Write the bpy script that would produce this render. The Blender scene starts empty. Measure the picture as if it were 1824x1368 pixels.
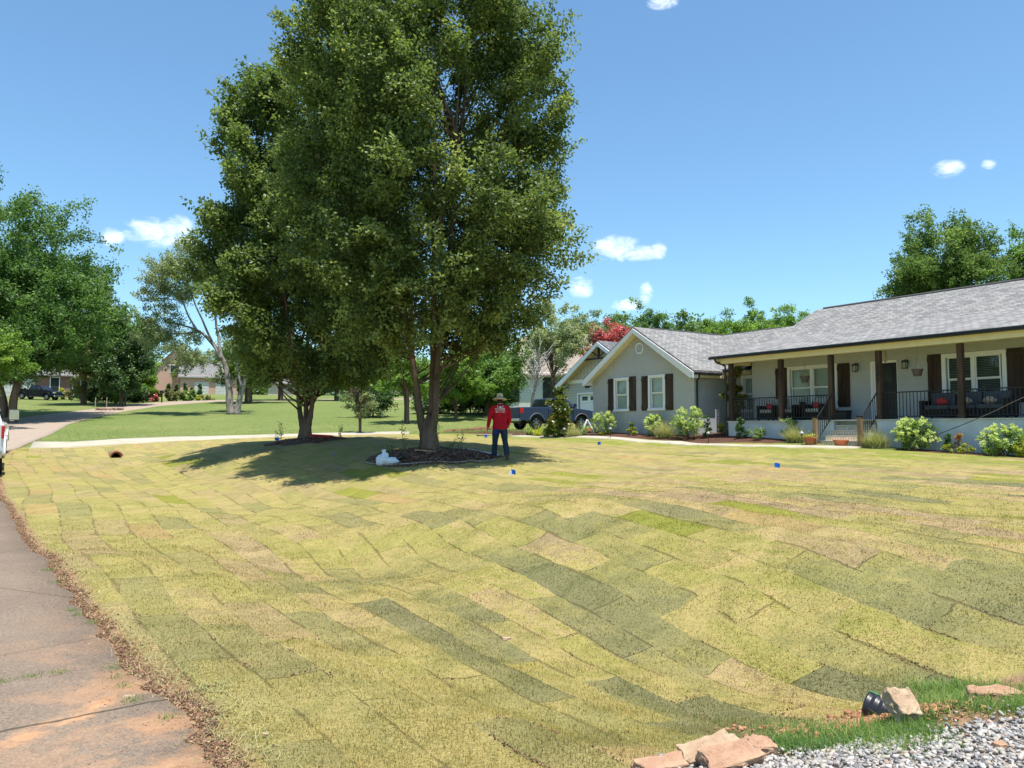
import bpy, bmesh, math, random
import numpy as np
from mathutils import Vector, Matrix
R = math.radians
scene = bpy.context.scene
C = scene.collection
rng = np.random.default_rng(7)
random.seed(7)

# ---------------------------------------------------------------- camera, sky, sun, exposure
F = 1370.0
PIT = math.atan(81 / 1370.0)
CA, SA = math.cos(PIT), math.sin(PIT)
CZ = 1.6
cam_d = bpy.data.cameras.new('camera'); cam = bpy.data.objects.new('camera', cam_d); C.objects.link(cam)
cam_d.sensor_fit = 'HORIZONTAL'; cam_d.sensor_width = 36.0; cam_d.lens = 36.0 * F / 1824.0
cam_d.clip_start = 0.05; cam_d.clip_end = 3000
cam.location = (0, 0, CZ); cam.rotation_euler = (math.pi / 2 + PIT, 0, 0)
scene.camera = cam
scene.view_settings.view_transform = 'Standard'; scene.view_settings.look = 'None'
scene.view_settings.exposure = 1.04; scene.view_settings.gamma = 1.0
scene.view_settings.use_curve_mapping = False
scene.cycles.max_bounces = 7; scene.cycles.diffuse_bounces = 3; scene.cycles.glossy_bounces = 3
scene.cycles.transmission_bounces = 4; scene.cycles.transparent_max_bounces = 8
scene.cycles.caustics_reflective = False; scene.cycles.caustics_refractive = False
scene.cycles.sample_clamp_indirect = 6.0
scene.cycles.use_denoising = True
SUN_EL, SUN_AZ = R(77), R(146)          # azimuth clockwise from +Y
world = bpy.data.worlds.new('World'); scene.world = world; world.use_nodes = True

class NT:
    """tiny helper to write node trees"""
    def __init__(s, tree): s.t = tree; s.n = tree.nodes; s.l = tree.links
    def node(s, typ, **kw):
        n = s.n.new(typ)
        for k, v in kw.items(): setattr(n, k, v)
        return n
    def inp(s, sock, v):
        if v is None: return
        if isinstance(v, bpy.types.NodeSocket): s.l.new(v, sock)
        elif isinstance(v, bpy.types.Node): s.l.new(v.outputs[0], sock)
        else:
            if sock.type == 'RGBA' and len(v) == 3: v = (*v, 1)
            sock.default_value = v
    def m(s, op, a, b=None, c=None, clamp=False):
        n = s.node('ShaderNodeMath', operation=op, use_clamp=clamp)
        for i, v in enumerate((a, b, c)): s.inp(n.inputs[i], v)
        return n.outputs[0]
    def vm(s, op, a, b=None):
        n = s.node('ShaderNodeVectorMath', operation=op); s.inp(n.inputs[0], a); s.inp(n.inputs[1], b)
        return n.outputs['Value'] if op in ('DOT_PRODUCT', 'LENGTH', 'DISTANCE') else n.outputs[0]
    def mix(s, f, a, b, bt='MIX'):
        n = s.node('ShaderNodeMix', data_type='RGBA', blend_type=bt)
        s.inp(n.inputs[0], f); s.inp(n.inputs[6], a); s.inp(n.inputs[7], b); return n.outputs[2]
    def noise(s, vec, scale, detail=3, rough=.55, dist=0):
        n = s.node('ShaderNodeTexNoise'); s.inp(n.inputs['Vector'], vec); n.inputs['Scale'].default_value = scale
        n.inputs['Detail'].default_value = detail; n.inputs['Roughness'].default_value = rough
        n.inputs['Distortion'].default_value = dist; return n.outputs[0]
    def ramp(s, f, stops, interp='LINEAR'):
        n = s.node('ShaderNodeValToRGB'); s.inp(n.inputs[0], f); cr = n.color_ramp; cr.interpolation = interp
        while len(cr.elements) < len(stops): cr.elements.new(0.5)
        for e, (p, c) in zip(cr.elements, stops): e.position = p; e.color = (*c, 1) if len(c) == 3 else c
        return n.outputs[0]
    def ss(s, v, a, b):
        n = s.node('ShaderNodeMapRange', interpolation_type='SMOOTHSTEP'); s.inp(n.inputs[0], v)
        n.inputs[1].default_value = a; n.inputs[2].default_value = b; return n.outputs[0]
    def comb(s, x, y, z=0.0):
        n = s.node('ShaderNodeCombineXYZ')
        for i, v in enumerate((x, y, z)): s.inp(n.inputs[i], v)
        return n.outputs[0]
    def sep(s, v):
        n = s.node('ShaderNodeSeparateXYZ'); s.inp(n.inputs[0], v); return n.outputs
    def scale(s, v, x, y, z):
        return s.vm('MULTIPLY', v, (x, y, z))

w = NT(world.node_tree); w.n.clear()
sky = w.node('ShaderNodeTexSky', sky_type='NISHITA'); sky.sun_disc = False
sky.sun_elevation = SUN_EL; sky.sun_rotation = SUN_AZ
sky.altitude = 200; sky.air_density = 1.0; sky.dust_density = 0.6; sky.ozone_density = 1.6
tc = w.node('ShaderNodeTexCoord'); gx, gy, gz = w.sep(tc.outputs['Generated'])
az = w.m('ARCTAN2', gx, gy); el = w.m('ARCSINE', gz)
def pdir(px, py):
    u = (px - 912) / F; v = (684 - py) / F
    d = Vector((u, CA - v * SA, SA + v * CA)).normalized()
    return math.atan2(d.x, d.y), math.asin(d.z)
CLOUDS = [(283, 416, 52, 20), (200, 422, 18, 12), (318, 405, 26, 16), (1098, 442, 40, 19), (1138, 450, 40, 12), (1173, 446, 16, 13),
          (1118, 543, 26, 9), (1151, 521, 12, 18), (1688, 301, 22, 11), (1762, 291, 10, 7),
          (1182, 2, 26, 10), (1036, 512, 22, 16)]
wv = w.comb(w.m('MULTIPLY', az, 40.0), w.m('MULTIPLY', el, 62.0), 0.0)
nz = w.noise(wv, 1.0, 8, .66, .6)
tot = None
for px, py, rx, ry in CLOUDS:
    a0, e0 = pdir(px, py); ra, re = rx / F * 1.3, ry / F * 1.45
    q = w.m('ADD', w.m('POWER', w.m('ABSOLUTE', w.m('DIVIDE', w.m('SUBTRACT', az, a0), ra)), 2.0),
            w.m('POWER', w.m('ABSOLUTE', w.m('DIVIDE', w.m('SUBTRACT', el, e0), re)), 2.0))
    g = w.m('SUBTRACT', 1.0, q, clamp=True)
    tot = g if tot is None else w.m('MAXIMUM', tot, g)
cm = w.ss(w.m('ADD', tot, w.m('MULTIPLY', w.m('SUBTRACT', nz, 0.5), 3.2)), 0.0, 1.9)
cm = w.m('MULTIPLY', cm, w.ss(tot, 0.0, 0.5))
tint = w.mix(1.0, sky.outputs[0], (0.76, .98, 1.03, 1), 'MULTIPLY')
bg = w.node('ShaderNodeBackground'); w.inp(bg.inputs[0], w.mix(w.m('MULTIPLY', cm, .8), tint, (8.2, 8.6, 9.2, 1))); bg.inputs[1].default_value = 0.1
w.l.new(bg.outputs[0], w.node('ShaderNodeOutputWorld').inputs[0])

sd = bpy.data.lights.new('sun', 'SUN'); sd.energy = 3.75; sd.angle = R(.5); sd.color = (1.0, .955, .88)
sun = bpy.data.objects.new('sun', sd); C.objects.link(sun)
sv = Vector((math.sin(SUN_AZ) * math.cos(SUN_EL), math.cos(SUN_AZ) * math.cos(SUN_EL), math.sin(SUN_EL)))
sun.rotation_euler = sv.to_track_quat('Z', 'Y').to_euler(); sun.location = (0, 0, 30)

# ---------------------------------------------------------------- mesh helpers
def link(name, me, m=None, parent=None, smooth=False):
    o = bpy.data.objects.new(name, me); C.objects.link(o)
    if m is not None: me.materials.append(m)
    if parent is not None: o.parent = parent
    if smooth: me.shade_smooth()
    return o
def tag(o, label=None, cat=None, group=None, kind=None):
    if label: o['label'] = label
    if cat: o['category'] = cat
    if group: o['group'] = group
    if kind: o['kind'] = kind
    return o
def thing(name, label, cat, loc=(0, 0, 0), rz=0.0, group=None):
    o = bpy.data.objects.new(name, None); C.objects.link(o); o.empty_display_size = .2
    o.location = loc; o.rotation_euler = (0, 0, rz)
    return tag(o, label, cat, group)
def copy_tree(o, parent=None):
    c = o.copy(); C.objects.link(c); c.parent = parent
    for ch in [x for x in bpy.data.objects if x.parent == o]: copy_tree(ch, c)
    return c
def fast_mesh(name, V, Fc, attr=None):
    """V (n,3); Fc (m,k) all same size"""
    V = np.asarray(V, np.float32); Fc = np.asarray(Fc, np.int32); me = bpy.data.meshes.new(name)
    m, k = Fc.shape
    me.vertices.add(len(V)); me.vertices.foreach_set('co', V.ravel())
    me.loops.add(m * k); me.loops.foreach_set('vertex_index', Fc.ravel())
    me.polygons.add(m); me.polygons.foreach_set('loop_start', np.arange(0, m * k, k, dtype=np.int32))
    for nm, (dom, typ, data) in (attr or {}).items():
        a = me.attributes.new(nm, typ, dom)
        a.data.foreach_set('color' if typ == 'FLOAT_COLOR' else 'value', np.asarray(data, np.float32).ravel())
    me.update(calc_edges=True); return me

class MB:
    """collects shapes in one mesh"""
    def __init__(s, off=(0, 0, 0)): s.v = []; s.f = []; s.off = off
    def add(s, vs, fs):
        b = len(s.v); s.v += [(x + s.off[0], y + s.off[1], z + s.off[2]) for x, y, z in vs]; s.f += [tuple(b + i for i in f) for f in fs]
    def box(s, x0, x1, y0, y1, z0, z1):
        s.add([(x0, y0, z0), (x1, y0, z0), (x1, y1, z0), (x0, y1, z0), (x0, y0, z1), (x1, y0, z1), (x1, y1, z1), (x0, y1, z1)],
              [(3, 2, 1, 0), (4, 5, 6, 7), (0, 1, 5, 4), (1, 2, 6, 5), (2, 3, 7, 6), (3, 0, 4, 7)])
    def prism(s, pts, axis, a, b):
        """polygon pts extruded along axis from a to b; pts are the two other coordinates in order"""
        def mk(p, h):
            return {'x': (h, p[0], p[1]), 'y': (p[0], h, p[1]), 'z': (p[0], p[1], h)}[axis]
        n = len(pts); s.add([mk(p, a) for p in pts] + [mk(p, b) for p in pts],
                            [tuple(range(n))[::-1], tuple(range(n, 2 * n))] + [(i, (i + 1) % n, n + (i + 1) % n, n + i) for i in range(n)])
    def tube(s, pts, rad, n=8, cap=True):
        pts = [Vector(p) for p in pts]; rad = [rad] * len(pts) if not hasattr(rad, '__len__') else rad
        vs = []; fs = []; ref = None
        for i, p in enumerate(pts):
            d = (pts[min(i + 1, len(pts) - 1)] - pts[max(i - 1, 0)]).normalized()
            if ref is None: ref = Vector((0, 0, 1)) if abs(d.z) < .9 else Vector((1, 0, 0))
            a = d.cross(ref).normalized(); b = a.cross(d).normalized(); ref = b
            for k in range(n):
                t = 2 * math.pi * k / n; vs.append(tuple(p + (a * math.cos(t) + b * math.sin(t)) * rad[i]))
        for i in range(len(pts) - 1):
            for k in range(n): fs.append((i * n + k, i * n + (k + 1) % n, (i + 1) * n + (k + 1) % n, (i + 1) * n + k))
        if cap: fs += [tuple(range(n))[::-1], tuple(range((len(pts) - 1) * n, len(pts) * n))]
        s.add(vs, fs)
    def lathe(s, prof, c=(0, 0, 0), n=16, sx=1, sy=1):
        vs = [(c[0] + r * math.cos(2 * math.pi * k / n) * sx, c[1] + r * math.sin(2 * math.pi * k / n) * sy, c[2] + z) for r, z in prof for k in range(n)]
        fs = [(i * n + k, i * n + (k + 1) % n, (i + 1) * n + (k + 1) % n, (i + 1) * n + k) for i in range(len(prof) - 1) for k in range(n)]
        fs += [tuple(range(n))[::-1], tuple(range((len(prof) - 1) * n, len(prof) * n))]
        s.add(vs, fs)
    def rock(s, c, r, seed=0, sub=1, squash=(1, 1, 1), rough=.25):
        rr = random.Random(seed); bm = bmesh.new(); bmesh.ops.create_icosphere(bm, subdivisions=sub, radius=1)
        vs = [(c[0] + v.co.x * r * squash[0] * (k := 1 + rr.uniform(-rough, rough)), c[1] + v.co.y * r * squash[1] * k, c[2] + v.co.z * r * squash[2] * k) for v in bm.verts]
        s.add(vs, [tuple(v.index for v in f.verts) for f in bm.faces]); bm.free()
    def build(s, name, m, parent=None, smooth=False, bevel=0, seg=2, autos=None):
        me = bpy.data.meshes.new(name); me.from_pydata(s.v, [], s.f)
        bm = bmesh.new(); bm.from_mesh(me); bmesh.ops.recalc_face_normals(bm, faces=bm.faces); bm.to_mesh(me); bm.free()
        o = link(name, me, m, parent, smooth)
        if bevel:
            b = o.modifiers.new('bevel', 'BEVEL'); b.width = bevel; b.segments = seg; b.limit_method = 'ANGLE'; b.angle_limit = R(35)
        return o

# ---------------------------------------------------------------- materials
def mat(name, col, rough=.8, spec=.3, var=.12, vscale=3.0, bump=0.0, bscale=20.0, metal=0.0, col2=None, coords='Object', stretch=(1, 1, 1), coat=0.0):
    m = bpy.data.materials.new(name); m.use_nodes = True; t = NT(m.node_tree); b = t.n['Principled BSDF']
    co = t.node('ShaderNodeTexCoord').outputs[coords]; co = t.scale(co, *stretch)
    nz = t.noise(co, vscale, 5, .6)
    c2 = col2 or tuple(max(0, c * (1 - 2.2 * var)) for c in col)
    c1 = col if col2 else tuple(min(1, c * (1 + var)) for c in col)
    t.inp(b.inputs['Base Color'], t.ramp(nz, [(.3, c2), (.7, c1)]))
    b.inputs['Roughness'].default_value = rough; b.inputs['Specular IOR Level'].default_value = spec; b.inputs['Metallic'].default_value = metal
    b.inputs['Coat Weight'].default_value = coat
    if bump:
        bn = t.node('ShaderNodeBump'); bn.inputs['Strength'].default_value = bump; bn.inputs['Distance'].default_value = .02
        t.inp(bn.inputs['Height'], t.noise(co, bscale, 6, .65)); t.l.new(bn.outputs[0], b.inputs['Normal'])
    return m
def leafmat(name, stops, trans=.35, gloss=.3, rough=.55):
    """leaf colours picked by the per-leaf attribute v; diffuse + translucent + thin gloss"""
    m = bpy.data.materials.new(name); m.use_nodes = True; t = NT(m.node_tree); t.n.clear()
    a = t.node('ShaderNodeAttribute', attribute_name='v')
    col = t.ramp(a.outputs['Fac'], stops)
    d = t.node('ShaderNodeBsdfDiffuse'); t.inp(d.inputs[0], col)
    tr = t.node('ShaderNodeBsdfTranslucent'); t.inp(tr.inputs[0], t.mix(1.0, col, (1.32, 1.47, .78, 1), 'MULTIPLY'))
    g = t.node('ShaderNodeBsdfGlossy'); g.inputs['Roughness'].default_value = rough; g.inputs[0].default_value = (.9, .95, 1, 1)
    x = t.node('ShaderNodeMixShader'); x.inputs[0].default_value = trans; t.l.new(d.outputs[0], x.inputs[1]); t.l.new(tr.outputs[0], x.inputs[2])
    y = t.node('ShaderNodeMixShader'); fr = t.node('ShaderNodeFresnel'); fr.inputs[0].default_value = 1.4
    t.inp(y.inputs[0], t.m('MULTIPLY', fr.outputs[0], gloss * .7)); t.l.new(x.outputs[0], y.inputs[1]); t.l.new(g.outputs[0], y.inputs[2])
    t.l.new(y.outputs[0], t.node('ShaderNodeOutputMaterial').inputs[0]); return m

L_PEAR = leafmat('pear_leaves', [(0, (0.045, 0.068, 0.025)), (.4, (0.115, 0.15, 0.048)), (.8, (0.235, 0.29, 0.1)), (.995, (0.41, 0.435, 0.166)), (1, (.42, .43, .17))], .42, .04)
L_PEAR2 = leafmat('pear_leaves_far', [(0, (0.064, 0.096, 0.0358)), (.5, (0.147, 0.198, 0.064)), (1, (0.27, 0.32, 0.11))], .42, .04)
L_OAK = leafmat('maple_leaves', [(0, (0.0512, 0.102, 0.032)), (.5, (0.109, 0.192, 0.0512)), (1, (0.205, 0.307, 0.0896))], .42, .05)
L_OLIVE = leafmat('olive_leaves', [(0, (0.102, 0.115, 0.0448)), (.5, (0.205, 0.205, 0.0768)), (1, (0.346, 0.307, 0.141))], .3, .1)
L_DEEP = leafmat('deep_leaves', [(0, (0.032, 0.064, 0.023)), (.5, (0.0704, 0.128, 0.0384)), (1, (0.128, 0.205, 0.0576))], .25, .1)
L_BIRCH = leafmat('birch_leaves', [(0, (.13, .16, .08)), (.5, (.23, .26, .14)), (1, (.34, .37, .22))], .45, .05)
L_LIGHT = leafmat('light_leaves', [(0, (.09, .16, .03)), (.5, (.19, .3, .055)), (1, (.32, .42, .1))], .45, .05)
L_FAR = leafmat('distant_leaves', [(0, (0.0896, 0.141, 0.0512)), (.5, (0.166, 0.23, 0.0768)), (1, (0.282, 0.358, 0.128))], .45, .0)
L_RED = leafmat('crape_flowers', [(0, (.05, .09, .03)), (.25, (.09, .12, .04)), (.3, (.45, .08, .1)), (1, (.72, .2, .22))], .3, .1)
L_MAG = leafmat('magnolia_leaves', [(0, (0.064, 0.102, 0.0256)), (.55, (0.154, 0.192, 0.0384)), (.8, (0.384, 0.358, 0.064)), (1, (0.538, 0.256, 0.0768))], .2, .25, .3)
L_HYD = leafmat('hydrangea_leaves', [(0, (.1, .17, .04)), (.5, (.2, .3, .06)), (1, (.32, .42, .1))], .35, .15)
L_FLO = leafmat('hydrangea_flowers', [(0, (.42, .52, .13)), (1, (.8, .82, .38))], .35, .1)
L_YEL = leafmat('gold_leaves', [(0, (.18, .22, .02)), (1, (.5, .5, .05))], .35, .1)
L_ORG = leafmat('rust_leaves', [(0, (.3, .14, .04)), (1, (.6, .32, .1))], .3, .1)
L_CON = leafmat('conifer_leaves', [(0, (0.0448, 0.102, 0.0256)), (1, (0.128, 0.243, 0.0576))], .2, .1)
L_REED = leafmat('dry_reed', [(0, (.2, .23, .09)), (.6, (.42, .4, .2)), (1, (.6, .52, .3))], .35, .1)
L_WEED = leafmat('weed_blades', [(0, (.07, .13, .035)), (.55, (.15, .25, .06)), (.85, (.28, .36, .1)), (1, (.45, .42, .2))], .4, .15)
BARK = mat('bark', (.17, .12, .088), .95, .1, .3, 3, 1.0, 14, stretch=(1, 1, .22))
BARK_L = mat('grey_bark', (.27, .24, .21), .95, .1, .3, 4, .8, 12, stretch=(1, 1, .3))

# ---------------------------------------------------------------- terrain
def pix(px, py, Y):
    u = (px - 912) / F; v = (684 - py) / F; k = Y / (CA - v * SA)
    return (u * k, Y, CZ + (SA + v * CA) * k)
TH = R(33.6); DN = (math.sin(TH), -math.cos(TH)); NN = (math.cos(TH), math.sin(TH))
HROT = math.atan2(DN[1], DN[0])
def st(s, t): return (DN[0] * s + NN[0] * t, DN[1] * s + NN[1] * t)
A = [(-1.4, 3.6, 0), (-4, 7.2, 0), (-8.56, 13.3, 0), (-12.7, 19, 0), (-3, 0, 0), (-8, 5, 0), (-14, 10, 0), (-20, 17, .05), (3, -4, 0), (0, -2, 0), (-5, -5, 0), (0, 1, 0),
     (-30, 25, .1), (-24, 24, .12)]
A += [pix(*a) for a in [(20, 818, 32), (25, 806, 35.5), (60, 797, 39), (100, 795, 39.3), (72, 773, 47), (123, 755, 56), (167, 744, 63.2), (219, 733, 72.8), (274, 723, 84.2), (351, 717, 92.9),
      (21, 747.5, 60.7), (88, 739, 67.2), (186, 728, 78), (274, 717, 92.9), (395, 713, 100), (410, 738, 68), (765, 770, 50), (930, 766, 46), (1040, 766, 48), (830, 738, 68), (725, 748, 60),
      (1000, 768, 42), (207, 815, 37.5), (765, 809, 22), (890, 820, 21.3), (740, 829, 20.2), (700, 860, 18.4), (910, 857, 17.6), (545, 785, 28), (1824, 815, 21.7), (1310, 777, 31.3), (1237, 774, 33.7), (1054, 771, 38.5), (1480, 797, 25.8),
      (1237, 790, 30.9), (1000, 779, 38), (1824, 900, 10.8), (1824, 1000, 7.2), (1824, 1120, 5.8), (1600, 1280, 4.15), (1824, 1215, 4.56), (1400, 1340, 3.8), (1200, 1368, 3.63), (1824, 1290, 4.17), (545, 777, 46)]]
A += [(*st(s, t), z) for s, t, z in [(-2.9, 4.4, -.13), (-5, 4.4, -.3), (-10, 4.4, -.36), (-18, 4.4, -.2), (-26, 4.4, 0), (-34, 4.4, .1),
      (-5, 2, -.05), (-10, 2.2, -.08), (-18, 2.4, 0), (-26, 2.4, .1), (-34, 2.6, .3),
      (-5, 7, .3), (-10, 7, .26), (-26, 7, .75), (-34, 7, .8), (-10, 12, .5), (-10, 20, .75), (-5, 12, .45), (-18, 14, .72), (-18, 20, .93),
      (0, 2, 0), (0, 5, .02), (0, 9, .1), (4, 5, 0), (4, 12, .3), (8, 25, .7), (-10, 32, .9), (-25, 35, 1.5), (-15, 45, 1.6)]]
A += [(40, 40, 1.8), (20, 60, 3), (60, 20, 1.2), (60, 80, 3.5), (0, 120, 6.5), (60, 130, 6.5), (-60, 60, 3), (-80, 100, 6), (-70, 50, 1.5), (-60, 10, 0), (-40, 0, 0), (0, -30, 0), (0, 160, 8.5), (-60, 150, 8.5), (-20, 140, 7.6),
      (-38, 102, 5.3), (-60, 102, 5.4), (300, 300, 9), (-300, 300, 9), (-300, -300, 0), (300, -300, 0), (0, 350, 10), (350, 0, 2), (-350, 0, 1), (0, -350, 0), (-110, 30, 0), (60, -20, 0)]
A = np.array(A)
def _phi(d): return -np.sqrt(d * d + 1.2 ** 2)
_n = len(A); _d = np.linalg.norm(A[:, None, :2] - A[None, :, :2], axis=2)
_M = np.zeros((_n + 3, _n + 3)); _M[:_n, :_n] = _phi(_d) - .05 * np.eye(_n); _Q = np.c_[np.ones(_n), A[:, :2]]; _M[:_n, _n:] = _Q; _M[_n:, :_n] = _Q.T
_W = np.linalg.solve(_M, np.r_[A[:, 2], 0, 0, 0])
def H(x, y):
    x = np.asarray(x, float); y = np.asarray(y, float); sh = x.shape; x = x.ravel(); y = y.ravel(); out = np.empty(len(x))
    for i in range(0, len(x), 20000):
        a = x[i:i + 20000]; b = y[i:i + 20000]
        out[i:i + 20000] = _phi(np.hypot(a[:, None] - A[:, 0], b[:, None] - A[:, 1])) @ _W[:-3] + _W[-3] + _W[-2] * a + _W[-1] * b
    return out.reshape(sh)
def h(x, y): return float(H(x, y))
def hit(px, py, y0=3.0):
    u = (px - 912) / F; v = (684 - py) / F; d = np.array([u, CA - v * SA, SA + v * CA])
    Y = y0 * 1.006 ** np.arange(700); P = d[None] * (Y / d[1])[:, None]; g = H(P[:, 0], P[:, 1]); i = int(np.argmax(P[:, 2] + CZ < g))
    return float(P[i, 0]), float(P[i, 1])
def at(px, Y):
    """ground point in direction of column px at depth Y"""
    x = (px - 912) / F * Y / CA; return (x, Y, h(x, Y))
def vnoise(x, y, seed=0):
    xi = np.floor(x).astype(np.int64); yi = np.floor(y).astype(np.int64); fx = x - xi; fy = y - yi
    fx = fx * fx * (3 - 2 * fx); fy = fy * fy * (3 - 2 * fy)
    def hs(a, b):
        q = (a * 374761393 + b * 668265263 + seed * 974711) & 0x7fffffff; q = ((q ^ (q >> 13)) * 1274126177) & 0x7fffffff
        return ((q ^ (q >> 16)) & 0xffff) / 65535.0
    return (hs(xi, yi) * (1 - fx) + hs(xi + 1, yi) * fx) * (1 - fy) + (hs(xi, yi + 1) * (1 - fx) + hs(xi + 1, yi + 1) * fx) * fy
def in_poly(x, y, P):
    r = np.zeros(x.shape, bool); j = len(P) - 1
    for i in range(len(P)):
        (xi, yi), (xj, yj) = P[i], P[j]
        r ^= ((yi > y) != (yj > y)) & (x < (xj - xi) * (y - yi) / (yj - yi + 1e-12) + xi); j = i
    return r
def poly_dist(x, y, P, closed=True):
    d = np.full(x.shape, 1e9); n = len(P)
    for i in range(n if closed else n - 1):
        ax, ay = P[i]; bx, by = P[(i + 1) % n]; vx, vy = bx - ax, by - ay
        u = np.clip(((x - ax) * vx + (y - ay) * vy) / (vx * vx + vy * vy + 1e-12), 0, 1)
        d = np.minimum(d, np.hypot(x - ax - u * vx, y - ay - u * vy))
    return d
def sdist(x, y, P): return np.where(in_poly(x, y, P), 1, -1) * poly_dist(x, y, P)

# road edge (right side) and left side, ground coordinates
ROAD_R = [(5.0, -6.5), (2.4, -2.4), (-.1, 1.55), (-1.36, 3.63), (-1.95, 4.52), (-2.75, 5.41), (-4.05, 7.2), (-5.6, 9.3), (-8.56, 13.3), (-12.69, 19.06), (-16.9, 25.2), (-21.4, 32), (-24.2, 37.2), (-26.2, 42)]
ROAD_R += [(-28.1, 47), (-32.2, 56), (-34.4, 63.2), (-36.8, 72.8), (-38.6, 84.2), (-37.6, 92.5), (-33, 101), (-24, 108.5), (-8, 113), (20, 116)]
ROAD_L = [(0, -10), (-3, -6), (-6, -1.5), (-7.6, .9), (-8.2, 1.9), (-9, 2.9), (-10.1, 4.4), (-11.5, 6.4), (-14.4, 10.4), (-18.4, 16.2), (-22.6, 22.2), (-27, 29), (-30.4, 35), (-33, 40.5)]
ROAD_L += [(-35.6, 46), (-39, 56), (-40.6, 66), (-41.8, 76), (-43.6, 88), (-42.6, 96), (-37, 106), (-27, 114), (-9, 118.5), (20, 121.5)]
DRV_N = [hit(*p) for p in [(52, 800), (131, 797.5), (219, 791.5), (307, 786.5), (400, 782), (531, 777.5), (729, 773)]]
DRV_F = [hit(*p) for p in [(60, 787.5), (131, 788), (219, 782), (307, 778.5), (400, 776.5), (531, 773.5), (729, 769.2)]]
SOD = [(5.4, -6.2), (2.6, -2.2), (0, 1.6)] + ROAD_R[3:13] + [(-24.8, 39.2)] + DRV_N[1:] + [st(-38.5, 21.5), st(-30, 23.0), st(-22, 23.2), st(-16, 23.3), st(-10.5, 23.9), st(-2, 24), st(8, 24), st(8, 8), st(2, 5.6)]
GRAV = [hit(*p, 2.0) for p in [(1200, 1380), (1350, 1356), (1458, 1336), (1653, 1310), (1824, 1284)]]
WEEDZ = [hit(*p, 2.0) for p in [(1380, 1335), (1460, 1318), (1540, 1300), (1600, 1262), (1650, 1226), (1824, 1200), (1900, 1190), (1950, 1290), (1824, 1300), (1653, 1330), (1458, 1356), (1370, 1365)]]
GRAV = [(.35, 2.6), (.55, 3.2)] + GRAV + [(8, 6.5), (12, 8), (14, 3), (8, -3), (3, -3)]
SODP = [p for p in SOD if True]
def sod_mask(x, y):
    a = sdist(x, y, SODP)
    return np.minimum(a, -sdist(x, y, GRAV) - .04)
MULCH_BED = [st(-43, 22.3), st(-36, 21.9), st(-30, 23.15), st(-22, 23.3), st(-18.2, 23.3), st(-17.9, 24.9), st(-14.0, 24.9), st(-13.8, 23.6), st(-10.5, 24.0), st(-3, 24.1), st(-3, 25), st(-21, 25.2), st(-24, 27.2), st(-26, 25.3), st(-30, 25.3), st(-31, 26), st(-42, 24.2)]
CULV = (*pix(207, 815, 37.3)[:2],)

def ground_z(x, y):
    z = H(x, y)
    d = np.hypot(x, y)
    sm = np.clip(sod_mask(x, y) / .4, 0, 1) * np.clip((70 - d) / 30, 0, 1)
    s = x * DN[0] + y * DN[1]; t = x * NN[0] + y * NN[1]
    u = (vnoise(s * .9, t * 2.6, 1) - .5) * .06 + (vnoise(s * 2.2 + t, t * 5 + 3, 2) - .5) * .02
    u += (vnoise(x * 1.6, y * 1.6, 4) - .5) * .03
    z = z + sm * u
    z = z + sm * .02 * np.clip(sod_mask(x, y) / .15, 0, 1)          # sod stands a little proud of the soil
    # dip in front of the culvert mouth
    return z

# polar sheet round the camera out to the horizon
ang = np.r_[np.arange(-180, -46, 3.0), np.arange(-46, 46, .16), np.arange(46, 180.1, 3.0)]; ang = np.radians(ang)
rad = [.25]
while rad[-1] < 600: rad.append(rad[-1] * (1.016 if 2.5 < rad[-1] < 70 else 1.05))
rad = np.array(rad); AA, RR = np.meshgrid(ang, rad); gxs = RR * np.sin(AA); gys = RR * np.cos(AA)
gzs = ground_z(gxs, gys)
far = np.clip((RR - 250) / 350, 0, 1); gzs = gzs * (1 - far) + far * np.minimum(gzs, 9)
nr, na = gxs.shape; idx = np.arange(nr * na).reshape(nr, na)
# keep the sheet just under the road, drives and gravel laid on top of it
under = in_poly(gxs, gys, ROAD_R + ROAD_L[::-1]) | in_poly(gxs, gys, DRV_N + DRV_F[::-1]) | in_poly(gxs, gys, GRAV)
gzs = gzs - .012 * under
Fq = np.stack([idx[:-1, :-1], idx[:-1, 1:], idx[1:, 1:], idx[1:, :-1]], -1).reshape(-1, 4)[:, ::-1]
m_sod = np.clip(sod_mask(gxs, gys) / 1.0 + .5, 0, 1)
m_bed = np.clip(sdist(gxs, gys, MULCH_BED) / .6 + .5, 0, 1)
dr = poly_dist(gxs, gys, ROAD_R[:14], False)
m_dirt = np.maximum(np.clip(1 - dr / .42, 0, 1), np.clip(sdist(gxs, gys, WEEDZ) / .3 + .4, 0, .75))
zone = np.stack([m_sod, m_dirt, m_bed, np.ones_like(m_sod)], -1)
gme = fast_mesh('ground', np.stack([gxs, gys, gzs], -1).reshape(-1, 3), Fq, {'zone': ('POINT', 'FLOAT_COLOR', zone.reshape(-1, 4))})

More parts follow.
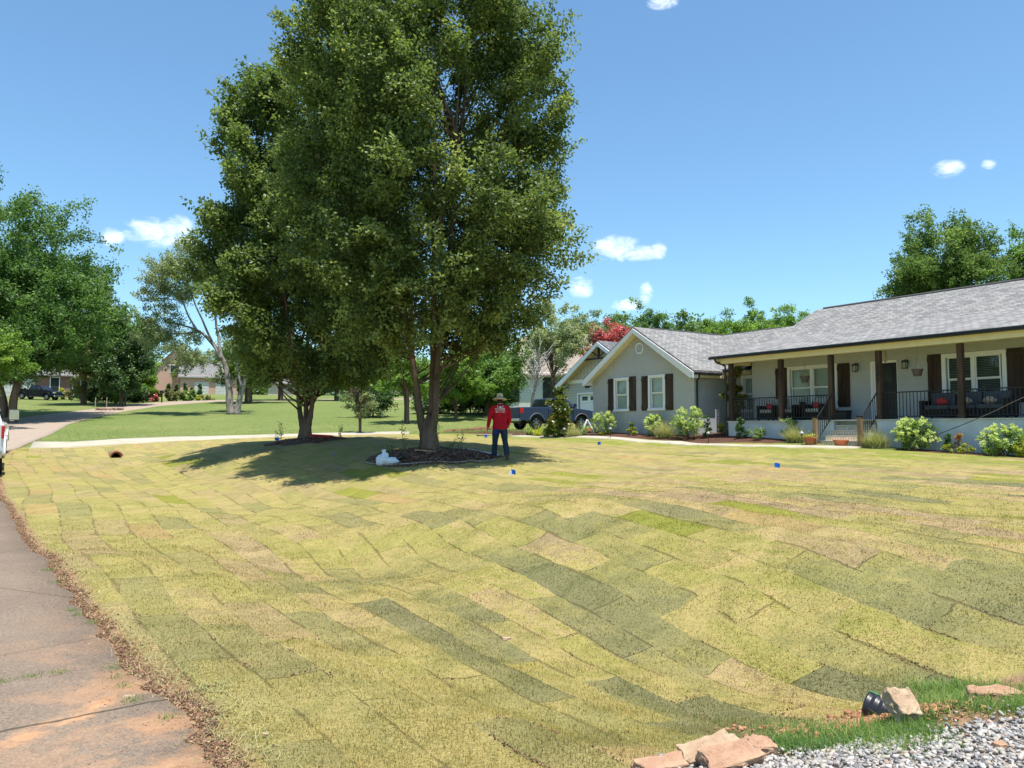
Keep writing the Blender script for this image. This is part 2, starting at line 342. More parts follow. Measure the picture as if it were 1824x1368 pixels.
# sod pattern: rows of slabs along the street, shared by the sheet and the blades
def sod_uv(x, y):
    s = x * DN[0] + y * DN[1]; t = x * NN[0] + y * NN[1]
    q = np.clip(s + 12, 0, 12); g = -.1 * q - .013 * q * q; mt = np.clip((t - 1) / 4, 0, 1)
    wob = np.sin(s * .9 + t * .7) * .05 + np.sin(s * .31 - t * .45) * .13
    tp = (t - g * mt + wob) / .5; row = np.floor(tp); u = s / 1.75 + np.modf(row * .618 + 50)[0] + np.sin(t * 1.7) * .02; col = np.floor(u)
    return row, col, tp - row, u - col
def sod_group():
    g = bpy.data.node_groups.new('sod_colour', 'ShaderNodeTree'); t = NT(g)
    g.interface.new_socket('Color', in_out='OUTPUT', socket_type='NodeSocketColor')
    g.interface.new_socket('Seam', in_out='OUTPUT', socket_type='NodeSocketFloat')
    pos = t.node('ShaderNodeNewGeometry').outputs['Position']
    s = t.vm('DOT_PRODUCT', pos, (DN[0], DN[1], 0)); tt = t.vm('DOT_PRODUCT', pos, (NN[0], NN[1], 0))
    q = t.m('MINIMUM', t.m('MAXIMUM', t.m('ADD', s, 12.0), 0.0), 12.0)
    gg = t.m('SUBTRACT', t.m('MULTIPLY', q, -.1), t.m('MULTIPLY', t.m('MULTIPLY', q, q), .013))
    mt = t.m('DIVIDE', t.m('SUBTRACT', tt, 1.0), 4.0, clamp=True)
    wob = t.m('ADD', t.m('MULTIPLY', t.m('SINE', t.m('ADD', t.m('MULTIPLY', s, .9), t.m('MULTIPLY', tt, .7))), .05),
              t.m('MULTIPLY', t.m('SINE', t.m('SUBTRACT', t.m('MULTIPLY', s, .31), t.m('MULTIPLY', tt, .45))), .13))
    tp = t.m('DIVIDE', t.m('ADD', t.m('SUBTRACT', tt, t.m('MULTIPLY', gg, mt)), wob), .5)
    en = t.node('ShaderNodeTexNoise'); en.inputs['Scale'].default_value = 4.5; en.inputs['Detail'].default_value = 4; t.inp(en.inputs['Vector'], pos); e0, e1, e2 = t.sep(en.outputs['Color'])
    tp = t.m('ADD', tp, t.m('ADD', t.m('MULTIPLY', t.m('SUBTRACT', e0, .5), .08), t.m('MULTIPLY', t.m('SUBTRACT', t.noise(pos, 34, 3), .5), .13)))
    row = t.m('FLOOR', tp)
    u = t.m('ADD', t.m('ADD', t.m('DIVIDE', s, 1.75), t.m('FRACT', t.m('ADD', t.m('MULTIPLY', row, .618), 50.0))), t.m('ADD', t.m('MULTIPLY', t.m('SINE', t.m('MULTIPLY', tt, 1.7)), .02), t.m('MULTIPLY', t.m('SUBTRACT', e1, .5), .07)))
    col = t.m('FLOOR', u)
    wn = t.node('ShaderNodeTexWhiteNoise', noise_dimensions='2D'); t.inp(wn.inputs[0], t.comb(t.m('ADD', col, .5), t.m('ADD', row, .5)))
    rnd = wn.outputs[0]
    # neighbouring slabs from one pallet look alike: blend cell value with slow noise
    slow = t.noise(t.comb(t.m('MULTIPLY', col, .24), t.m('MULTIPLY', row, .62)), 1.0, 2)
    v = t.m('ADD', t.m('MULTIPLY', rnd, .72), t.m('MULTIPLY', t.m('SUBTRACT', slow, .38), 1.25))
    fine = t.noise(pos, 3.2, 5, .7); fine2 = t.noise(t.scale(pos, 1, 1, .2), 26, 3, .7)
    v = t.m('ADD', v, t.m('MULTIPLY', t.m('SUBTRACT', fine, .5), .3))
    v = t.m('ADD', v, t.m('MULTIPLY', t.m('SUBTRACT', fine2, .5), .12))
    st3 = t.noise(t.comb(t.m('MULTIPLY', s, 1.4), t.m('MULTIPLY', tt, 4.5)), 1.6, 4, .65); st4 = t.noise(pos, 5.5, 4, .7)
    v = t.m('ADD', v, t.m('ADD', t.m('MULTIPLY', t.m('SUBTRACT', st3, .5), .4), t.m('MULTIPLY', t.m('SUBTRACT', st4, .5), .2)))
    v = t.m('ADD', v, t.m('MULTIPLY', t.m('MULTIPLY', t.m('SUBTRACT', t.m('FRACT', u), .5), t.m('SUBTRACT', t.m('FRACT', t.m('MULTIPLY', rnd, 7.3)), .5)), .5))
    band = t.m('MULTIPLY', t.ss(t.m('ABSOLUTE', t.m('SUBTRACT', tt, 4.6)), 2.2, .6), t.ss(s, -14, -9))
    v = t.m('SUBTRACT', v, t.m('MULTIPLY', band, .2))
    colr = t.ramp(v, SODCOL)
    con = t.m('ADD', .55, t.m('MULTIPLY', t.m('MULTIPLY', t.ss(tt, 1.8, 4.0), t.ss(s, -17, -9)), .38))
    colr = t.mix(con, (.325, .272, .102, 1), colr)
    wn2 = t.node('ShaderNodeTexWhiteNoise', noise_dimensions='2D'); t.inp(wn2.inputs[0], t.comb(t.m('ADD', col, 31.5), t.m('ADD', row, 7.5)))
    odd = t.m('GREATER_THAN', wn2.outputs[0], .97)
    colr = t.mix(t.m('MULTIPLY', odd, .75), colr, SOD_ODD)
    odd2 = t.m('LESS_THAN', wn2.outputs[0], .025)
    colr = t.mix(t.m('MULTIPLY', odd2, .7), colr, SOD_BROWN)
    colr = t.mix(t.m('MULTIPLY', t.m('SUBTRACT', t.noise(pos, .16, 2), .42, clamp=True), 1.6, clamp=True), colr, t.mix(.45, colr, SOD_GREENER))
    # greener strip by the house walk
    colr = t.mix(t.m('MULTIPLY', t.m('MULTIPLY', t.ss(tt, 18.5, 21.5), .75), t.ss(t.noise(pos, .9, 3), .3, .55)), colr, SOD_GREEN)
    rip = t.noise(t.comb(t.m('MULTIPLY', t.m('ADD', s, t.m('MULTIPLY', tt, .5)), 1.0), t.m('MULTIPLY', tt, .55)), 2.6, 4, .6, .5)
    colr = t.mix(1.0, colr, t.ramp(rip, [(.32, (.82, .85, .8)), (.5, (1, 1, 1)), (.68, (1.13, 1.1, 1.14))]), 'MULTIPLY')  # ripple shading of the uneven sod painted into its colour, with dry crests
    fr = t.m('FRACT', tp); fu = t.m('FRACT', u)
    d1 = t.m('MULTIPLY', t.m('MINIMUM', fr, t.m('SUBTRACT', 1.0, fr)), .5); d2 = t.m('MULTIPLY', t.m('MINIMUM', fu, t.m('SUBTRACT', 1.0, fu)), 1.75)
    brk = t.noise(pos, 1.3, 3, .6)
    wdt = t.m('MULTIPLY', t.m('MULTIPLY', t.m('SUBTRACT', brk, .48, clamp=True), t.noise(pos, 22, 2, .8)), .5)
    seam = t.m('SUBTRACT', 1.0, t.m('DIVIDE', t.m('MINIMUM', d1, t.m('MULTIPLY', d2, 1.5)), t.m('ADD', wdt, .0008)), clamp=True)
    o = t.node('NodeGroupOutput'); t.inp(o.inputs[0], colr); t.inp(o.inputs[1], seam); return g
SODCOL = [(.02, (0.162, 0.153, 0.081)), (.2, (0.207, 0.188, 0.087)), (.33, (0.271, 0.234, 0.089)), (.45, (0.349, 0.277, 0.111)), (.56, (0.275, 0.250, 0.073)), (.67, (0.378, 0.293, 0.126)), (.79, (0.319, 0.232, 0.127)), (.9, (0.279, 0.202, 0.121)), (1, (0.363, 0.272, 0.150))]
SOD_ODD = (.2, .21, .025); SOD_BROWN = (.37, .25, .11); SOD_GREENER = (.26, .28, .055); SOD_GREEN = (.19, .23, .035)
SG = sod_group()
def ground_material():
    m = bpy.data.materials.new('ground'); m.use_nodes = True; t = NT(m.node_tree); b = t.n['Principled BSDF']
    pos = t.node('ShaderNodeNewGeometry').outputs['Position']
    z = t.node('ShaderNodeAttribute', attribute_name='zone'); zr, zg, zb = t.sep(z.outputs['Color'])
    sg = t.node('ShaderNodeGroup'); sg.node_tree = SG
    n1 = t.noise(pos, .12, 3); n2 = t.noise(pos, 1.1, 5, .65); n3 = t.noise(pos, 14, 4, .7); n4 = t.noise(pos, 60, 3, .7)
    green = t.ramp(t.m('ADD', t.m('MULTIPLY', n1, .6), t.m('MULTIPLY', n2, .4)), [(.36, (.10, .155, .035)), (.5, (.155, .2, .055)), (.62, (.24, .25, .09))])
    green = t.mix(.5, green, t.ramp(n3, [(.3, (.07, .11, .03)), (.7, (.24, .26, .09))]))
    soil = t.ramp(n2, [(.3, (.3, .15, .08)), (.55, (.34, .2, .12)), (.75, (.22, .15, .1))])
    soil = t.mix(.5, soil, t.ramp(n3, [(.35, (.16, .09, .055)), (.7, (.42, .28, .18))]))
    mulch = t.ramp(n3, [(.3, (.035, .02, .015)), (.6, (.14, .07, .05)), (.8, (.26, .15, .11))])
    jit = t.m('MULTIPLY', t.m('SUBTRACT', t.noise(pos, 5, 4, .7), .5), .55)
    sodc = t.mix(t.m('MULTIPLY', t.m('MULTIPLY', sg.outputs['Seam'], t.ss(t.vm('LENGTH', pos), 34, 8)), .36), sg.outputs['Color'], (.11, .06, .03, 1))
    dist = t.vm('LENGTH', pos)
    sodc = t.mix(1.0, sodc, t.ramp(n4, [(.25, (.88, .88, .86)), (.75, (1.1, 1.1, 1.08))]), 'MULTIPLY')
    c = t.mix(t.ss(t.m('ADD', zr, jit), .42, .52), green, sodc)
    dirt = t.ss(t.m('ADD', zg, t.m('MULTIPLY', jit, 1.2)), .35, .7)
    near = t.ss(dist, 60, 30)
    c = t.mix(t.m('MULTIPLY', dirt, near), c, soil)
    c = t.mix(t.ss(t.m('ADD', zb, t.m('MULTIPLY', jit, .5)), .45, .6), c, mulch)
    t.inp(b.inputs['Base Color'], c); b.inputs['Roughness'].default_value = .95; b.inputs['Specular IOR Level'].default_value = .1
    bn = t.node('ShaderNodeBump'); bn.inputs['Strength'].default_value = .8; bn.inputs['Distance'].default_value = .05
    hh = t.m('ADD', t.m('MULTIPLY', n4, .4), t.m('MULTIPLY', t.noise(pos, 7, 5, .7), 1.0))
    hh = t.m('ADD', hh, t.m('MULTIPLY', t.noise(t.scale(pos, 1, 2.2, 1), 1.6, 5, .65), 3.6))
    hh = t.m('SUBTRACT', hh, t.m('MULTIPLY', sg.outputs['Seam'], .9))
    t.inp(bn.inputs['Height'], hh); t.l.new(bn.outputs[0], b.inputs['Normal']); return m
gnd = link('ground', gme, ground_material(), smooth=True); tag(gnd, kind='structure', label='sloping lawn of fresh sod slabs with a shallow ditch beside the street')

def strip(name, P, Q, mtl, lift=.02, nu=3.0, nv=8, kind='structure', label=None, extra=None, zf=H):
    """sheet between two polylines, draped on the terrain"""
    V = []; n = 0
    for i in range(len(P) - 1):
        L = max(math.dist(P[i], P[i + 1]), math.dist(Q[i], Q[i + 1])); k = max(1, int(L / nu * 3))
        for j in range(k + (i == len(P) - 2)):
            f = j / k; a = [P[i][c] * (1 - f) + P[i + 1][c] * f for c in (0, 1)]; b = [Q[i][c] * (1 - f) + Q[i + 1][c] * f for c in (0, 1)]
            V.append([[a[c] * (1 - g) + b[c] * g for c in (0, 1)] for g in np.linspace(0, 1, nv)])
    V = np.array(V); z = zf(V[..., 0], V[..., 1]) + lift
    if extra is not None: z = z + extra(V[..., 0], V[..., 1])
    n, k = V.shape[:2]; ii = np.arange(n * k).reshape(n, k); VV = np.concatenate([V, z[..., None]], -1).reshape(-1, 3)
    # skirt so that the slab has thickness
    f = np.stack([ii[:-1, :-1], ii[:-1, 1:], ii[1:, 1:], ii[1:, :-1]], -1).reshape(-1, 4)
    ring = np.r_[ii[0, :], ii[1:, -1], ii[-1, -2::-1], ii[-2:0:-1, 0]]
    low = VV[ring] - [0, 0, .15]; b0 = len(VV); m_ = len(ring); r2 = np.roll(np.arange(m_), -1)
    sk = np.stack([ring, ring[r2], b0 + r2, b0 + np.arange(m_)], -1)
    me = fast_mesh(name, np.r_[VV, low], np.r_[f, sk])
    bm = bmesh.new(); bm.from_mesh(me); bmesh.ops.recalc_face_normals(bm, faces=bm.faces); bm.to_mesh(me); bm.free()
    o = link(name, me, mtl); tag(o, label=label, kind=kind); return o

def road_material():
    m = bpy.data.materials.new('asphalt'); m.use_nodes = True; t = NT(m.node_tree); b = t.n['Principled BSDF']
    pos = t.node('ShaderNodeNewGeometry').outputs['Position']
    s = t.vm('DOT_PRODUCT', pos, (DN[0], DN[1], 0)); tt = t.vm('DOT_PRODUCT', pos, (NN[0], NN[1], 0))
    vor = t.node('ShaderNodeTexVoronoi'); vor.inputs['Scale'].default_value = 95; t.inp(vor.inputs['Vector'], pos)
    agg = t.ramp(t.noise(pos, 70, 4, .75), [(.3, (.08, .06, .045)), (.5, (.19, .145, .105)), (.7, (.4, .32, .24))])
    agg = t.mix(.35, agg, t.ramp(vor.outputs['Color'], [(.2, (.1, .08, .06)), (.8, (.42, .34, .26))]))
    big = t.noise(pos, .8, 5, .65)
    c = t.mix(.4, agg, t.ramp(big, [(.3, (.13, .092, .07)), (.7, (.25, .178, .13))]))
    # the far part of the street is paler
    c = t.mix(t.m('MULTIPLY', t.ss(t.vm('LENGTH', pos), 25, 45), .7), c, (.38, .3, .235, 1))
    # wheel-carried clay: a smear across the lane and a belt along the edge
    ln = t.m('ADD', s, t.m('MULTIPLY', tt, .95)); wv = t.m('MULTIPLY', t.m('SUBTRACT', t.noise(pos, 1.3, 4), .5), .9)
    ln = t.m('ABSOLUTE', t.m('ADD', t.m('ADD', ln, 4.62), t.m('MULTIPLY', wv, .6)))
    sm = t.m('MULTIPLY', t.ss(ln, .24, .0), t.ss(t.noise(pos, 6, 5, .7), .36, .6))
    edge = t.m('MULTIPLY', t.ss(tt, -.35, .9), t.ss(t.noise(pos, 1.7, 5, .65), .45, .62))
    edge = t.m('MULTIPLY', edge, t.ss(s, -9, -4))
    spl = t.m('MULTIPLY', t.ss(t.noise(pos, 2.6, 6, .75), .56, .72), t.ss(s, -6.5, -3.5))
    clay = t.m('MAXIMUM', t.m('MAXIMUM', t.m('MULTIPLY', sm, .85), t.m('MULTIPLY', edge, .7)), t.m('MULTIPLY', spl, .4))
    c = t.mix(clay, c, t.ramp(t.noise(pos, 9, 5, .7), [(.3, (.44, .22, .11)), (.7, (.58, .34, .18))]))
    # cracks
    vd = t.node('ShaderNodeTexVoronoi', feature='DISTANCE_TO_EDGE'); vd.inputs['Scale'].default_value = .22
    t.inp(vd.inputs['Vector'], t.vm('ADD', pos, t.scale(t.node('ShaderNodeTexNoise').outputs['Color'], .0, .0, 0)))
    ck = t.m('LESS_THAN', vd.outputs[0], .0018)
    j = t.m('ABSOLUTE', t.m('ADD', t.m('ADD', s, 4.98), t.m('MULTIPLY', t.m('SUBTRACT', t.noise(pos, 2, 4), .5), .22)))
    ck = t.m('MAXIMUM', t.m('MULTIPLY', ck, .6), t.m('LESS_THAN', j, .014))
    c = t.mix(t.m('MULTIPLY', ck, .8), c, (.06, .05, .035, 1))
    t.inp(b.inputs['Base Color'], c); b.inputs['Roughness'].default_value = .92; b.inputs['Specular IOR Level'].default_value = .2
    bn = t.node('ShaderNodeBump'); bn.inputs['Strength'].default_value = .7; bn.inputs['Distance'].default_value = .012
    t.inp(bn.inputs['Height'], t.m('SUBTRACT', t.noise(pos, 60, 4, .8), t.m('MULTIPLY', ck, 1.5))); t.l.new(bn.outputs[0], b.inputs['Normal']); return m
rj = random.Random(3)
ROAD_RJ = []
for i in range(len(ROAD_R) - 1):
    a, b = ROAD_R[i], ROAD_R[i + 1]; k = 8 if i in range(2, 12) else 2
    for j in range(k): ROAD_RJ.append((a[0] + (b[0] - a[0]) * j / k + (rj.uniform(-.06, .06) if k > 2 else 0), a[1] + (b[1] - a[1]) * j / k + (rj.uniform(-.05, .05) if k > 2 else 0)))
ROAD_RJ.append(ROAD_R[-1]); ROAD_LJ = []
for i in range(len(ROAD_L) - 1):
    a, b = ROAD_L[i], ROAD_L[i + 1]; k = 8 if i in range(2, 12) else 2
    for j in range(k): ROAD_LJ.append((a[0] + (b[0] - a[0]) * j / k, a[1] + (b[1] - a[1]) * j / k))
ROAD_LJ.append(ROAD_L[-1])
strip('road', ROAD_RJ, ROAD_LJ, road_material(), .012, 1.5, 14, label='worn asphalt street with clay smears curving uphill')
M_CONC = mat('concrete', (.43, .38, .29), .9, .2, .1, 1.2, .3, 40)
strip('driveway', DRV_N, DRV_F, M_CONC, .03, 3, 6, label='narrow pale concrete drive crossing the lawn behind the pear trees')

# ---------------------------------------------------------------- foliage
def leaves_mesh(name, cen, L, W, v, droop=.25, up=.5, r=rng, fold=True):
    n = len(cen); L = L * r.uniform(.7, 1.3, n)[:, None]; W = W * r.uniform(.7, 1.25, n)[:, None]
    nrm = r.normal(size=(n, 3)); nrm[:, 2] += up * 2; nrm /= np.linalg.norm(nrm, axis=1)[:, None]
    d = r.normal(size=(n, 3)); d[:, 2] -= droop; d -= (d * nrm).sum(1)[:, None] * nrm; d /= np.linalg.norm(d, axis=1)[:, None] + 1e-9
    sd_ = np.cross(nrm, d)
    V = np.stack([cen, cen + d * L * .45 + sd_ * W * .5, cen + d * L, cen + d * L * .45 - sd_ * W * .5], 1).reshape(-1, 3)
    return fast_mesh(name, V, np.arange(n * 4).reshape(n, 4), {'v': ('FACE', 'FLOAT', np.clip(v, 0, 1))})
def clusters(cc, cr, n, r=rng, flat=.8, hollow=.0, ctr=None, ln=1.5):
    """n leaf points in sprays: each runs from its centre outward and up, thinning towards the tip"""
    w = cr ** 2; k = r.choice(len(cc), n, p=w / w.sum())
    c0 = cc.mean(0) if ctr is None else ctr
    ax = cc - c0; ax[:, 2] *= .4; ax /= np.linalg.norm(ax, axis=1)[:, None] + 1e-6; ax += r.normal(0, .45, ax.shape); ax[:, 2] += r.uniform(-.15, .9, len(cc)); ax /= np.linalg.norm(ax, axis=1)[:, None] + 1e-6
    u = r.beta(1.4, 1.6, n); sub_ = r.normal(0, 1, (len(cc) * 5, 3)); k5 = k * 5 + r.integers(0, 5, n)
    p = cc[k] + ax[k] * ((u - .4) * ln * cr[k])[:, None] + sub_[k5] * (cr[k] * .34)[:, None] * [1, 1, flat]
    p += r.normal(0, 1, (n, 3)) * ((.34 - .2 * u) * cr[k] * .85)[:, None] * [1, 1, flat]
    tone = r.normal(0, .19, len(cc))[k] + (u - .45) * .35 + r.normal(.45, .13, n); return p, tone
def limb(mb, pts, r0, r1, n=8, wob=.0, seg=8, rr=random):
    """smooth tapered limb through control points"""
    P = [Vector(p) for p in pts]; out = []
    for i in range(len(P) - 1):
        p0 = P[max(i - 1, 0)]; p1 = P[i]; p2 = P[i + 1]; p3 = P[min(i + 2, len(P) - 1)]
        for j in range(seg):
            t = j / seg; out.append(.5 * ((2 * p1) + (p2 - p0) * t + (2 * p0 - 5 * p1 + 4 * p2 - p3) * t * t + (-p0 + 3 * p1 - 3 * p2 + p3) * t ** 3) + Vector((rr.uniform(-wob, wob), rr.uniform(-wob, wob), 0)))
    out.append(P[-1]); m = len(out) - 1
    mb.tube(out, [r0 + (r1 - r0) * (i / m) ** .8 for i in range(m + 1)], n)
    return out

def pear_tree(name, label, base, prof, nleaf, L, leafm, stems, seed, trunk_r, fork_h, lowz, group='ornamental pear trees on the lawn', bulge=None):
    """prof: list of (height above base, left radius, right radius)"""
    r = np.random.default_rng(seed); rr = random.Random(seed); t = thing(name, label, 'tree', base, 0, group)
    hz = np.array([p[0] for p in prof]); rl = np.array([p[1] for p in prof]); rp = np.array([p[2] for p in prof]); top = hz[-1]
    def radius(z, a):
        c = np.cos(a); l = np.interp(z, hz, rl); q = np.interp(z, hz, rp); base_r = np.where(c > 0, q, l) * np.abs(c) + (l + q) / 2 * (1 - np.abs(c))
        return base_r
    # ascending plumes: clumps ride on stems
    cc = []; cr = []; N = int(nleaf / 200)
    while len(cc) < N:
        z = r.uniform(lowz, top); a = r.uniform(0, 2 * math.pi); R0 = radius(z, a)
        if r.uniform(0, 1) > (R0 / max(rl.max(), rp.max())) ** 1.2 + .1 and z > 4.5: continue
        R1 = R0 * (1 + .1 * math.sin(3 * a + z * .9 + seed) + .08 * math.sin(7 * a - z * 1.7))
        f = r.uniform(.0, 1) ** .42; c_r = r.uniform(.26, .62)
        q = max(0, R1 - c_r * .6) * (.25 + .75 * f)
        # leave ragged gaps
        if vnoise(np.array([a * 2.6]), np.array([z * .9]), seed)[0] < .33 and f > .35: continue
        px_, py_ = q * math.cos(a), q * math.sin(a)
        if z < 4.8 and q < 1.5 and py_ < .6: continue                        # open under the crown round the stems
        if abs(px_ - .15 - .05 * z) < .42 and py_ < -.2 and z < top * .6 and r.uniform() < .45: continue
        cc.append((px_, py_, z)); cr.append(c_r)
    cc = np.array(cc); cr = np.array(cr)
    p, tone = clusters(cc, cr, nleaf, r, .9, ctr=np.array([0, 0, top * .45]), ln=2.2)
    # outer sprigs: short twigs sticking out of the outline
    ns = int(nleaf * .09); k = r.choice(len(cc), 260); a = np.arctan2(cc[k, 1], cc[k, 0]); out = cc[k] + np.stack([np.cos(a), np.sin(a), np.full(260, .9)], 1) * (cr[k] * r.uniform(.9, 1.5, 260))[:, None]
    kk = r.integers(0, 260, ns); f = r.uniform(0, 1, ns)[:, None]; ps = cc[k][kk] * (1 - f) + out[kk] * f + r.normal(0, .07, (ns, 3))
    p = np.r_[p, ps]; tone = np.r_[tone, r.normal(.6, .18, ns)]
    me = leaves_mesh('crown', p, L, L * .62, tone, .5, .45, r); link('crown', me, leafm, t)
    # trunk and stems
    mb = MB(); tips = []
    for si, ((x1, y1, z1, r1), (x2, y2, z2)) in enumerate(stems['forks']):
        a0 = rr.uniform(0, 6.28); x0, y0 = (x1 * .3), (y1 * .3)
        pts = [(x1 * .2, y1 * .4, -.25), (x1 * .3, y1 * .5, fork_h * .45), (x1 * .58, y1 * .8, fork_h), (x1, y1, z1), ((x1 + x2) / 2 * 1.04, (y1 + y2) / 2 * 1.04, (z1 + z2) / 2), (x2, y2, z2)]
        if si > 2: q0 = tips[si % 3]; s0 = q0[len(q0) * (13 + (si % 3) * 2) // 22]; pts = [tuple(s0), ((s0.x + x2) / 2 * 1.1, (s0.y + y2) / 2 * 1.1, (s0.z + z2) / 2), (x2, y2, z2)]
        tips.append(limb(mb, pts, r1 if si < 3 else r1 * .62, .03, 9, .012, 7, rr))
    mb.lathe([(trunk_r * 1.4, -.25), (trunk_r * 1.15, .03), (trunk_r * .9, .3), (trunk_r * .78, fork_h * .5), (trunk_r * .5, fork_h * .8), (trunk_r * .1, fork_h)], (0, 0, 0), 14, 1, .85)
    mb.build('trunk', BARK, t, True)
    bb = MB()
    for i in range(150):
        s_ = rr.choice(tips); j = rr.randint(int(len(s_) * .42), len(s_) - 3); p0 = s_[j]
        k = min(range(0, len(cc), 3), key=lambda q: (Vector(cc[q]) - p0 - Vector((0, 0, 1.2))).length + rr.uniform(0, 3.5)); p2 = Vector(cc[k])
        if (p2 - p0).length > 4.5: continue
        mid = (p0 + p2) / 2 - Vector((0, 0, (p2 - p0).length * .08))
        limb(bb, [p0, mid, p2], .035 + .03 * rr.random(), .008, 5, .02, 4, rr)
    bb.build('branches', BARK, t, True)
    return t

bx, by, bz = at(765, 22.2)
prof1 = [(2.7, 1.6, .4), (3.2, 3.0, 1.9), (3.8, 3.7, 3.2), (4.6, 4.1, 3.8), (5.6, 4.3, 4.0), (7.2, 4.4, 4.1), (8.8, 4.4, 4.1), (10.2, 4.4, 4.0), (11.6, 4.1, 3.7), (12.8, 3.9, 3.2), (14, 3.5, 2.7), (15.2, 2.6, 1.9), (16.4, 1.2, .8), (16.9, .2, .2)]
stems1 = {'forks': [((-.5, .1, 2.7, .185), (-1.9, -.3, 12)), ((.08, .12, 3.2, .17), (.1, .3, 15.5)), ((.3, -.12, 3.3, .165), (1.3, -.6, 13.5)), ((-.18, -.1, 3.6, .13), (-.7, -1.2, 14)), ((.12, .3, 3.4, .14), (.9, 1.7, 13)),
    ((.5, .1, 4.2, .09), (2.9, .4, 9.5)), ((-.3, .35, 3.7, .11), (-2.2, 1.6, 10)), ((-.7, -.25, 4.4, .08), (-3.4, -1.0, 8.2)), ((.25, -.35, 4.3, .08), (.8, -2.6, 9))]}
T1 = pear_tree('pear_tree', 'large multi-stemmed pear tree rising out of frame beside the man in the red shirt', (bx, by, bz - .02), prof1, 290000, .112, L_PEAR, stems1, 11, .31, 1.2, 2.9)
bx2, by2, bz2 = at(545, 28.2)
prof2 = [(2.0, 1.2, 1.6), (2.5, 2.3, 2.8), (3.1, 2.9, 3.3), (3.9, 3.45, 3.6), (5, 3.65, 3.7), (6.8, 3.75, 3.8), (8.5, 3.75, 3.7), (9.6, 3.6, 3.5), (10.6, 3.5, 3.0), (12, 2.9, 2.4), (13.2, 2.2, 1.7), (14.1, .9, .8), (14.5, .2, .2)]
stems2 = {'forks': [((-.38, .1, 2.2, .15), (-1.6, 0, 10)), ((.02, 0, 2.5, .15), (.1, .2, 13)), ((.38, -.1, 2.4, .15), (1.6, -.5, 10)), ((-.2, -.2, 2.6, .13), (-.9, -1.6, 10)), ((.2, .3, 2.5, .13), (.9, 1.7, 10)), ((-.6, .3, 3, .1), (-2.8, 1, 7.5)), ((.6, .2, 3, .1), (2.6, .8, 7.5))]}
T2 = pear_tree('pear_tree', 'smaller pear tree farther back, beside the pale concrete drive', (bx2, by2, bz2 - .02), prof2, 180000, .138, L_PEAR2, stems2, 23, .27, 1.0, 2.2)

def crown_tree(name, label, base, lobes, nleaf, L, leafm, trunk_r=.25, lean=(0, 0), seed=1, group=None, cl=.9, barkm=None, dens=.42, cat='tree', up=.5, ntr=1, ln=1.5, low=0.0, tone=0.0, trunk=True, flat=.8):
    """lobes: (x,y,z,rx,ry,rz) relative to the base"""
    r = np.random.default_rng(seed); rr = random.Random(seed); t = thing(name, label, cat, base, 0, group)
    lb = np.array(lobes, float); vol = lb[:, 3] * lb[:, 4] * lb[:, 5]; N = max(24, int(nleaf / 150)); cc = []; cr = []
    while len(cc) < N:
        k = r.choice(len(lb), p=vol / vol.sum()); d = r.normal(size=3); d /= np.linalg.norm(d)
        a = math.atan2(d[1], d[0]); f = r.uniform(0, 1) ** .38
        wob = 1 + .16 * math.sin(3 * a + 5 * d[2] + seed + k) + .1 * math.sin(8 * a - 4 * d[2] + 2 * k)
        p = lb[k, :3] + d * lb[k, 3:] * f * wob * .97
        if p[2] < low: continue
        if vnoise(np.array([a * 1.7 + k * 9.1]), np.array([d[2] * 3.1 + 7]), seed)[0] < dens * .5 and f > .55: continue
        cc.append(p); cr.append(cl * r.uniform(.45, 1.1))
    cc = np.array(cc); cr = np.array(cr); p, tn = clusters(cc, cr, nleaf, r, flat, ln=ln)
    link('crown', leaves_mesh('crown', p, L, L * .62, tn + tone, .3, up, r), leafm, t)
    if trunk:
        mb = MB(); top = lb[:, 2].max(); bm_ = barkm or BARK
        for q in range(ntr):
            a = q * 2.4 + seed; ox, oy = (0, 0) if ntr == 1 else (math.cos(a) * trunk_r * 1.1, math.sin(a) * trunk_r * 1.1)
            zf = min(max(low, lb[:, 2].min() - lb[0, 5] * .5) + .3, top * .7); zf = max(zf, .5)
            base_pts = [(ox, oy, -.3), (ox + lean[0] * .3, oy + lean[1] * .3, zf * .5), (ox * 2 + lean[0], oy * 2 + lean[1], zf)]
            limb(mb, base_pts, trunk_r, trunk_r * .72, 9, .01, 4, rr)
            for i in range(max(3, min(9, len(lb) * 2))):
                k = rr.randrange(len(lb)); tx = lb[k, 0] + rr.uniform(-.5, .5) * lb[k, 3]; ty = lb[k, 1] + rr.uniform(-.5, .5) * lb[k, 4]; tz = lb[k, 2] + rr.uniform(-.2, .7) * lb[k, 5]
                s0 = base_pts[-1]; mid = ((s0[0] + tx) / 2, (s0[1] + ty) / 2, s0[2] + (tz - s0[2]) * .62)
                limb(mb, [(s0[0], s0[1], s0[2] - .1), mid, (tx, ty, tz)], trunk_r * rr.uniform(.3, .6), .03, 6, .03, 5, rr)
        mb.build('trunk', bm_, t, True)
    return t
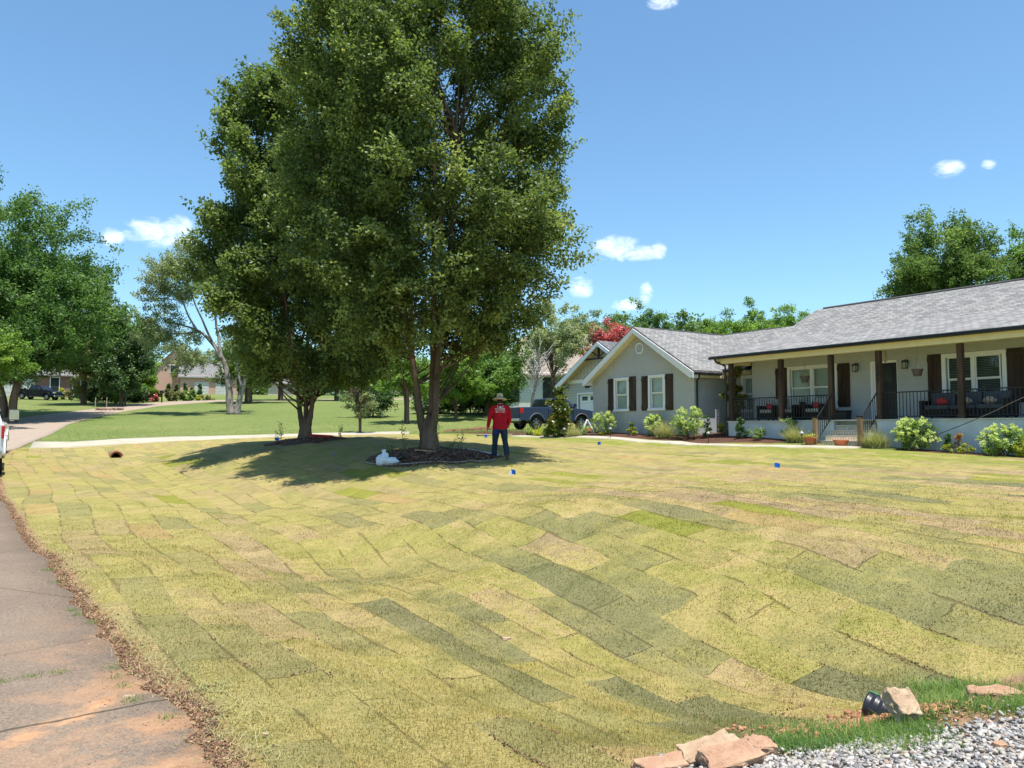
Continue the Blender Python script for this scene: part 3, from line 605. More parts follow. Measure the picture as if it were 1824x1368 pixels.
def px_tree(name, label, px, Y, top, half, bot, nleaf, L, leafm, seed, n_l=6, skew=0, **kw):
    """tree standing in direction px at depth Y; crown spans rows top..bot (photo rows), half width in photo px"""
    b = at(px, Y); k = Y / F; zt = CZ + (765 - top) * k - b[2]; zb = CZ + (765 - bot) * k - b[2]; w_ = half * k; r = random.Random(seed)
    cz = (zt + zb) / 2; hz_ = (zt - zb) / 2; w_ *= 1.1; lobes = [(skew * k, 0, cz, w_ * .8, w_ * .8, hz_ * 1.02)]
    for i in range(n_l):
        a = i * 6.283 / n_l + r.uniform(-.4, .4); f = r.uniform(.45, .75); zz = cz + r.uniform(-.55, .45) * hz_; sh = math.sqrt(max(.1, 1 - ((zz - cz) / hz_) ** 2))
        q = r.uniform(.38, .55); lobes.append((skew * k + math.cos(a) * w_ * f * sh, math.sin(a) * w_ * f * sh, zz, w_ * q, w_ * q, hz_ * q * .9))
    return crown_tree(name, label, b, lobes, nleaf, L, leafm, seed=seed, low=max(.15, zb), **kw)

G_BACK = 'trees along the far side of the street'
px_tree('maple_tree', 'huge dense maple at the left edge of the picture, over the street', -6, 62, 322, 190, 672, 170000, .23, L_OAK, 31, 10, trunk_r=.5, cl=1.3, dens=.12, tone=-.08)
# low limb of foliage in front of it
px_tree('maple_tree', 'light green young maple at the far left in front of the huge maple', -14, 50, 585, 58, 690, 15000, .18, L_LIGHT, 33, 4, trunk_r=.14, cl=.6)
px_tree('shade_tree', 'dark trunked shade tree by the black pickup lawn', 18, 57, 560, 90, 690, 34000, .2, L_OAK, 35, 6, trunk_r=.34, cl=.9, ntr=2)
px_tree('shade_tree', 'olive brown shade tree right of the huge maple', 150, 86, 508, 70, 700, 36000, .27, L_OLIVE, 37, 6, trunk_r=.35, cl=1.2)
px_tree('shade_tree', 'tall dark green tree seen above the olive brown one', 188, 105, 498, 40, 690, 20000, .32, L_OAK, 39, 5, trunk_r=.35, cl=1.2)
px_tree('shade_tree', 'dark straight-trunked tree standing beside the curving street', 217, 84, 540, 50, 702, 26000, .25, L_DEEP, 41, 6, trunk_r=.26, cl=1.0)
px_tree('shade_tree', 'bright round tree between the dark tree and the brick house', 250, 97, 625, 32, 712, 12000, .25, L_LIGHT, 43, 4, trunk_r=.2, cl=.8)
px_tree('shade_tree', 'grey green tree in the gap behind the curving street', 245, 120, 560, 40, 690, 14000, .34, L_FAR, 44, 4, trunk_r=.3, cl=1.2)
px_tree('crape_myrtle', 'reddish crape myrtle at the corner of the left brick house', 160, 101, 648, 22, 712, 7000, .22, L_OLIVE, 45, 4, trunk_r=.12, cl=.7, ntr=3)
px_tree('crape_myrtle', 'crape myrtle with scattered coral flowers beside the black mailbox', 262, 98, 680, 20, 722, 5500, .2, L_YEL, 46, 4, trunk_r=.08, cl=.5, ntr=3, tone=-.35)

# river birch: leaning grey stems, thin crown
b = at(412, 68); kk = 68 / F
def bl(px, py, dy=0): return ((px - 412) * kk, dy, CZ + (765 - py) * kk - b[2])
lob = []
for px, py, rx, ry, dy in [(300, 500, 62, 50, 0), (255, 545, 42, 42, 1), (350, 470, 52, 46, -1), (400, 500, 50, 60, 2), (300, 590, 52, 34, 0), (345, 640, 46, 26, -1), (400, 600, 45, 60, 2), (232, 480, 20, 12, 0), (270, 610, 30, 28, 1), (438, 640, 30, 34, 0)]:
    q = bl(px, py, dy * 1.5); lob.append((*q, rx * kk, rx * kk * .8, ry * kk))
t = crown_tree('birch_tree', 'leaning grey river birch with thin airy foliage on the neighbour lawn', b, lob, 44000, .17, L_BIRCH, seed=51, cl=.8, trunk=False, dens=.6, tone=.15)
mb = MB(); r_ = random.Random(5)
for pts, r0 in [([(412, 742), (405, 690), (392, 640), (350, 590), (290, 570)], .42), ([(422, 742), (430, 690), (445, 630), (450, 560)], .36), ([(392, 640), (385, 600), (372, 540), (360, 470)], .2), ([(350, 590), (330, 560), (300, 500)], .13), ([(392, 640), (370, 600), (340, 540), (310, 470)], .16),
                ([(398, 665), (385, 650), (340, 640), (300, 655)], .1), ([(350, 590), (300, 592), (250, 560)], .1), ([(430, 690), (418, 640), (410, 560)], .15)]:
    limb(mb, [bl(px, py, i * .3) for i, (px, py) in enumerate(pts)], r0, .04, 8, .03, 5, r_)
mb.build('trunk', BARK_L, t, True)

# middle ground behind the pears
px_tree('shade_tree', 'dark trunked tree behind the birch on the neighbour lawn', 443, 92, 600, 60, 690, 16000, .28, L_FAR, 53, 5, trunk_r=.5, cl=1.1)
px_tree('shade_tree', 'green tree filling the gap between birch and smaller pear', 500, 108, 560, 70, 690, 14000, .33, L_OAK, 55, 5, trunk_r=.4, cl=1.3)
px_tree('shade_tree', 'background tree right behind the smaller pear trunk', 600, 104, 580, 70, 700, 14000, .33, L_DEEP, 56, 5, trunk_r=.4, cl=1.3)
px_tree('sapling', 'slender vase-shaped sapling on the lawn between the two pears', 642, 49, 668, 34, 742, 4200, .13, L_BIRCH, 57, 5, trunk_r=.05, cl=.35, ntr=4)
px_tree('shrub', 'dark rounded shrub behind the vase-shaped sapling', 665, 64, 682, 44, 748, 10000, .17, L_DEEP, 58, 4, trunk_r=.08, cl=.6, cat='shrub')
px_tree('young_tree', 'light green young tree with a low fork left of the large pear trunk', 726, 57, 628, 50, 712, 9000, .18, L_LIGHT, 59, 5, trunk_r=.16, cl=.6, ntr=2)
px_tree('young_tree', 'bright green tree just right of the large pear trunk', 812, 60, 615, 54, 728, 18000, .19, L_LIGHT, 60, 5, trunk_r=.15, cl=.6)
px_tree('shade_tree', 'mid green tree above the dark hedge left of the white neighbour house', 868, 66, 585, 72, 730, 36000, .21, L_OAK, 61, 6, trunk_r=.25, cl=.9, tone=.25)
for i, (px, top, half, lab) in enumerate([(800, 690, 32, 'dark evergreen hedge shrub beside the pear trunk'), (838, 684, 34, 'dark evergreen hedge shrub left of the man'), (884, 690, 32, 'dark evergreen hedge shrub behind the straw hat'), (765, 695, 30, 'dark evergreen hedge shrub behind the large pear trunk')]):
    px_tree('hedge_shrub', lab, px, 69, top, half, 742, 9000, .16, L_DEEP, 63 + i, 4, trunk_r=.08, cl=.7, cat='shrub', group='dark hedge shrubs at the back of the lawn', dens=.1)
px_tree('shade_tree', 'yellow green tree leaning out right of the large pear crown', 985, 60, 505, 66, 690, 17000, .19, L_BIRCH, 68, 6, trunk_r=.2, cl=.7, dens=.7, tone=.3)
px_tree('shade_tree', 'dense green tree behind the roof of the tan neighbour house', 1010, 84, 600, 44, 700, 9000, .24, L_OAK, 69, 5, trunk_r=.25, cl=1.0)
# bare grey tree in front of the neighbour house
b = at(948, 56); kk = 56 / F; t = thing('dead_tree', 'bare grey branching tree beside the white neighbour house', 'tree', b); mb = MB(); r_ = random.Random(9)
def dl(px, py, dy=0): return ((px - 948) * kk, dy, CZ + (765 - py) * kk - b[2])
limb(mb, [dl(945, 745), dl(948, 712), dl(953, 690), dl(958, 665)], .13, .07, 7, .01, 4, r_); tb = MB()
for i in range(46):
    y0 = r_.uniform(640, 705); x0 = 948 + (745 - y0) * .12; x1 = x0 + r_.uniform(-30, 34); y1 = y0 - r_.uniform(10, 55)
    limb(tb, [dl(x0, y0), dl((x0 + x1) / 2 + r_.uniform(-3, 3), (y0 + y1) / 2, r_.uniform(-.6, .6)), dl(x1, y1, r_.uniform(-1.2, 1.2))], .035, .008, 5, .03, 4, r_)
mb.build('trunk', BARK_L, t, True); tb.build('branches', mat('dead_twig', (.42, .39, .35), .9, .1), t, True)
px_tree('crape_myrtle', 'crape myrtle in full coral red bloom behind the grey gable roof', 1085, 62, 578, 52, 655, 20000, .17, L_RED, 70, 7, trunk_r=.12, cl=.6, ntr=3, tone=.12, dens=.2)
TL = [(1010, 585, 44, 1), (1062, 556, 40, 0), (1118, 552, 40, 1), (1170, 560, 36, 0), (1222, 572, 34, 1), (1262, 566, 30, 2), (1308, 560, 30, 2), (1350, 548, 38, 2), (1398, 554, 32, 2), (1450, 585, 34, 1), (960, 600, 40, 0)]
LABS = ['above the tan roof', 'left of the crape myrtle', 'right above the crape myrtle', 'just above the gable apex', 'right of the gable apex', 'over the low connecting ridge', 'left of the bright round crown', 'the bright round crown above the roof valley', 'where the main roof starts', 'mostly behind the main roof', 'behind the large pear crown']
for i, ((px, top, half, kd), lb_) in enumerate(zip(TL, LABS)):
    px_tree('woodland_tree', ['deep green', 'mid green', 'light green'][kd] + ' tree in the distant tree line, ' + lb_, px, 108 + (i % 3) * 6, top - 8, half * 1.3, 715, 32000, .3, [L_OAK, L_FAR, L_LIGHT][kd], 80 + i, 7, trunk_r=.35, cl=1.3, dens=.0, ln=.7, flat=.7, group='distant tree line behind the houses')
px_tree('shade_tree', 'tall oak showing its bare stem above the grey roof ridge', 1690, 66, 376, 92, 590, 65000, .22, L_FAR, 95, 8, trunk_r=.3, cl=1.0, dens=.62, tone=-.12)
px_tree('shade_tree', 'tall oak cut by the right edge of the picture behind the roof', 1845, 68, 385, 72, 600, 42000, .22, L_OAK, 96, 7, trunk_r=.3, cl=1.0, dens=.5, tone=.2)
# far street end
px_tree('shade_tree', 'small tree far up the street left of the brick house', 330, 150, 650, 30, 700, 5000, .4, L_FAR, 97, 4, trunk_r=.3, cl=1.2)
for i, (px, top, half) in enumerate([(60, 640, 60), (130, 600, 50), (330, 655, 36), (380, 640, 40), (440, 630, 50), (520, 620, 60), (620, 620, 60), (720, 625, 60), (820, 640, 50), (20, 600, 60)]):
    px_tree('woodland_tree', 'dim tree at the back of the valley, ' + ['over the brick garage', 'over the grey roof', 'left behind the brick gable', 'right behind the brick gable', 'behind the birch stems', 'left behind the smaller pear', 'right behind the smaller pear', 'left behind the large pear trunk', 'behind the dark hedge', 'behind the huge maple trunk'][i], px, 158, top, half, 706, 6500, .5, L_FAR if i % 2 else L_OAK, 110 + i, 4, trunk_r=.4, cl=1.8, group='trees closing the view up the street')

def far_wood(name, label, pxs, Y, tops, n, L, m, seed):
    r = np.random.default_rng(seed); cc = []
    for px in range(pxs[0], pxs[1], 9):
        b = at(px, Y + r.uniform(-8, 8)); top = np.interp(px, [q[0] for q in tops], [q[1] for q in tops]) + r.uniform(-8, 8); zt = CZ + (765 - top) / F * Y
        for i in range(9): cc.append((b[0] + r.normal(0, 1), b[1] + r.normal(0, 2), b[2] + (zt - b[2]) * r.uniform(.0, 1)))
    cc = np.array(cc); p, tn = clusters(cc, r.uniform(1.0, 2.2, len(cc)), n, r, .9)
    o = link(name, leaves_mesh(name, p, L, L * .7, tn, .2, .5, r), m); tag(o, label, kind='stuff')
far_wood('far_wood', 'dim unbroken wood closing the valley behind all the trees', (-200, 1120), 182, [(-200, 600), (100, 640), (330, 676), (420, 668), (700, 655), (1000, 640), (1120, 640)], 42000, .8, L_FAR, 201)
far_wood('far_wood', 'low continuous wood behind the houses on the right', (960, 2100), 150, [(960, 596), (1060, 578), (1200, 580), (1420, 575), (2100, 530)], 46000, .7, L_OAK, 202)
# ---------------------------------------------------------------- small plants
def shrub(name, label, x, y, w, hgt, n, L, leafm, seed, cat='shrub', flowers=None, nfl=0, group=None, cone=False, parts=True):
    r = np.random.default_rng(seed); z = h(x, y); t = thing(name, label, cat, (x, y, z), 0, group)
    N = max(8, n // 60); cc = []
    for i in range(N):
        zz = r.uniform(.12, .9); a = r.uniform(0, 6.28); rad_ = (w / 2) * ((1 - zz) ** .7 * 1.0 if cone else math.sqrt(max(.05, 1 - ((zz - .42) / .62) ** 2))) * r.uniform(.3, .95)
        cc.append((math.cos(a) * rad_, math.sin(a) * rad_, zz * hgt))
    cc = np.array(cc); cr = np.full(N, min(w, hgt) * (.13 if not cone else .1)); p, tn = clusters(cc, cr * (1.5 if cone else 1.35), int(n * (2.2 if cone else 1.5)), r, 1.0, ctr=np.array([0, 0, 0]), ln=1.0); p[:, 2] = np.maximum(p[:, 2], .01)
    link('foliage', leaves_mesh('foliage', p, L, L * .6, tn, .1, .5, r), leafm, t)
    mb = MB(); rr = random.Random(seed)
    for i in range(9):
        k = rr.randrange(N); c = cc[k]; limb(mb, [(0, 0, -.05), (c[0] * .4, c[1] * .4, c[2] * .5), tuple(c)], .012, .004, 4, .004, 3, rr)
    mb.build('stems', BARK, t, True)
    if flowers:
        fc = []
        for i in range(nfl):
            a = r.uniform(0, 6.28); zz = r.uniform(.35, 1.08); rad_ = (w / 2) * math.sqrt(max(.08, 1.15 - ((zz - .4) / .68) ** 2)) * r.uniform(.65, 1.02); fc.append((math.cos(a) * rad_, math.sin(a) * rad_, zz * hgt))
        fc = np.array(fc); p, tn = clusters(fc, np.full(nfl, .065), nfl * 60, r, 1.15)
        link('flowers', leaves_mesh('flowers', p, .035, .03, tn, 0, .6, r), flowers, t)
    return t
def blades_mesh(name, roots, L, width, lean, v, r=rng, seg=2, curl=.6):
    """arching blades; roots (n,3); L (n,), lean (n,) 0 upright..1 flat"""
    n = len(roots); a = r.uniform(0, 2 * math.pi, n); dx, dy = np.cos(a), np.sin(a); V = []; k = seg
    sdx, sdy = -dy, dx; pts = []
    for i in range(k + 1):
        f = i / k; hor = L * lean * (f + curl * f * f) * .6; ver = L * (f - .5 * lean * f * f) * np.sqrt(np.maximum(.15, 1 - lean * .6))
        c = roots + np.stack([dx * hor, dy * hor, ver], 1); wd = width * (1 - f * .96)
        pts.append((c + np.stack([sdx * wd, sdy * wd, 0 * wd], 1) * .5, c - np.stack([sdx * wd, sdy * wd, 0 * wd], 1) * .5))
    V = np.stack([q for p_ in pts for q in p_], 1).reshape(-1, 3); m_ = 2 * (k + 1); base = np.arange(n)[:, None] * m_
    Fc = np.concatenate([base + np.array([2 * i, 2 * i + 1, 2 * i + 3, 2 * i + 2]) for i in range(k)], 0)
    vv = np.tile(v, k); return fast_mesh(name, V, Fc, {'v': ('FACE', 'FLOAT', np.clip(vv, 0, 1))})
def grass_clump(name, label, x, y, w, hgt, n, leafm, seed, group=None, cat='ornamental grass', width=.012, tone=.5):
    r = np.random.default_rng(seed); z = h(x, y); t = thing(name, label, cat, (x, y, z), 0, group)
    rt = np.stack([r.normal(0, w * .09, n), r.normal(0, w * .09, n), np.zeros(n)], 1)
    Lg = hgt * r.uniform(.6, 1.2, n); link('blades', blades_mesh('blades', rt, Lg, np.full(n, width), r.uniform(.15, .95, n), r.normal(tone, .25, n), r, 5, .9), leafm, t); return t

# ---------------------------------------------------------------- buildings
def spx(px, T):
    k = (px - 912) / F / 1.0; return T * (DN[0] * k * 0 + (.5534 * k - .8329)) / (.5534 + .8329 * k)
def zpx(px, py, T):
    s = spx(px, T); Y = DN[1] * s + NN[1] * T; return CZ + (765 - py) / F * Y
def brick_mat(name, c1, c2, mortar, axis, scale=1.0, rough=.9, bumpd=.01, msize=.012, bw=.215, bh=.072, off=.5):
    """bricks / siding / shingles laid in object space: axis 'x' or 'y' runs along the courses, z is up"""
    m = bpy.data.materials.new(name); m.use_nodes = True; t = NT(m.node_tree); b = t.n['Principled BSDF']
    co = t.node('ShaderNodeTexCoord').outputs['Object']; x, y, z = t.sep(co)
    u = x if axis == 'x' else y
    v = t.comb(u, t.m('MULTIPLY', z, scale)); br = t.node('ShaderNodeTexBrick'); t.inp(br.inputs['Vector'], v); br.offset = off
    br.inputs['Scale'].default_value = 1; br.inputs['Brick Width'].default_value = bw; br.inputs['Row Height'].default_value = bh
    br.inputs['Mortar Size'].default_value = msize; br.inputs['Mortar Smooth'].default_value = .3; br.inputs['Bias'].default_value = 0
    t.inp(br.inputs[1], c1); t.inp(br.inputs[2], c2); t.inp(br.inputs[3], mortar)
    c = t.mix(.12, br.outputs[0], t.mix(1.0, br.outputs[0], t.ramp(t.noise(co, 2.2, 5, .65), [(.3, (.6, .6, .6)), (.7, (1.35, 1.35, 1.35))]), 'MULTIPLY'))
    t.inp(b.inputs['Base Color'], c); b.inputs['Roughness'].default_value = rough; b.inputs['Specular IOR Level'].default_value = .2
    bn = t.node('ShaderNodeBump'); bn.inputs['Strength'].default_value = .7; bn.inputs['Distance'].default_value = bumpd
    t.inp(bn.inputs['Height'], t.m('SUBTRACT', t.m('MULTIPLY', t.noise(co, 28, 4, .7), .6), br.outputs[1])); t.l.new(bn.outputs[0], b.inputs['Normal']); return m
GREY = (.48, .5, .52)
M_WX = brick_mat('grey_painted_brick', GREY, (.47, .49, .51), (.45, .47, .49), 'x', bumpd=.006)
M_WY = brick_mat('grey_painted_brick_side', GREY, (.47, .49, .51), (.45, .47, .49), 'y', bumpd=.006)
M_SHX = brick_mat('roof_shingles', (.31, .3, .285), (.175, .17, .165), (.09, .09, .09), 'x', 2.2, .95, .02, .012, .27, .14, .37)
M_SHY = brick_mat('roof_shingles_side', (.31, .3, .285), (.175, .17, .165), (.09, .09, .09), 'y', 1.9, .95, .02, .012, .27, .14, .37)
M_TRIM = mat('white_trim', (.84, .85, .88), .5, .3, .03)
M_CREAM = mat('cream_fascia', (.86, .75, .48), .6, .3, .04)
M_BLK = mat('black_metal', (.018, .018, .02), .4, .5, .1)
M_WOOD = mat('dark_stained_wood', (.055, .034, .026), .65, .3, .35, 4, .5, 30, stretch=(1, 1, .15))
M_POST = mat('brown_post', (.085, .052, .038), .7, .3, .3, 4, .4, 30, stretch=(1, 1, .15))
M_TANP = mat('tan_newel', (.30, .2, .12), .75, .2, .25, 4, .3, 30, stretch=(1, 1, .15))  # newel posts in a lighter tan than the porch posts
M_GLASS = mat('window_glass', (.05, .06, .06), .06, .7, .2, .6)
M_BLIND = brick_mat('blinds', (.8, .82, .8), (.76, .78, .76), (.4, .41, .4), 'x', 1, .6, .003, .006, 9, .055)
M_BLIND_D = brick_mat('dark_blinds', (.30, .31, .3), (.22, .23, .23), (.03, .035, .035), 'x', 1, .6, .003, .016, 9, .055)
M_DOOR = mat('dark_door', (.015, .014, .02), .3, .5, .2)
M_STEP = brick_mat('brick_steps', (.78, .68, .54), (.68, .58, .44), (.46, .4, .32), 'x', 1, .9, .01, .012, .1, .17)
M_PORCH = mat('porch_floor', (.58, .59, .57), .8, .2, .1)
M_CEIL = mat('porch_ceiling', (.8, .74, .58), .7, .2, .05)

def glass_mat():
    m = bpy.data.materials.new('pane_glass'); m.use_nodes = True; t = NT(m.node_tree); t.n.clear()
    tr = t.node('ShaderNodeBsdfTransparent'); g = t.node('ShaderNodeBsdfGlossy'); g.inputs['Roughness'].default_value = .02
    fr = t.node('ShaderNodeFresnel'); fr.inputs[0].default_value = 1.5; mx = t.node('ShaderNodeMixShader')
    t.inp(mx.inputs[0], t.m('MULTIPLY', fr.outputs[0], t.m('SUBTRACT', 1.0, t.node('ShaderNodeNewGeometry').outputs['Backfacing']), clamp=True)); tr.inputs[0].default_value = (.82, .87, .86, 1)
    t.l.new(tr.outputs[0], mx.inputs[1]); t.l.new(g.outputs[0], mx.inputs[2]); t.l.new(mx.outputs[0], t.node('ShaderNodeOutputMaterial').inputs[0]); return m
M_PANE = glass_mat()

S0, T0 = -22.0, 28.0
HO = (-S0, -T0, 0)
house = thing('ranch_house', 'grey painted brick ranch house with gabled wing and railed front porch', 'house', (*st(S0, T0), 0), HROT)
house.location.z = 0
def hb(): return MB(HO)
def sash_window(parent, s0, s1, z0, z1, T, cols=1, trim=.11, blind=M_BLIND, name='window', off=HO, split=.5):
    """a window in a wall at t = T facing -t; outer trim edges s0..s1, z0..z1"""
    f = MB(off); d = T - .05
    f.box(s0, s0 + trim, d, T + .1, z0, z1); f.box(s1 - trim, s1, d, T + .1, z0, z1)
    f.box(s0 + trim, s1 - trim, d, T + .1, z1 - trim, z1); f.box(s0 - .03, s1 + .03, d - .03, T + .1, z0 - .004, z0 + trim * .8)
    w0, w1 = s0 + trim, s1 - trim; zb, zt = z0 + trim * .8, z1 - trim; cw = (w1 - w0) / cols
    for c in range(cols):
        a, b_ = w0 + c * cw, w0 + (c + 1) * cw
        if c: f.box(a - .05, a + .05, d + .01, T + .1, zb, zt)
        zm = zb + (zt - zb) * split
        for (p, q, dd) in ((zb, zm, .045), (zm, zt, .02)):
            f.box(a + .052, a + .092, T + dd - .03, T + dd, p, q); f.box(b_ - .092, b_ - .052, T + dd - .03, T + dd, p, q)
            f.box(a + .092, b_ - .092, T + dd - .03, T + dd, p, p + .035); f.box(a + .092, b_ - .092, T + dd - .03, T + dd, q - .035, q)
    w_ = f.build(name, M_TRIM, parent)
    g = MB(off); g.box(w0 + .02, w1 - .02, T + .052, T + .06, zb, zt); g.build('pane', M_PANE, w_)
    g = MB(off); g.box(w0 + .02, w1 - .02, T + .10, T + .12, zb, zt); g.build('blind', blind, w_)
    return w_
def shutter(parent, s0, s1, z0, z1, T, m=M_WOOD, off=HO):
    f = MB(off); n = 3; w_ = (s1 - s0) / n
    for i in range(n): f.box(s0 + i * w_ + .004, s0 + (i + 1) * w_ - .004, T - .035, T - .005, z0, z1)
    f.box(s0, s1, T - .06, T - .037, z0 + (z1 - z0) * .06, z0 + (z1 - z0) * .15); f.box(s0, s1, T - .06, T - .037, z1 - (z1 - z0) * .15, z1 - (z1 - z0) * .06)
    return f.build('shutter', m, parent)
def wall_with_holes(mb, s0, s1, z0, z1, T, th, holes):
    """wall slab with rectangular openings (a,b,c,d)"""
    xs = sorted({s0, s1, *[q for hh in holes for q in hh[:2]]})
    for a, b_ in zip(xs[:-1], xs[1:]):
        cuts = sorted([(hh[2], hh[3]) for hh in holes if hh[0] <= a + 1e-6 and hh[1] >= b_ - 1e-6]); z = z0
        for c, d in cuts: mb.box(a, b_, T, T + th, z, c); z = d
        mb.box(a, b_, T, T + th, z, z1)
E0, E1, RS = -30.52, -23.02, -26.77       # wing roof edges and ridge (s)
WZ, RZ = 4.15, 6.42                       # eave and ridge heights
TG = 25.0
# windows of the gable wall
gw = []
for a, b_, ya, yb in [(1094.6, 1121.4, 673, 732.8), (1155.8, 1186, 667.5, 731)]:
    gw.append((spx(a, TG), spx(b_, TG), zpx((a + b_) / 2, yb, TG), zpx((a + b_) / 2, ya, TG)))
holes = [(a + .09, b_ - .09, c + .07, d - .09) for a, b_, c, d in gw]
f = hb(); wall_with_holes(f, -30.2, -23.35, 1.0, 4.2, TG, .2, holes)
f.prism([(-30.2, 4.2), (-23.35, 4.2), (-23.35, 4.27), (RS, 6.28), (-30.2, 4.27)], 'y', TG, TG + .2)
wl = f.build('wall', M_WX, house)
f = hb(); f.box(-23.35 - .2, -23.353, TG + .202, 27.0, 1.0, 4.2); f.build('side_wall', M_WY, house); f = hb(); f.box(-30.197, -30.0, TG + .202, 36, 1.0, 4.2); f.build('side_wall', M_WY, house)
for (a, b_, c, d) in gw: sash_window(house, a, b_, c, d, TG)
for a, b_, ya, yb in [(1084, 1094.5, 675, 733), (1121.6, 1133.4, 670.5, 732), (1143.8, 1155.6, 670, 731.6), (1186.2, 1199.6, 666, 730.5)]:
    shutter(house, spx(a, TG), spx(b_, TG), zpx((a + b_) / 2, yb, TG), zpx((a + b_) / 2, ya, TG), TG, mat('weathered_shutter', (.07, .05, .038), .75, .2, .3, 4, .5, 30, stretch=(1, 1, .15)))
# round gable vent
vs_, vz = spx(1141, TG), zpx(1141, 620, TG); f = hb()
pts = [(vs_ + .27 * math.cos(i * math.pi / 12), vz + .27 * math.sin(i * math.pi / 12)) for i in range(24)]
f.add([(p[0], TG - .05, p[1]) for p in pts] + [(vs_ + (p[0] - vs_) * .8, TG - .05, vz + (p[1] - vz) * .8) for p in pts] + [(p[0], TG + .01, p[1]) for p in pts] + [(vs_ + (p[0] - vs_) * .8, TG - .01, vz + (p[1] - vz) * .8) for p in pts],
      [(i, (i + 1) % 24, 24 + (i + 1) % 24, 24 + i) for i in range(24)] + [(i, 48 + i, 48 + (i + 1) % 24, (i + 1) % 24) for i in range(24)] + [(24 + i, 24 + (i + 1) % 24, 72 + (i + 1) % 24, 72 + i) for i in range(24)])
for i in range(-3, 4):
    z_ = vz + i * .062; hw = math.sqrt(max(0, .215 ** 2 - (i * .062) ** 2)); f.add([(vs_ - hw, TG - .012, z_ + .02), (vs_ + hw, TG - .012, z_ + .02), (vs_ + hw, TG - .045, z_ - .022), (vs_ - hw, TG - .045, z_ - .022)], [(0, 1, 2, 3)])
f.build('gable_vent', M_TRIM, house)
# connecting wall and main front wall
TC, TM = 27.0, 26.5
cw_ = (spx(1322, TC), spx(1362, TC), 2.35, 3.95)
f = hb(); wall_with_holes(f, -23.35, -21.3, 1.0, 4.22, TC, .2, [(cw_[0] + .09, -21.5, cw_[2] + .07, cw_[3] - .09)]); 
wA = (spx(1404.5, TM), spx(1493, TM), 2.4, 4.12); wB = (spx(1680.5, TM), spx(1796.5, TM), 2.42, 4.14)
dr_ = (spx(1557.5, TM), spx(1599.5, TM), 1.93, 4.06); wC = (-6.6, -4.9, 2.45, 4.14)
f.build('wall', M_WX, house)
f = hb(); wall_with_holes(f, -21.28, -3.0, .5, 4.5, TM, .2, [(w_[0] + .09, w_[1] - .09, w_[2] + .07, w_[3] - .09) for w_ in (wA, wB)] + [(dr_[0], dr_[1], dr_[2], dr_[3])])
f.build('wall', M_WX, house)
f = hb(); f.box(-21.48, -21.283, TM, 27.0, 1.0, 4.9); f.build('side_wall', M_WY, house); f = hb(); f.box(-3.2, -3.003, TM + .202, 37.5, .4, 4.4); f.build('side_wall', M_WY, house)
f = hb(); f.box(-30, -3.2, 37.3, 37.5, .5, 4.3); f.build('rear_wall', M_WX, house)
sash_window(house, cw_[0], -21.52, cw_[2], cw_[3], TC, 1)
sash_window(house, *wA, TM, 2); sash_window(house, *wB, TM, 2, blind=M_BLIND_D, trim=.13)
for a, b_ in [(1383, 1404), (1494.2, 1515.5)]: shutter(house, spx(a, TM), spx(b_, TM), 2.45, 4.1, TM)
for a, b_ in [(1655, 1680), (1797, 1836)]: shutter(house, spx(a, TM), spx(b_, TM), 2.45, 4.16, TM)
# door with white casing
f = hb(); f.box(dr_[0] + .1, dr_[1] - .02, TM + .06, TM + .11, dr_[2], dr_[3] - .07)
for zz in (2.2, 2.75): 
    for q in (0.2, .55): f.box(dr_[0] + q + .03, dr_[0] + q + .27, TM + .045, TM + .058, zz, zz + .42)
door = f.build('door', M_DOOR, house)
f = hb(); f.box(dr_[0] + .25, dr_[1] - .2, TM + .04, TM + .057, 3.3, 3.85); f.build('door_window', M_GLASS, door)
f = hb(); f.lathe([(.0, 0), (.03, .0), (.03, .05), (0, .05)], (dr_[1] - .1, TM + .02, 2.9), 10); f.build('door_handle', M_BLK, door)
f = hb(); f.box(dr_[0] - .1, dr_[0], TM - .04, TM + .12, dr_[2], dr_[3] + .02); f.box(dr_[1], dr_[1] + .02, TM - .02, TM + .12, dr_[2], dr_[3] + .02); f.box(dr_[0], dr_[1], TM - .04, TM + .12, dr_[3] - .07, dr_[3] + .02)
f.box(dr_[0] + .0, dr_[0] + .09, TM + .0, TM + .12, dr_[2], dr_[3] - .07); f.build('door_frame', M_TRIM, house)
# roofs: wing (ridge runs back), connecting roof and main roof share one plane
f = hb(); k = (RZ - WZ) / (RS - E0); th = .09
TRW = 30.8
f.prism([(E0, WZ), (RS, RZ), (RS, RZ - th), (E0, WZ - th)], 'y', 24.6, 36)
f.prism([(RS, RZ), (E1, WZ), (E1, WZ - th), (RS, RZ - th)], 'y', 24.6, TRW)
f.build('roof', M_SHY, house)
p_ = .51; z_of = lambda t_: 4.25 + p_ * (t_ - 26.5)
TR = 32.6; sl = -22.55
f = hb()
def quad(pts, d=.09): f.add(pts + [(x, y, z - d) for x, y, z in pts], [(0, 1, 2, 3), (7, 6, 5, 4), (0, 4, 5, 1), (1, 5, 6, 2), (2, 6, 7, 3), (3, 7, 4, 0)])
zc = RZ + .02
tc_ = 26.5 + (zc - 4.25) / p_
quad([(-24.2, 26.5, 4.25), (-21.9, 26.5, 4.25), (-21.9, tc_, zc), (-27.6, tc_, zc)])
quad([(-27.6, tc_, zc), (sl, tc_, zc), (sl, tc_ + 6, zc - 3), (-27.6, tc_ + 6, zc - 3)])
f.build('roof', M_SHX, house)
f = hb()
ps = .236; TB = 29.5; zB = z_of(TB) + .012; zE = 4.62
quad([(-22.0, 24.5, zE), (-2.6, 24.5, zE), (-2.6, TB, zB), (-22.0, TB, zB)])
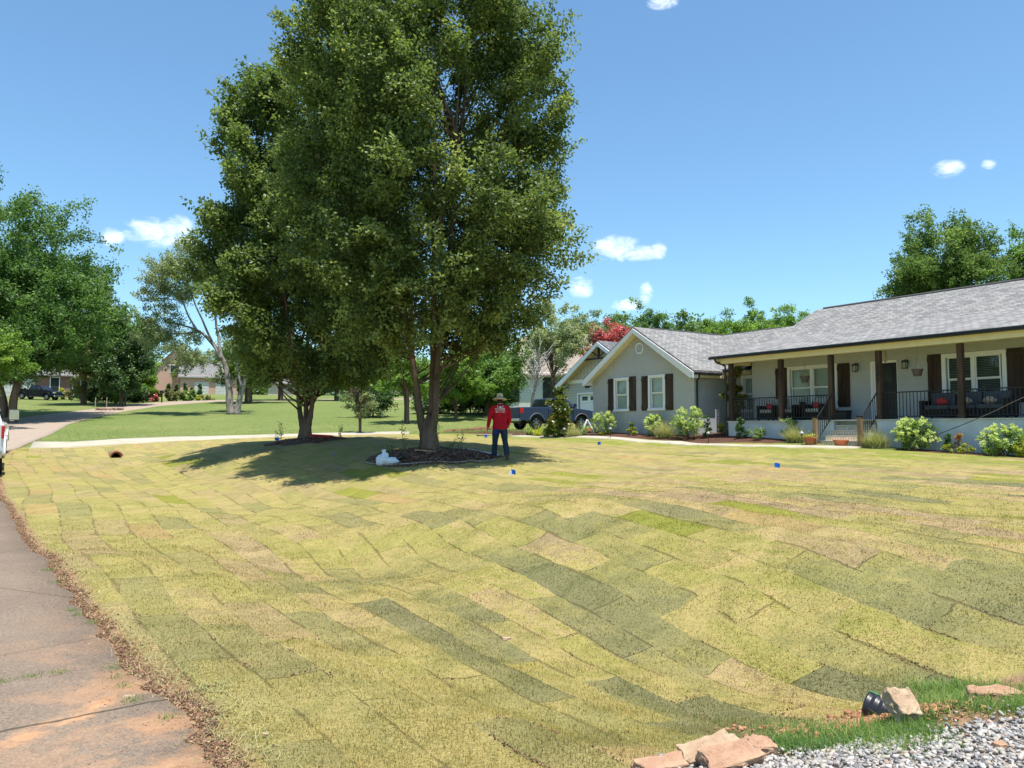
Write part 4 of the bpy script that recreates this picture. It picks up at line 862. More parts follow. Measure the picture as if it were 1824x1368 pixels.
quad([(sl, TB - .6, z_of(TB - .6) + .006), (-2.6, TB, zB), (-2.6, TR, z_of(TR)), (sl, TR, z_of(TR))])
quad([(sl, TR, z_of(TR)), (-2.6, TR, z_of(TR)), (-2.6, TR + 5.4, z_of(TR) - 2.75), (sl, TR + 5.4, z_of(TR) - 2.75)])
f.build('roof', M_SHX, house)
# dark ridge caps
f = hb(); f.tube([(sl + .4, TR, z_of(TR) + .01), (-2.6, TR, z_of(TR) + .01)], .06, 6); f.tube([(-23.2, tc_, zc + .0), (-27.4, tc_, zc + .0)], .04, 6); f.tube([(RS, 25.6, RZ + .0), (RS, tc_, RZ + .01)], .045, 6)
f.build('ridge_cap', mat('ridge_shingle', (.09, .09, .09), .9), house)
# gables closing the main roof
f = hb(); f.prism([(24.75, 4.3), (24.75, zE - .1), (TB, zB - .1), (TR, z_of(TR) - .1), (TR + 4.8, 4.5), (TR + 4.8, 4.3)], 'x', -3.0, -2.9); f.build('gable_wall', M_WY, house)
f = hb(); f.prism([(24.72, 4.47), (24.72, zE - .1), (27.4, 5.18), (27.4, 4.75), (26.2, 4.42)], 'x', -21.88, -21.8); f.build('gable_wall', M_CREAM, house); f = hb()
f.prism([(31.2, 6.3), (TR, z_of(TR) - .12), (TR + 4.6, 4.7), (TR + 1, 4.7)], 'x', -22.4, -22.3); f.build('gable_wall', M_CREAM, house)
# rake boards and boxed eaves of the wing
f = hb()
for e, sg_ in ((E0, -1), (E1, 1)):
    f.prism([(RS, RZ - .09), (e, WZ - .09), (e, WZ - .33), (e - sg_ * .18, WZ - .33), (RS, RZ - .30)], 'y', 24.56, 24.64)
f.prism([(E0, WZ - .33), (E0 + .3, WZ - .33), (E0 + .3, WZ + .04), (E0 + .0, WZ - .1)], 'y', 24.645, 24.99)
f.prism([(E1, WZ - .33), (E1 - .3, WZ - .33), (E1 - .3, WZ + .04), (E1, WZ - .1)], 'y', 24.645, 24.99)
f.build('rake_board', M_TRIM, house)
f = hb()
for e, sg_ in ((E0, -1), (E1, 1)): f.prism([(RS, RZ - .27), (e - sg_ * .3, WZ - .12), (e - sg_ * .3, WZ - .15), (RS, RZ - .30)], 'y', 24.645, 24.99)
f.build('soffit', M_CREAM, house)
f = hb(); f.box(E1 - .3, E1 - .02, 25.0, 26.7, WZ - .3, WZ - .1); f.box(-23.3, -21.9, 26.55, 26.98, 3.98, 4.15); f.box(E0 + .02, E0 + .3, 25.0, 36, WZ - .3, WZ - .1)
f.box(-21.8, -2.6, 24.68, 24.9, 4.3, 4.5); f.box(-21.8, -21.5, 24.9, 26.48, 4.3, 4.46)
f.build('fascia', M_CREAM, house)
f = hb(); f.box(-21.5, -3.0, 24.9, 26.49, 4.44, 4.47); f.build('porch_ceiling', M_CEIL, house)
# gutters and downpipes
f = hb(); f.box(-22.05, -2.55, 24.44, 24.56, 4.49, 4.6); f.box(E1, E1 + .1, 24.62, 26.3, WZ - .2, WZ - .09); f.box(-22.98, -21.95, 26.38, 26.48, 4.1, 4.22)
f.build('gutter', M_BLK, house, bevel=.015)
f = hb(); f.tube([(-21.75, 24.5, 4.5), (-21.72, 24.55, 4.38), (-21.5, 24.85, 4.22), (-21.5, 24.86, 3.9), (-21.5, 24.86, 1.35)], .045, 8)
f.tube([(E1 + .05, 24.9, WZ - .18), (E1 + .0, 24.95, WZ - .32), (-23.28, 25.1, WZ - .45), (-23.28, 25.1, 1.75)], .04, 8); f.build('downpipe', M_BLK, house)
# porch slab, foundation, posts, steps
f = hb(); f.box(-21.42, -16.62, 24.9, 26.49, .4, 1.9); f.box(-14.98, -3.0, 24.9, 26.49, .4, 1.9); f.box(-16.62, -14.98, 25.25, 26.49, .4, 1.9); f.build('foundation', mat('grey_painted_block', (.62, .67, .7), .9, .2, .08, 1.5, .25, 60), house)
f = hb(); f.box(-21.46, -3.0, 24.86, 26.49, 1.902, 1.945); f.build('porch_floor', M_PORCH, house)
PS = [spx(p, 25.0) for p in (1303.5, 1392.5, 1482, 1567.5, 1714)] + [-9.4, -6.4, -3.3]
for i, s_ in enumerate(PS):
    f = hb(); f.box(s_ - .085, s_ + .085, 24.91, 25.08, 1.946, 4.3); f.box(s_ - .11, s_ + .11, 24.885, 25.105, 1.948, 2.08); po = f.build('post', M_POST, house, bevel=.008)
    if i == 3:
        for j, ch in enumerate('147'):
            cu = bpy.data.curves.new('house_number', 'FONT'); cu.body = ch; cu.size = .24; cu.extrude = .006; cu.align_x = 'CENTER'
            tmp = bpy.data.objects.new('tmp', cu); C.objects.link(tmp); cu.materials.append(M_BLK); bpy.context.view_layer.update()
            me = bpy.data.meshes.new_from_object(tmp.evaluated_get(bpy.context.evaluated_depsgraph_get())); bpy.data.objects.remove(tmp)
            o = bpy.data.objects.new('house_number', me); C.objects.link(o); o.parent = po; o.location = (s_ - S0, 24.9 - T0, 3.62 - j * .22); o.rotation_euler = (math.pi / 2, 0, 0)
def railing(a, b_, t0, t1, za, zb, par, hgt=.9, n=None):
    f = hb(); L = math.hypot(b_ - a, t1 - t0); n = n or max(2, int(L / .115))
    f.tube([(a, t0, za + hgt), (b_, t1, zb + hgt)], .022, 6); f.tube([(a, t0, za + .09), (b_, t1, zb + .09)], .018, 6)
    for i in range(1, n):
        q = i / n; x, y, z = a + (b_ - a) * q, t0 + (t1 - t0) * q, za + (zb - za) * q; f.box(x - .009, x + .009, y - .009, y + .009, z + .09, z + hgt)
    return f.build('railing', M_BLK, par)
for a, b_ in [(0, 1), (1, 2), (3, 4), (4, 5), (5, 6), (6, 7)]: railing(PS[a] + .09, PS[b_] - .09, 25.0, 25.0, 1.945, 1.945, house)
railing(PS[0], PS[0], 25.1, 26.45, 1.945, 1.945, house)
s1_, s2_ = PS[2] + .02, PS[3] - .02; zg = h(*st((s1_ + s2_) / 2, 23.6)); nst = 5; rise = (1.945 - zg) / nst
f = hb()
for i in range(nst - 1): f.box(s1_ + .12, s2_ - .12, 25.25 - (i + 1) * .3 , 25.249 if i == nst - 2 else 25.25 - i * .3 - .001, zg - .2, 1.945 - (i + 1) * rise) if False else f.box(s1_ + .12, s2_ - .12, 25.25 - (i + 1) * .3 + .001, 25.25 - i * .3, zg - .3, 1.945 - (i + 1) * rise)
f.build('steps', M_STEP, house)
f = hb(); f.box(s2_ - .1, s2_ + .12, 24.1, 24.85, zg - .2, zg + .45); f.build('step_cheek_wall', mat('grey_painted_block_cheek', (.62, .67, .7), .9, .2, .08), house)
for s_ in (s1_ + .04, s2_ - .04):
    f = hb(); f.box(s_ - .07, s_ + .07, 23.83, 23.97, zg - .2, zg + .98); np_ = f.build('newel_post', M_TANP, house, bevel=.008)
    f = hb(); f.box(s_ - .085, s_ + .085, 23.815, 23.985, zg + .982, zg + 1.02); f.build('post_cap', M_BLK, np_)
    railing(s_, s_, 23.95, 24.92, zg + .05, 1.98, house, .88)
# wall lanterns, hanging baskets
def lantern(px, py, lab):
    s_ = spx(px, TM); z_ = zpx(px, py, TM); o = thing('wall_lantern', lab, 'wall lantern', (*st(s_, TM), z_), HROT, 'porch wall lanterns')
    f = MB(); f.box(-.05, .05, -.03, -.002, .02, .16); f.tube([(0, -.02, .14), (0, -.1, .17), (0, -.15, .13)], .012, 6); f.prism([(-.09, .07), (.09, .07), (.05, .14), (-.05, .14)], 'y', -.24, -.06); f.build('bracket', M_BLK, o)
    f = MB(); f.prism([(-.055, -.13), (.055, -.13), (.07, .068), (-.07, .068)], 'y', -.21, -.09); f.build('lamp_glass', mat('lantern_glass', (.35, .36, .33), .15, .6, .1), o)
    f = MB()
    for x in (-.065, .065):
        for y in (-.215, -.085): f.box(x - .008, x + .008, y - .006, y + .006, -.14, .069)
    f.box(-.075, .075, -.225, -.075, -.155, -.141); f.build('frame', M_BLK, o)
lantern(1529, 655, 'black wall lantern on the grey wall left of the front door'); lantern(1618, 649, 'black wall lantern on the grey wall right of the front door')
M_BASK = mat('grey_basket', (.15, .115, .105), .8)
def basket(px, py, top, lab):
    Tb = 25.6; s_ = spx(px, Tb); z_ = zpx(px, py, Tb); o = thing('hanging_basket', lab, 'hanging basket', (*st(s_, Tb), z_), HROT, 'hanging baskets under the porch ceiling')
    f = MB(); f.lathe([(.02, -.15), (.12, -.15), (.17, .05), (.185, .06), (.185, .09), (.165, .09), (.15, .03), (.02, .03)], (0, 0, 0), 14); f.build('bowl', M_BASK, o)
    f = MB(); zt = 4.44 - z_
    for k_ in range(3): a = k_ * 2.09 + .4; f.tube([(.17 * math.cos(a), .17 * math.sin(a), .08), (0, 0, .45)], .004, 4)
    f.tube([(0, 0, .45), (0, 0, zt)], .005, 4); f.build('hanger', mat('cord', (.2, .17, .14)), o)
    return o
basket(1435, 674, 0, 'grey hanging basket in front of the double window near the left porch posts'); basket(1636, 662, 0, 'grey hanging basket on a long cord right of the front door')
# porch seating
M_WICK = mat('black_wicker', (.018, .015, .017), .6, .3, .3, 30, .5, 60); M_CUSH = mat('slate_cushion', (.09, .105, .13), .9, .1, .1); M_CUSHL = mat('pale_cushion', (.4, .42, .42), .9, .1); M_REDC = mat('red_cushion', (.5, .06, .07), .9, .1, .1); M_PAT = mat('patterned_cushion', (.55, .5, .42), .9, .1, .2, 18, col2=(.2, .12, .1))
def pillow(mb, c, rx, ry, rz_): mb.lathe([(0.02, -rz_), (rx * .55, -rz_ * .8), (rx * .92, -rz_ * .3), (rx, 0), (rx * .92, rz_ * .3), (rx * .55, rz_ * .8), (.02, rz_)], c, 12, 1, ry / rx)
PF = 1.946
def seat(nm, lab, px, width, Tb=25.6, cush=M_CUSHL, n=1, back=True):
    s_ = spx(px, Tb); o = thing(nm, lab, 'sofa' if n > 1 else 'armchair', (*st(s_, Tb), PF), HROT)
    f = MB(); w2 = width / 2; f.box(-w2, w2, -.33, .38, .06, .3); f.box(-w2, w2, .28, .385, .302, .72)
    for x in (-w2, w2 - .13): f.box(x, x + .13, -.335, .278, .302, .6)
    for x in (-w2 + .04, w2 - .1):
        for y in (-.3, .3): f.box(x, x + .06, y, y + .06, 0, .058)
    f.build('wicker_frame', M_WICK, o, bevel=.015)
    cw = (width - .28) / n
    for i in range(n):
        x = -w2 + .14 + i * cw; f = MB(); f.box(x + .01, x + cw - .01, -.32, .27, .305, .44); f.build('seat_cushion', cush, o, bevel=.03)
        f = MB(); f.prism([(.1, .445), (.27, .445), (.275, .86), (.17, .86)], 'x', x + .02, x + cw - .02); f.build('back_cushion', cush, o, bevel=.04)
    return o, s_, Tb
o, s_, Tb = seat('wicker_sofa', 'long black wicker sofa with slate cushions behind the right porch railing', 1722, 2.7, cush=M_CUSH, n=3)
def cushion(lab, ds, m, par=(s_, Tb), w_=.22, z_=.53, nm='throw_pillow'):
    f = MB(); pillow(f, (0, 0, 0), w_, .09, .14); q = f.build(nm, m, None, True); q.location = (*st(par[0] + ds, par[1] - .06), PF + z_ + .02); q.rotation_euler = (.25, 0, HROT); tag(q, lab, 'pillow', 'throw pillows on the porch seats')
cushion('red throw pillow on the left end of the long sofa', -.75, M_REDC); cushion('patterned throw pillow in the middle of the long sofa', .0, M_PAT); cushion('patterned throw pillow right of the middle of the long sofa', .72, M_PAT)
for px, lab, lp in [(1372, 'black wicker armchair with pale cushion left of the second porch post', 'red pillow on the left armchair'), (1408, 'black wicker armchair between the second post and the stair', None), (1455, 'black wicker armchair beside the stair with pale cushion', 'red pillow on the armchair beside the stair')]:
    o, a_, b2 = seat('wicker_armchair', lab, px, .85)
    o['group'] = 'black wicker armchairs on the porch'
    if lp: cushion(lp, .05, M_REDC, (a_, b2), .2)
for px, lab in [(1438, 'terracotta window box under the left porch window'), (1756, 'terracotta window box under the right porch window')]:
    s_ = spx(px, TM); z_ = 2.44; o = thing('window_box', lab, 'window box', (*st(s_, TM - .16), z_), HROT, 'terracotta window boxes')
    f = MB(); f.prism([(-.08, -.14), (.08, -.14), (.1, .1), (-.1, .1)], 'x', -.5, .5); f.build('planter', mat('terracotta_box', (.36, .11, .06), .8), o)
    f = MB(); f.box(-.45, .45, -.085, .085, .102, .112); f.build('soil', mat('box_soil', (.06, .04, .03), .95), o)
    for x_ in (-.4, .36): f = MB(); f.box(x_, x_ + .04, .1, .155, -.1, -.05); f.build('bracket', M_BLK, o)
# dried flower swag above door
s_ = spx(1580, 25.2); o = thing('flower_garland', 'small dried flower garland hanging from the beam above the front door', 'garland', (*st(s_, 25.2), 4.1), HROT)
r = np.random.default_rng(4); pp = np.stack([r.normal(0, .035, 260), r.normal(0, .035, 260), r.uniform(-.22, .26, 260)], 1)
link('blossoms', leaves_mesh('blossoms', pp, .035, .03, r.uniform(.2, 1, 260), 0, .3, r), leafmat('dried_flowers', [(0, (.35, .22, .1)), (1, (.62, .5, .36))]), o)
# low planter tub with a green watering can beside the steps top
s_ = spx(1499, 25.7); o = thing('storage_tub', 'dark tub standing on the porch at the top of the stair', 'tub', (*st(s_, 25.7), PF), HROT)
f = MB(); f.prism([(-.26, 0), (.26, 0), (.3, .32), (-.3, .32)], 'y', -.18, .18); f.build('body', M_DOOR, o, bevel=.02); f = MB(); f.box(-.32, .32, -.2, .2, .322, .35); f.build('lid', M_BLK, o)

# neighbour garage behind the wing
TGA = 33.9; go = (40, -40, 0)
gar = thing('gabled_garage', 'neighbour garage with board and batten gable, truss bracket and white door', 'garage', (*st(-40, 40), 0), HROT)
def gb(): return MB(go)
M_SID = brick_mat('lap_siding', (.46, .48, .48), (.45, .47, .47), (.22, .235, .24), 'x', 1, .7, .01, .012, 30, .19)
M_BAT = brick_mat('board_and_batten', (.52, .5, .48), (.51, .49, .47), (.27, .26, .25), 'x', 1, .7, .01, .02, .38, 40, 0)
kk = lambda px, T: spx(px, T)
e0 = kk(989, 33.2); ap = kk(1065, 33.2); e1 = 2 * ap - e0; ez = zpx(989, 686, 33.2); az_ = zpx(1065, 606, 33.2); wl0 = kk(1005.6, TGA); wr0 = 2 * ap - wl0
slg = (az_ - ez) / (ap - e0); bz_ = zpx(1005.6, 684, TGA); d0 = kk(1028.5, TGA); dz = zpx(1030, 700, TGA)
f = gb(); wall_with_holes(f, wl0, wr0, .8, bz_, TGA, .2, [(d0 + .12, d0 + 5.0, .8, dz - .12)]); f.build('wall', M_SID, gar)
f = gb(); f.prism([(wl0, bz_ + .001), (wr0, bz_ + .001), (ap, bz_ + slg * (ap - wl0) * 1.0)], 'y', TGA, TGA + .2); f.build('gable_wall', M_BAT, gar)
f = gb(); f.box(wl0, wl0 + .2, TGA + .202, TGA + 9, .8, bz_); f.build('side_wall', M_SID, gar)
f = gb()
for e, sg_ in ((e0, -1), (e1, 1)): f.prism([(e, ez), (ap, az_), (ap, az_ - .1), (e, ez - .1)], 'y', 33.2, TGA + 9)
f.build('roof', brick_mat('dark_shingles', (.2, .2, .2), (.12, .12, .13), (.06, .06, .06), 'y', 1.9, .95, .02, .012, .27, .14), gar)
f = gb()
for e, sg_ in ((e0, -1), (e1, 1)): f.prism([(e, ez - .1), (ap, az_ - .1), (ap, az_ - .36), (e - sg_ * .2, ez - .36), (e, ez - .36)], 'y', 33.14, 33.22)
f.box(wl0 - .02, wr0, TGA - .04, TGA - .002, bz_ - .02, bz_ + .22); f.box(wl0 - .04, wl0 + .09, TGA - .03, TGA - .003, 1, bz_ - .022)
f.prism([(e0, ez - .36), (e0 + .7, ez - .36), (e0 + .7, ez - .3), (e0, ez - .3)], 'y', 33.24, TGA - .05)
f.build('white_trim', M_TRIM, gar)
f = gb()
for e, sg_ in ((e0, -1), (e1, 1)): f.prism([(e - sg_ * .1, ez - .12), (ap, az_ - .12), (ap, az_ - .15), (e - sg_ * .1, ez - .15)], 'y', 33.23, TGA - .004)
f.build('soffit', mat('wood_soffit', (.68, .5, .32), .7, .2, .15, 6, stretch=(1, 8, 1)), gar)
f = gb(); zt_ = az_ - 1.25; hw = (az_ - zt_ - .3) / slg; f.box(ap - hw, ap + hw, 33.24, 33.36, zt_, zt_ + .12); f.box(ap - .06, ap + .06, 33.25, 33.35, zt_ + .12, az_ - .36)
for sg_ in (-1, 1): f.tube([(ap, 33.3, zt_ + .15), (ap + sg_ * hw * .5, 33.3, zt_ + .2 + slg * hw * .42)], .05, 4)
f.build('truss_bracket', M_WOOD, gar)
f = gb(); f.box(d0, d0 + .12, TGA - .03, TGA + .1, .8, dz); f.box(d0 + 5, d0 + 5.12, TGA - .03, TGA + .1, .8, dz); f.box(d0 + .12, d0 + 5, TGA - .03, TGA + .1, dz - .12, dz); f.build('door_frame', M_TRIM, gar)
f = gb()
for j in range(4): f.box(d0 + .12, d0 + 5, TGA + .12, TGA + .16, dz - .12 - (j + 1) * .62 + .01, dz - .12 - j * .62)
gd = f.build('garage_door', M_TRIM, gar)
for j in range(5): f = gb(); f.box(d0 + .42 + j * .92, d0 + 1.0 + j * .92, TGA + .1, TGA + .118, dz - .55, dz - .28); f.build('door_window', M_GLASS, gd)
# flood lights and roof corner seen left of the wing
o = thing('security_light', 'black twin-head security light at the left eave corner of the grey gable', 'security light', (*st(-30.3, 25.0), 3.82), HROT)
f = MB(); f.box(-.08, .0, -.08, -.01, -.04, .06); f.build('bracket', M_BLK, o)
for x in (-.3, -.12): f = MB(); f.lathe([(.03, -.06), (.075, -.02), (.08, .07), (.05, .08)], (x, -.12, -.06), 10); f.build('lamp_head', M_BLK, o)

# generic far house
def simple_house(name, label, px, Y, wd, dp, wallz, ridge, rz, wallm, roofm, gable_front=True, wins=(), doors=(), ext=(), base_px=None, trim=M_TRIM, over=.4):
    b = at(px, Y); o = thing(name, label, 'house', (b[0], b[1], b[2] - .1), rz)
    f = MB(); f.box(-wd / 2, wd / 2, 0, dp, -1.0, wallz)
    if gable_front: f.prism([(-wd / 2, wallz + .001), (wd / 2, wallz + .001), (0, ridge - .1)], 'y', 0.001, dp)
    else: f.prism([(0, wallz + .001), (dp, wallz + .001), (dp / 2, ridge - .1)], 'x', -wd / 2 + .001, wd / 2 - .001)
    f.build('wall', wallm, o); f = MB(); q = over
    if gable_front:
        s_ = (ridge - wallz) / (wd / 2)
        for sg_ in (-1, 1): f.prism([(0, ridge), (sg_ * (wd / 2 + q), wallz - s_ * q), (sg_ * (wd / 2 + q), wallz - s_ * q - .15), (0, ridge - .15)], 'y', -q, dp + q)
    else:
        s_ = (ridge - wallz) / (dp / 2)
        for a, b_ in ((0 - q, 1), (dp + q, -1)): f.prism([(dp / 2, ridge), (a, wallz - s_ * q), (a, wallz - s_ * q - .15), (dp / 2, ridge - .15)], 'x', -wd / 2 - q, wd / 2 + q)
    f.build('roof', roofm, o)
    for (x0, x1, z0, z1) in wins:
        f = MB(); f.box(x0, x1, -.06, -.002, z0, z1); w_ = f.build('window', trim, o); f = MB(); f.box(x0 + .12, x1 - .12, -.08, -.061, z0 + .12, z1 - .12); f.build('pane', M_GLASS, w_)
    for (x0, x1, z0, z1) in doors:
        f = MB(); f.box(x0, x1, -.06, -.002, z0, z1)
        for j in range(1, 4): f.box(x0 + .05, x1 - .05, -.075, -.0602, z0 + (z1 - z0) * j / 4 - .02, z0 + (z1 - z0) * j / 4 + .01)
        f.build('garage_door', mat('garage_door_paint', (.62, .6, .56), .6), o)
    return o
M_BRK = brick_mat('red_brick', (.3, .11, .08), (.22, .08, .06), (.3, .25, .22), 'x'); M_BRKL = brick_mat('salmon_brick', (.66, .35, .25), (.56, .28, .19), (.6, .48, .4), 'x')
M_RFG = brick_mat('pale_grey_shingles', (.26, .25, .24), (.18, .175, .17), (.15, .15, .15), 'x', 2, .95, .02, .012, .27, .14); M_RFT = brick_mat('tan_shingles', (.38, .31, .25), (.28, .23, .19), (.14, .12, .1), 'x', 2, .95, .02, .012, .27, .14)
kf = 112 / F
simple_house('brick_house', 'low red brick house with a white garage door behind the black pickup', 70, 112, 13.5, 9, 3.6, 6.6, R(28), M_BRK, M_RFG, False, wins=[(1.3, 2.6, .9, 3.1), (4.2, 5.3, .9, 3.1), (5.9, 6.5, .9, 2.8)], doors=[(-4.4, -.6, .1, 2.7)])
simple_house('brick_house', 'salmon brick house with steep gable beyond the street bend', 318, 148, 11, 10, 4.0, 9.6, R(20), M_BRKL, M_RFG, True, wins=[(-1.6, .2, 4.2, 5.8)])
simple_house('brick_house', 'low salmon brick garage wing right of the steep gable', 372, 146, 10, 8, 3.6, 7.0, R(20), M_BRKL, M_RFG, False, doors=[(-2.5, 0, .1, 2.4), (1.2, 4, .1, 2.4)])
simple_house('grey_roof_house', 'white gabled house half hidden behind the reddish crape myrtle', 166, 128, 8, 8, 4.4, 8.2, R(24), mat('white_siding', (.55, .57, .58), .7), M_RFG, True, wins=[(-1, 1, 1.2, 3)])
simple_house('white_house', 'white sided neighbour house with dark windows behind the blue pickup', 938, 74, 9.5, 9, 3.7, 6.4, R(-12), brick_mat('white_lap_siding', (.72, .74, .74), (.7, .72, .72), (.42, .44, .45), 'x', 1, .7, .01, .012, 30, .2), M_RFT, False, wins=[(-2.3, -.7, .9, 3.2), (1.6, 3.0, .9, 3.2)], trim=M_GLASS)
simple_house('tan_roof_house', 'house with a tan shingle roof peeking over the dead grey tree', 1020, 92, 16, 10, 4.6, 9.0, R(-20), mat('beige_siding', (.5, .45, .38), .8), M_RFT, False)
simple_house('garden_house', 'small pale house at the far end seen between birch and pear trunk', 520, 150, 9, 6, 2.6, 4.2, R(10), mat('pale_siding', (.6, .5, .4), .8), M_RFG, False)

# ---------------------------------------------------------------- front walk, beds, rings, small ground things
def P(px, T): return st(spx(px, T), T)
wk = [hit(*q) for q in [(905, 778.5), (980, 780.5), (1135, 789.3), (1191, 791.6), (1300, 796.6), (1407, 798), (1462, 799)]]
wk2 = [(x + NN[0] * .75, y + NN[1] * .75) for x, y in wk]
wk.append(st(s2_ + .1, 22.95)); wk2.append(st(s2_ + .1, 23.75))
strip('footpath', wk, wk2, mat('path_concrete', (.44, .4, .31), .9, .2, .1, 2, .3, 40), .05, 2, 4, label='narrow pale concrete walk running along the bed to the porch steps')
def mound(name, label, cx, cy, rx, ry, hgt, m, seed, n=40, rag=.12, rot=0):
    r_ = np.random.default_rng(seed); V = []; ph = r_.uniform(0, 6.28, 6); rings = 14
    for i in range(rings + 1):
        f = i / rings
        for k in range(n):
            a = 2 * math.pi * k / n; w_ = 1 + rag * (math.sin(3 * a + ph[0]) + .6 * math.sin(5 * a + ph[1]) + .4 * math.sin(9 * a + ph[2])) * f
            x, y = rx * f * w_ * math.cos(a), ry * f * w_ * math.sin(a); V.append((cx + x * math.cos(rot) - y * math.sin(rot), cy + x * math.sin(rot) + y * math.cos(rot), f))
    V = np.array(V); z = ground_z(V[:, 0], V[:, 1]) + hgt * (1 - V[:, 2] ** 3) - .05 * (V[:, 2] > .99) + .01 + (vnoise(V[:, 0] * 9, V[:, 1] * 9, seed) - .5) * .05 * (V[:, 2] < .95)
    V[:, 2] = z; ii = np.arange((rings + 1) * n).reshape(rings + 1, n); j = np.roll(ii, -1, 1)
    f = np.stack([ii[:-1], j[:-1], j[1:], ii[1:]], -1).reshape(-1, 4)[:, ::-1]
    o = link(name, fast_mesh(name, V, f), m, smooth=True); return tag(o, label=label, kind='stuff')
M_MUL = mat('mulch', (.19, .095, .065), .98, .1, .3, 22, 1.0, 60, col2=(.035, .02, .016)); M_MUL2 = mat('bark_litter', (.2, .12, .09), .98, .1, .3, 18, 1.0, 50, col2=(.05, .03, .022))
mound('mulch_ring', 'dark bark mulch ring under the large pear tree', bx + .15, by - .35, 1.9, 1.6, .07, M_MUL, 3)
mound('mulch_ring', 'dark bark mulch ring under the smaller pear tree', bx2 + .1, by2 - .2, 1.55, 1.5, .08, M_MUL2, 4)
# scattered bark chips on the rings
def chips(name, label, spots, n, size, m, seed, kind='stuff', up=.0, flat=.35):
    r_ = np.random.default_rng(seed); mb_V = []; mb_F = []
    base = np.array([(-1, -1, -1), (1, -1, -1), (1, 1, -1), (-1, 1, -1), (-1, -1, 1), (1, -1, 1), (1, 1, 1), (-1, 1, 1)], float) * .5
    fq = np.array([(3, 2, 1, 0), (4, 5, 6, 7), (0, 1, 5, 4), (1, 2, 6, 5), (2, 3, 7, 6), (3, 0, 4, 7)])
    p = spots(r_, n); n = len(p); a = r_.uniform(0, 6.28, n); L = size * r_.uniform(.5, 1.6, n); Wd = L * r_.uniform(.3, .8, n); Hh = L * flat * r_.uniform(.6, 1.4, n)
    b3 = base[None] * np.stack([L, Wd, Hh], 1)[:, None] * (1 + r_.uniform(-.25, .25, (n, 8, 3))); c, s_ = np.cos(a)[:, None], np.sin(a)[:, None]
    tl = r_.normal(0, .3, n)[:, None]
    X = b3[..., 0] * c - b3[..., 1] * s_; Y = b3[..., 0] * s_ + b3[..., 1] * c; Z = b3[..., 2] + b3[..., 0] * tl
    V = np.stack([X + p[:, 0:1], Y + p[:, 1:2], Z + p[:, 2:3]], -1).reshape(-1, 3); Fc = (fq[None] + np.arange(n)[:, None, None] * 8).reshape(-1, 4)
    v = np.repeat(r_.uniform(0, 1, n), 6)
    o = link(name, fast_mesh(name, V, Fc, {'v': ('FACE', 'FLOAT', v)}), m); return tag(o, label=label, kind=kind)
def vmat(name, stops, rough=.9):
    m = bpy.data.materials.new(name); m.use_nodes = True; t = NT(m.node_tree); b = t.n['Principled BSDF']
    a = t.node('ShaderNodeAttribute', attribute_name='v'); t.inp(b.inputs['Base Color'], t.mix(.25 if 'gravel' in name else .06, t.ramp(a.outputs['Fac'], stops), t.ramp(t.noise(t.node('ShaderNodeNewGeometry').outputs['Position'], 60, 3), [(.3, (.1, .08, .07)), (.7, (.6, .55, .5))])))
    b.inputs['Roughness'].default_value = rough; b.inputs['Specular IOR Level'].default_value = .2; return m
def ringspots(cx, cy, R_): 
    def f(r_, n):
        a = r_.uniform(0, 6.28, n); q = R_ * np.sqrt(r_.uniform(0, 1, n)); x = cx + q * np.cos(a); y = cy + q * np.sin(a); return np.stack([x, y, ground_z(x, y) + .09 * (1 - (q / R_) ** 3) + .02], 1)
    return f
VM = vmat('bark_chips', [(0, (.06, .03, .02)), (.6, (.18, .095, .06)), (1, (.34, .22, .15))])
chips('bark_chips', 'loose bark chips on the mulch ring of the large pear', ringspots(bx + .15, by - .35, 1.85), 3500, .05, VM, 5, flat=.15)
chips('bark_chips', 'loose bark chips on the mulch ring of the smaller pear', ringspots(bx2 + .1, by2 - .2, 1.4), 1800, .05, VM, 6, flat=.15)
# ring edging, plastic pipe, board
def lay(x, y, dz=0): return (x, y, float(ground_z(np.array([x]), np.array([y]))[0]) + dz)
f = MB(); ax_ = bx + .15; ay_ = by - .35
f.tube([lay(ax_ + 1.98 * math.cos(a), ay_ + 1.66 * math.sin(a), .03) for a in np.linspace(-2.7, -.45, 24)], .028, 6)
o = f.build('lawn_edging', mat('stone_edging', (.28, .25, .21), .9, .1, .2, 6, .4, 30), None, True); tag(o, 'low pale edging along the front of the large mulch ring', 'edging')
f = MB(); f.tube([lay(bx + .55, by + .75, .09), lay(bx + 1.25, by + .2, .09), lay(bx + 2.0, by - .55, .07)], .03, 8); o = f.build('plastic_pipe', mat('pale_pipe', (.5, .52, .54), .5), None, True); tag(o, 'pale plastic pipe lying at the back right of the large mulch ring', 'pipe')
f = MB(); x, y, z = lay(bx2 + .75, by2 - .75, .08); f.prism([(-.42, -.05), (.42, -.03), (.44, .05), (-.4, .06)], 'z', 0, .07); o = f.build('red_board', mat('red_plastic', (.5, .02, .015), .5), None, bevel=.01); o.location = (x, y, z + .03); o.rotation_euler = (.12, .05, -.1); tag(o, 'red flat board lying on the mulch under the smaller pear', 'board')
f = MB(); f.box(-.3, .3, -.06, .06, 0, .03); o = f.build('wood_scrap', mat('scrap_wood', (.45, .3, .17), .8), None, bevel=.006); x, y, z = lay(bx - .02, by - .75, .13); o.location = (x, y, z); o.rotation_euler = (.02, .1, .25); tag(o, 'small piece of pale wood on the mulch before the large pear trunk', 'wood scrap')
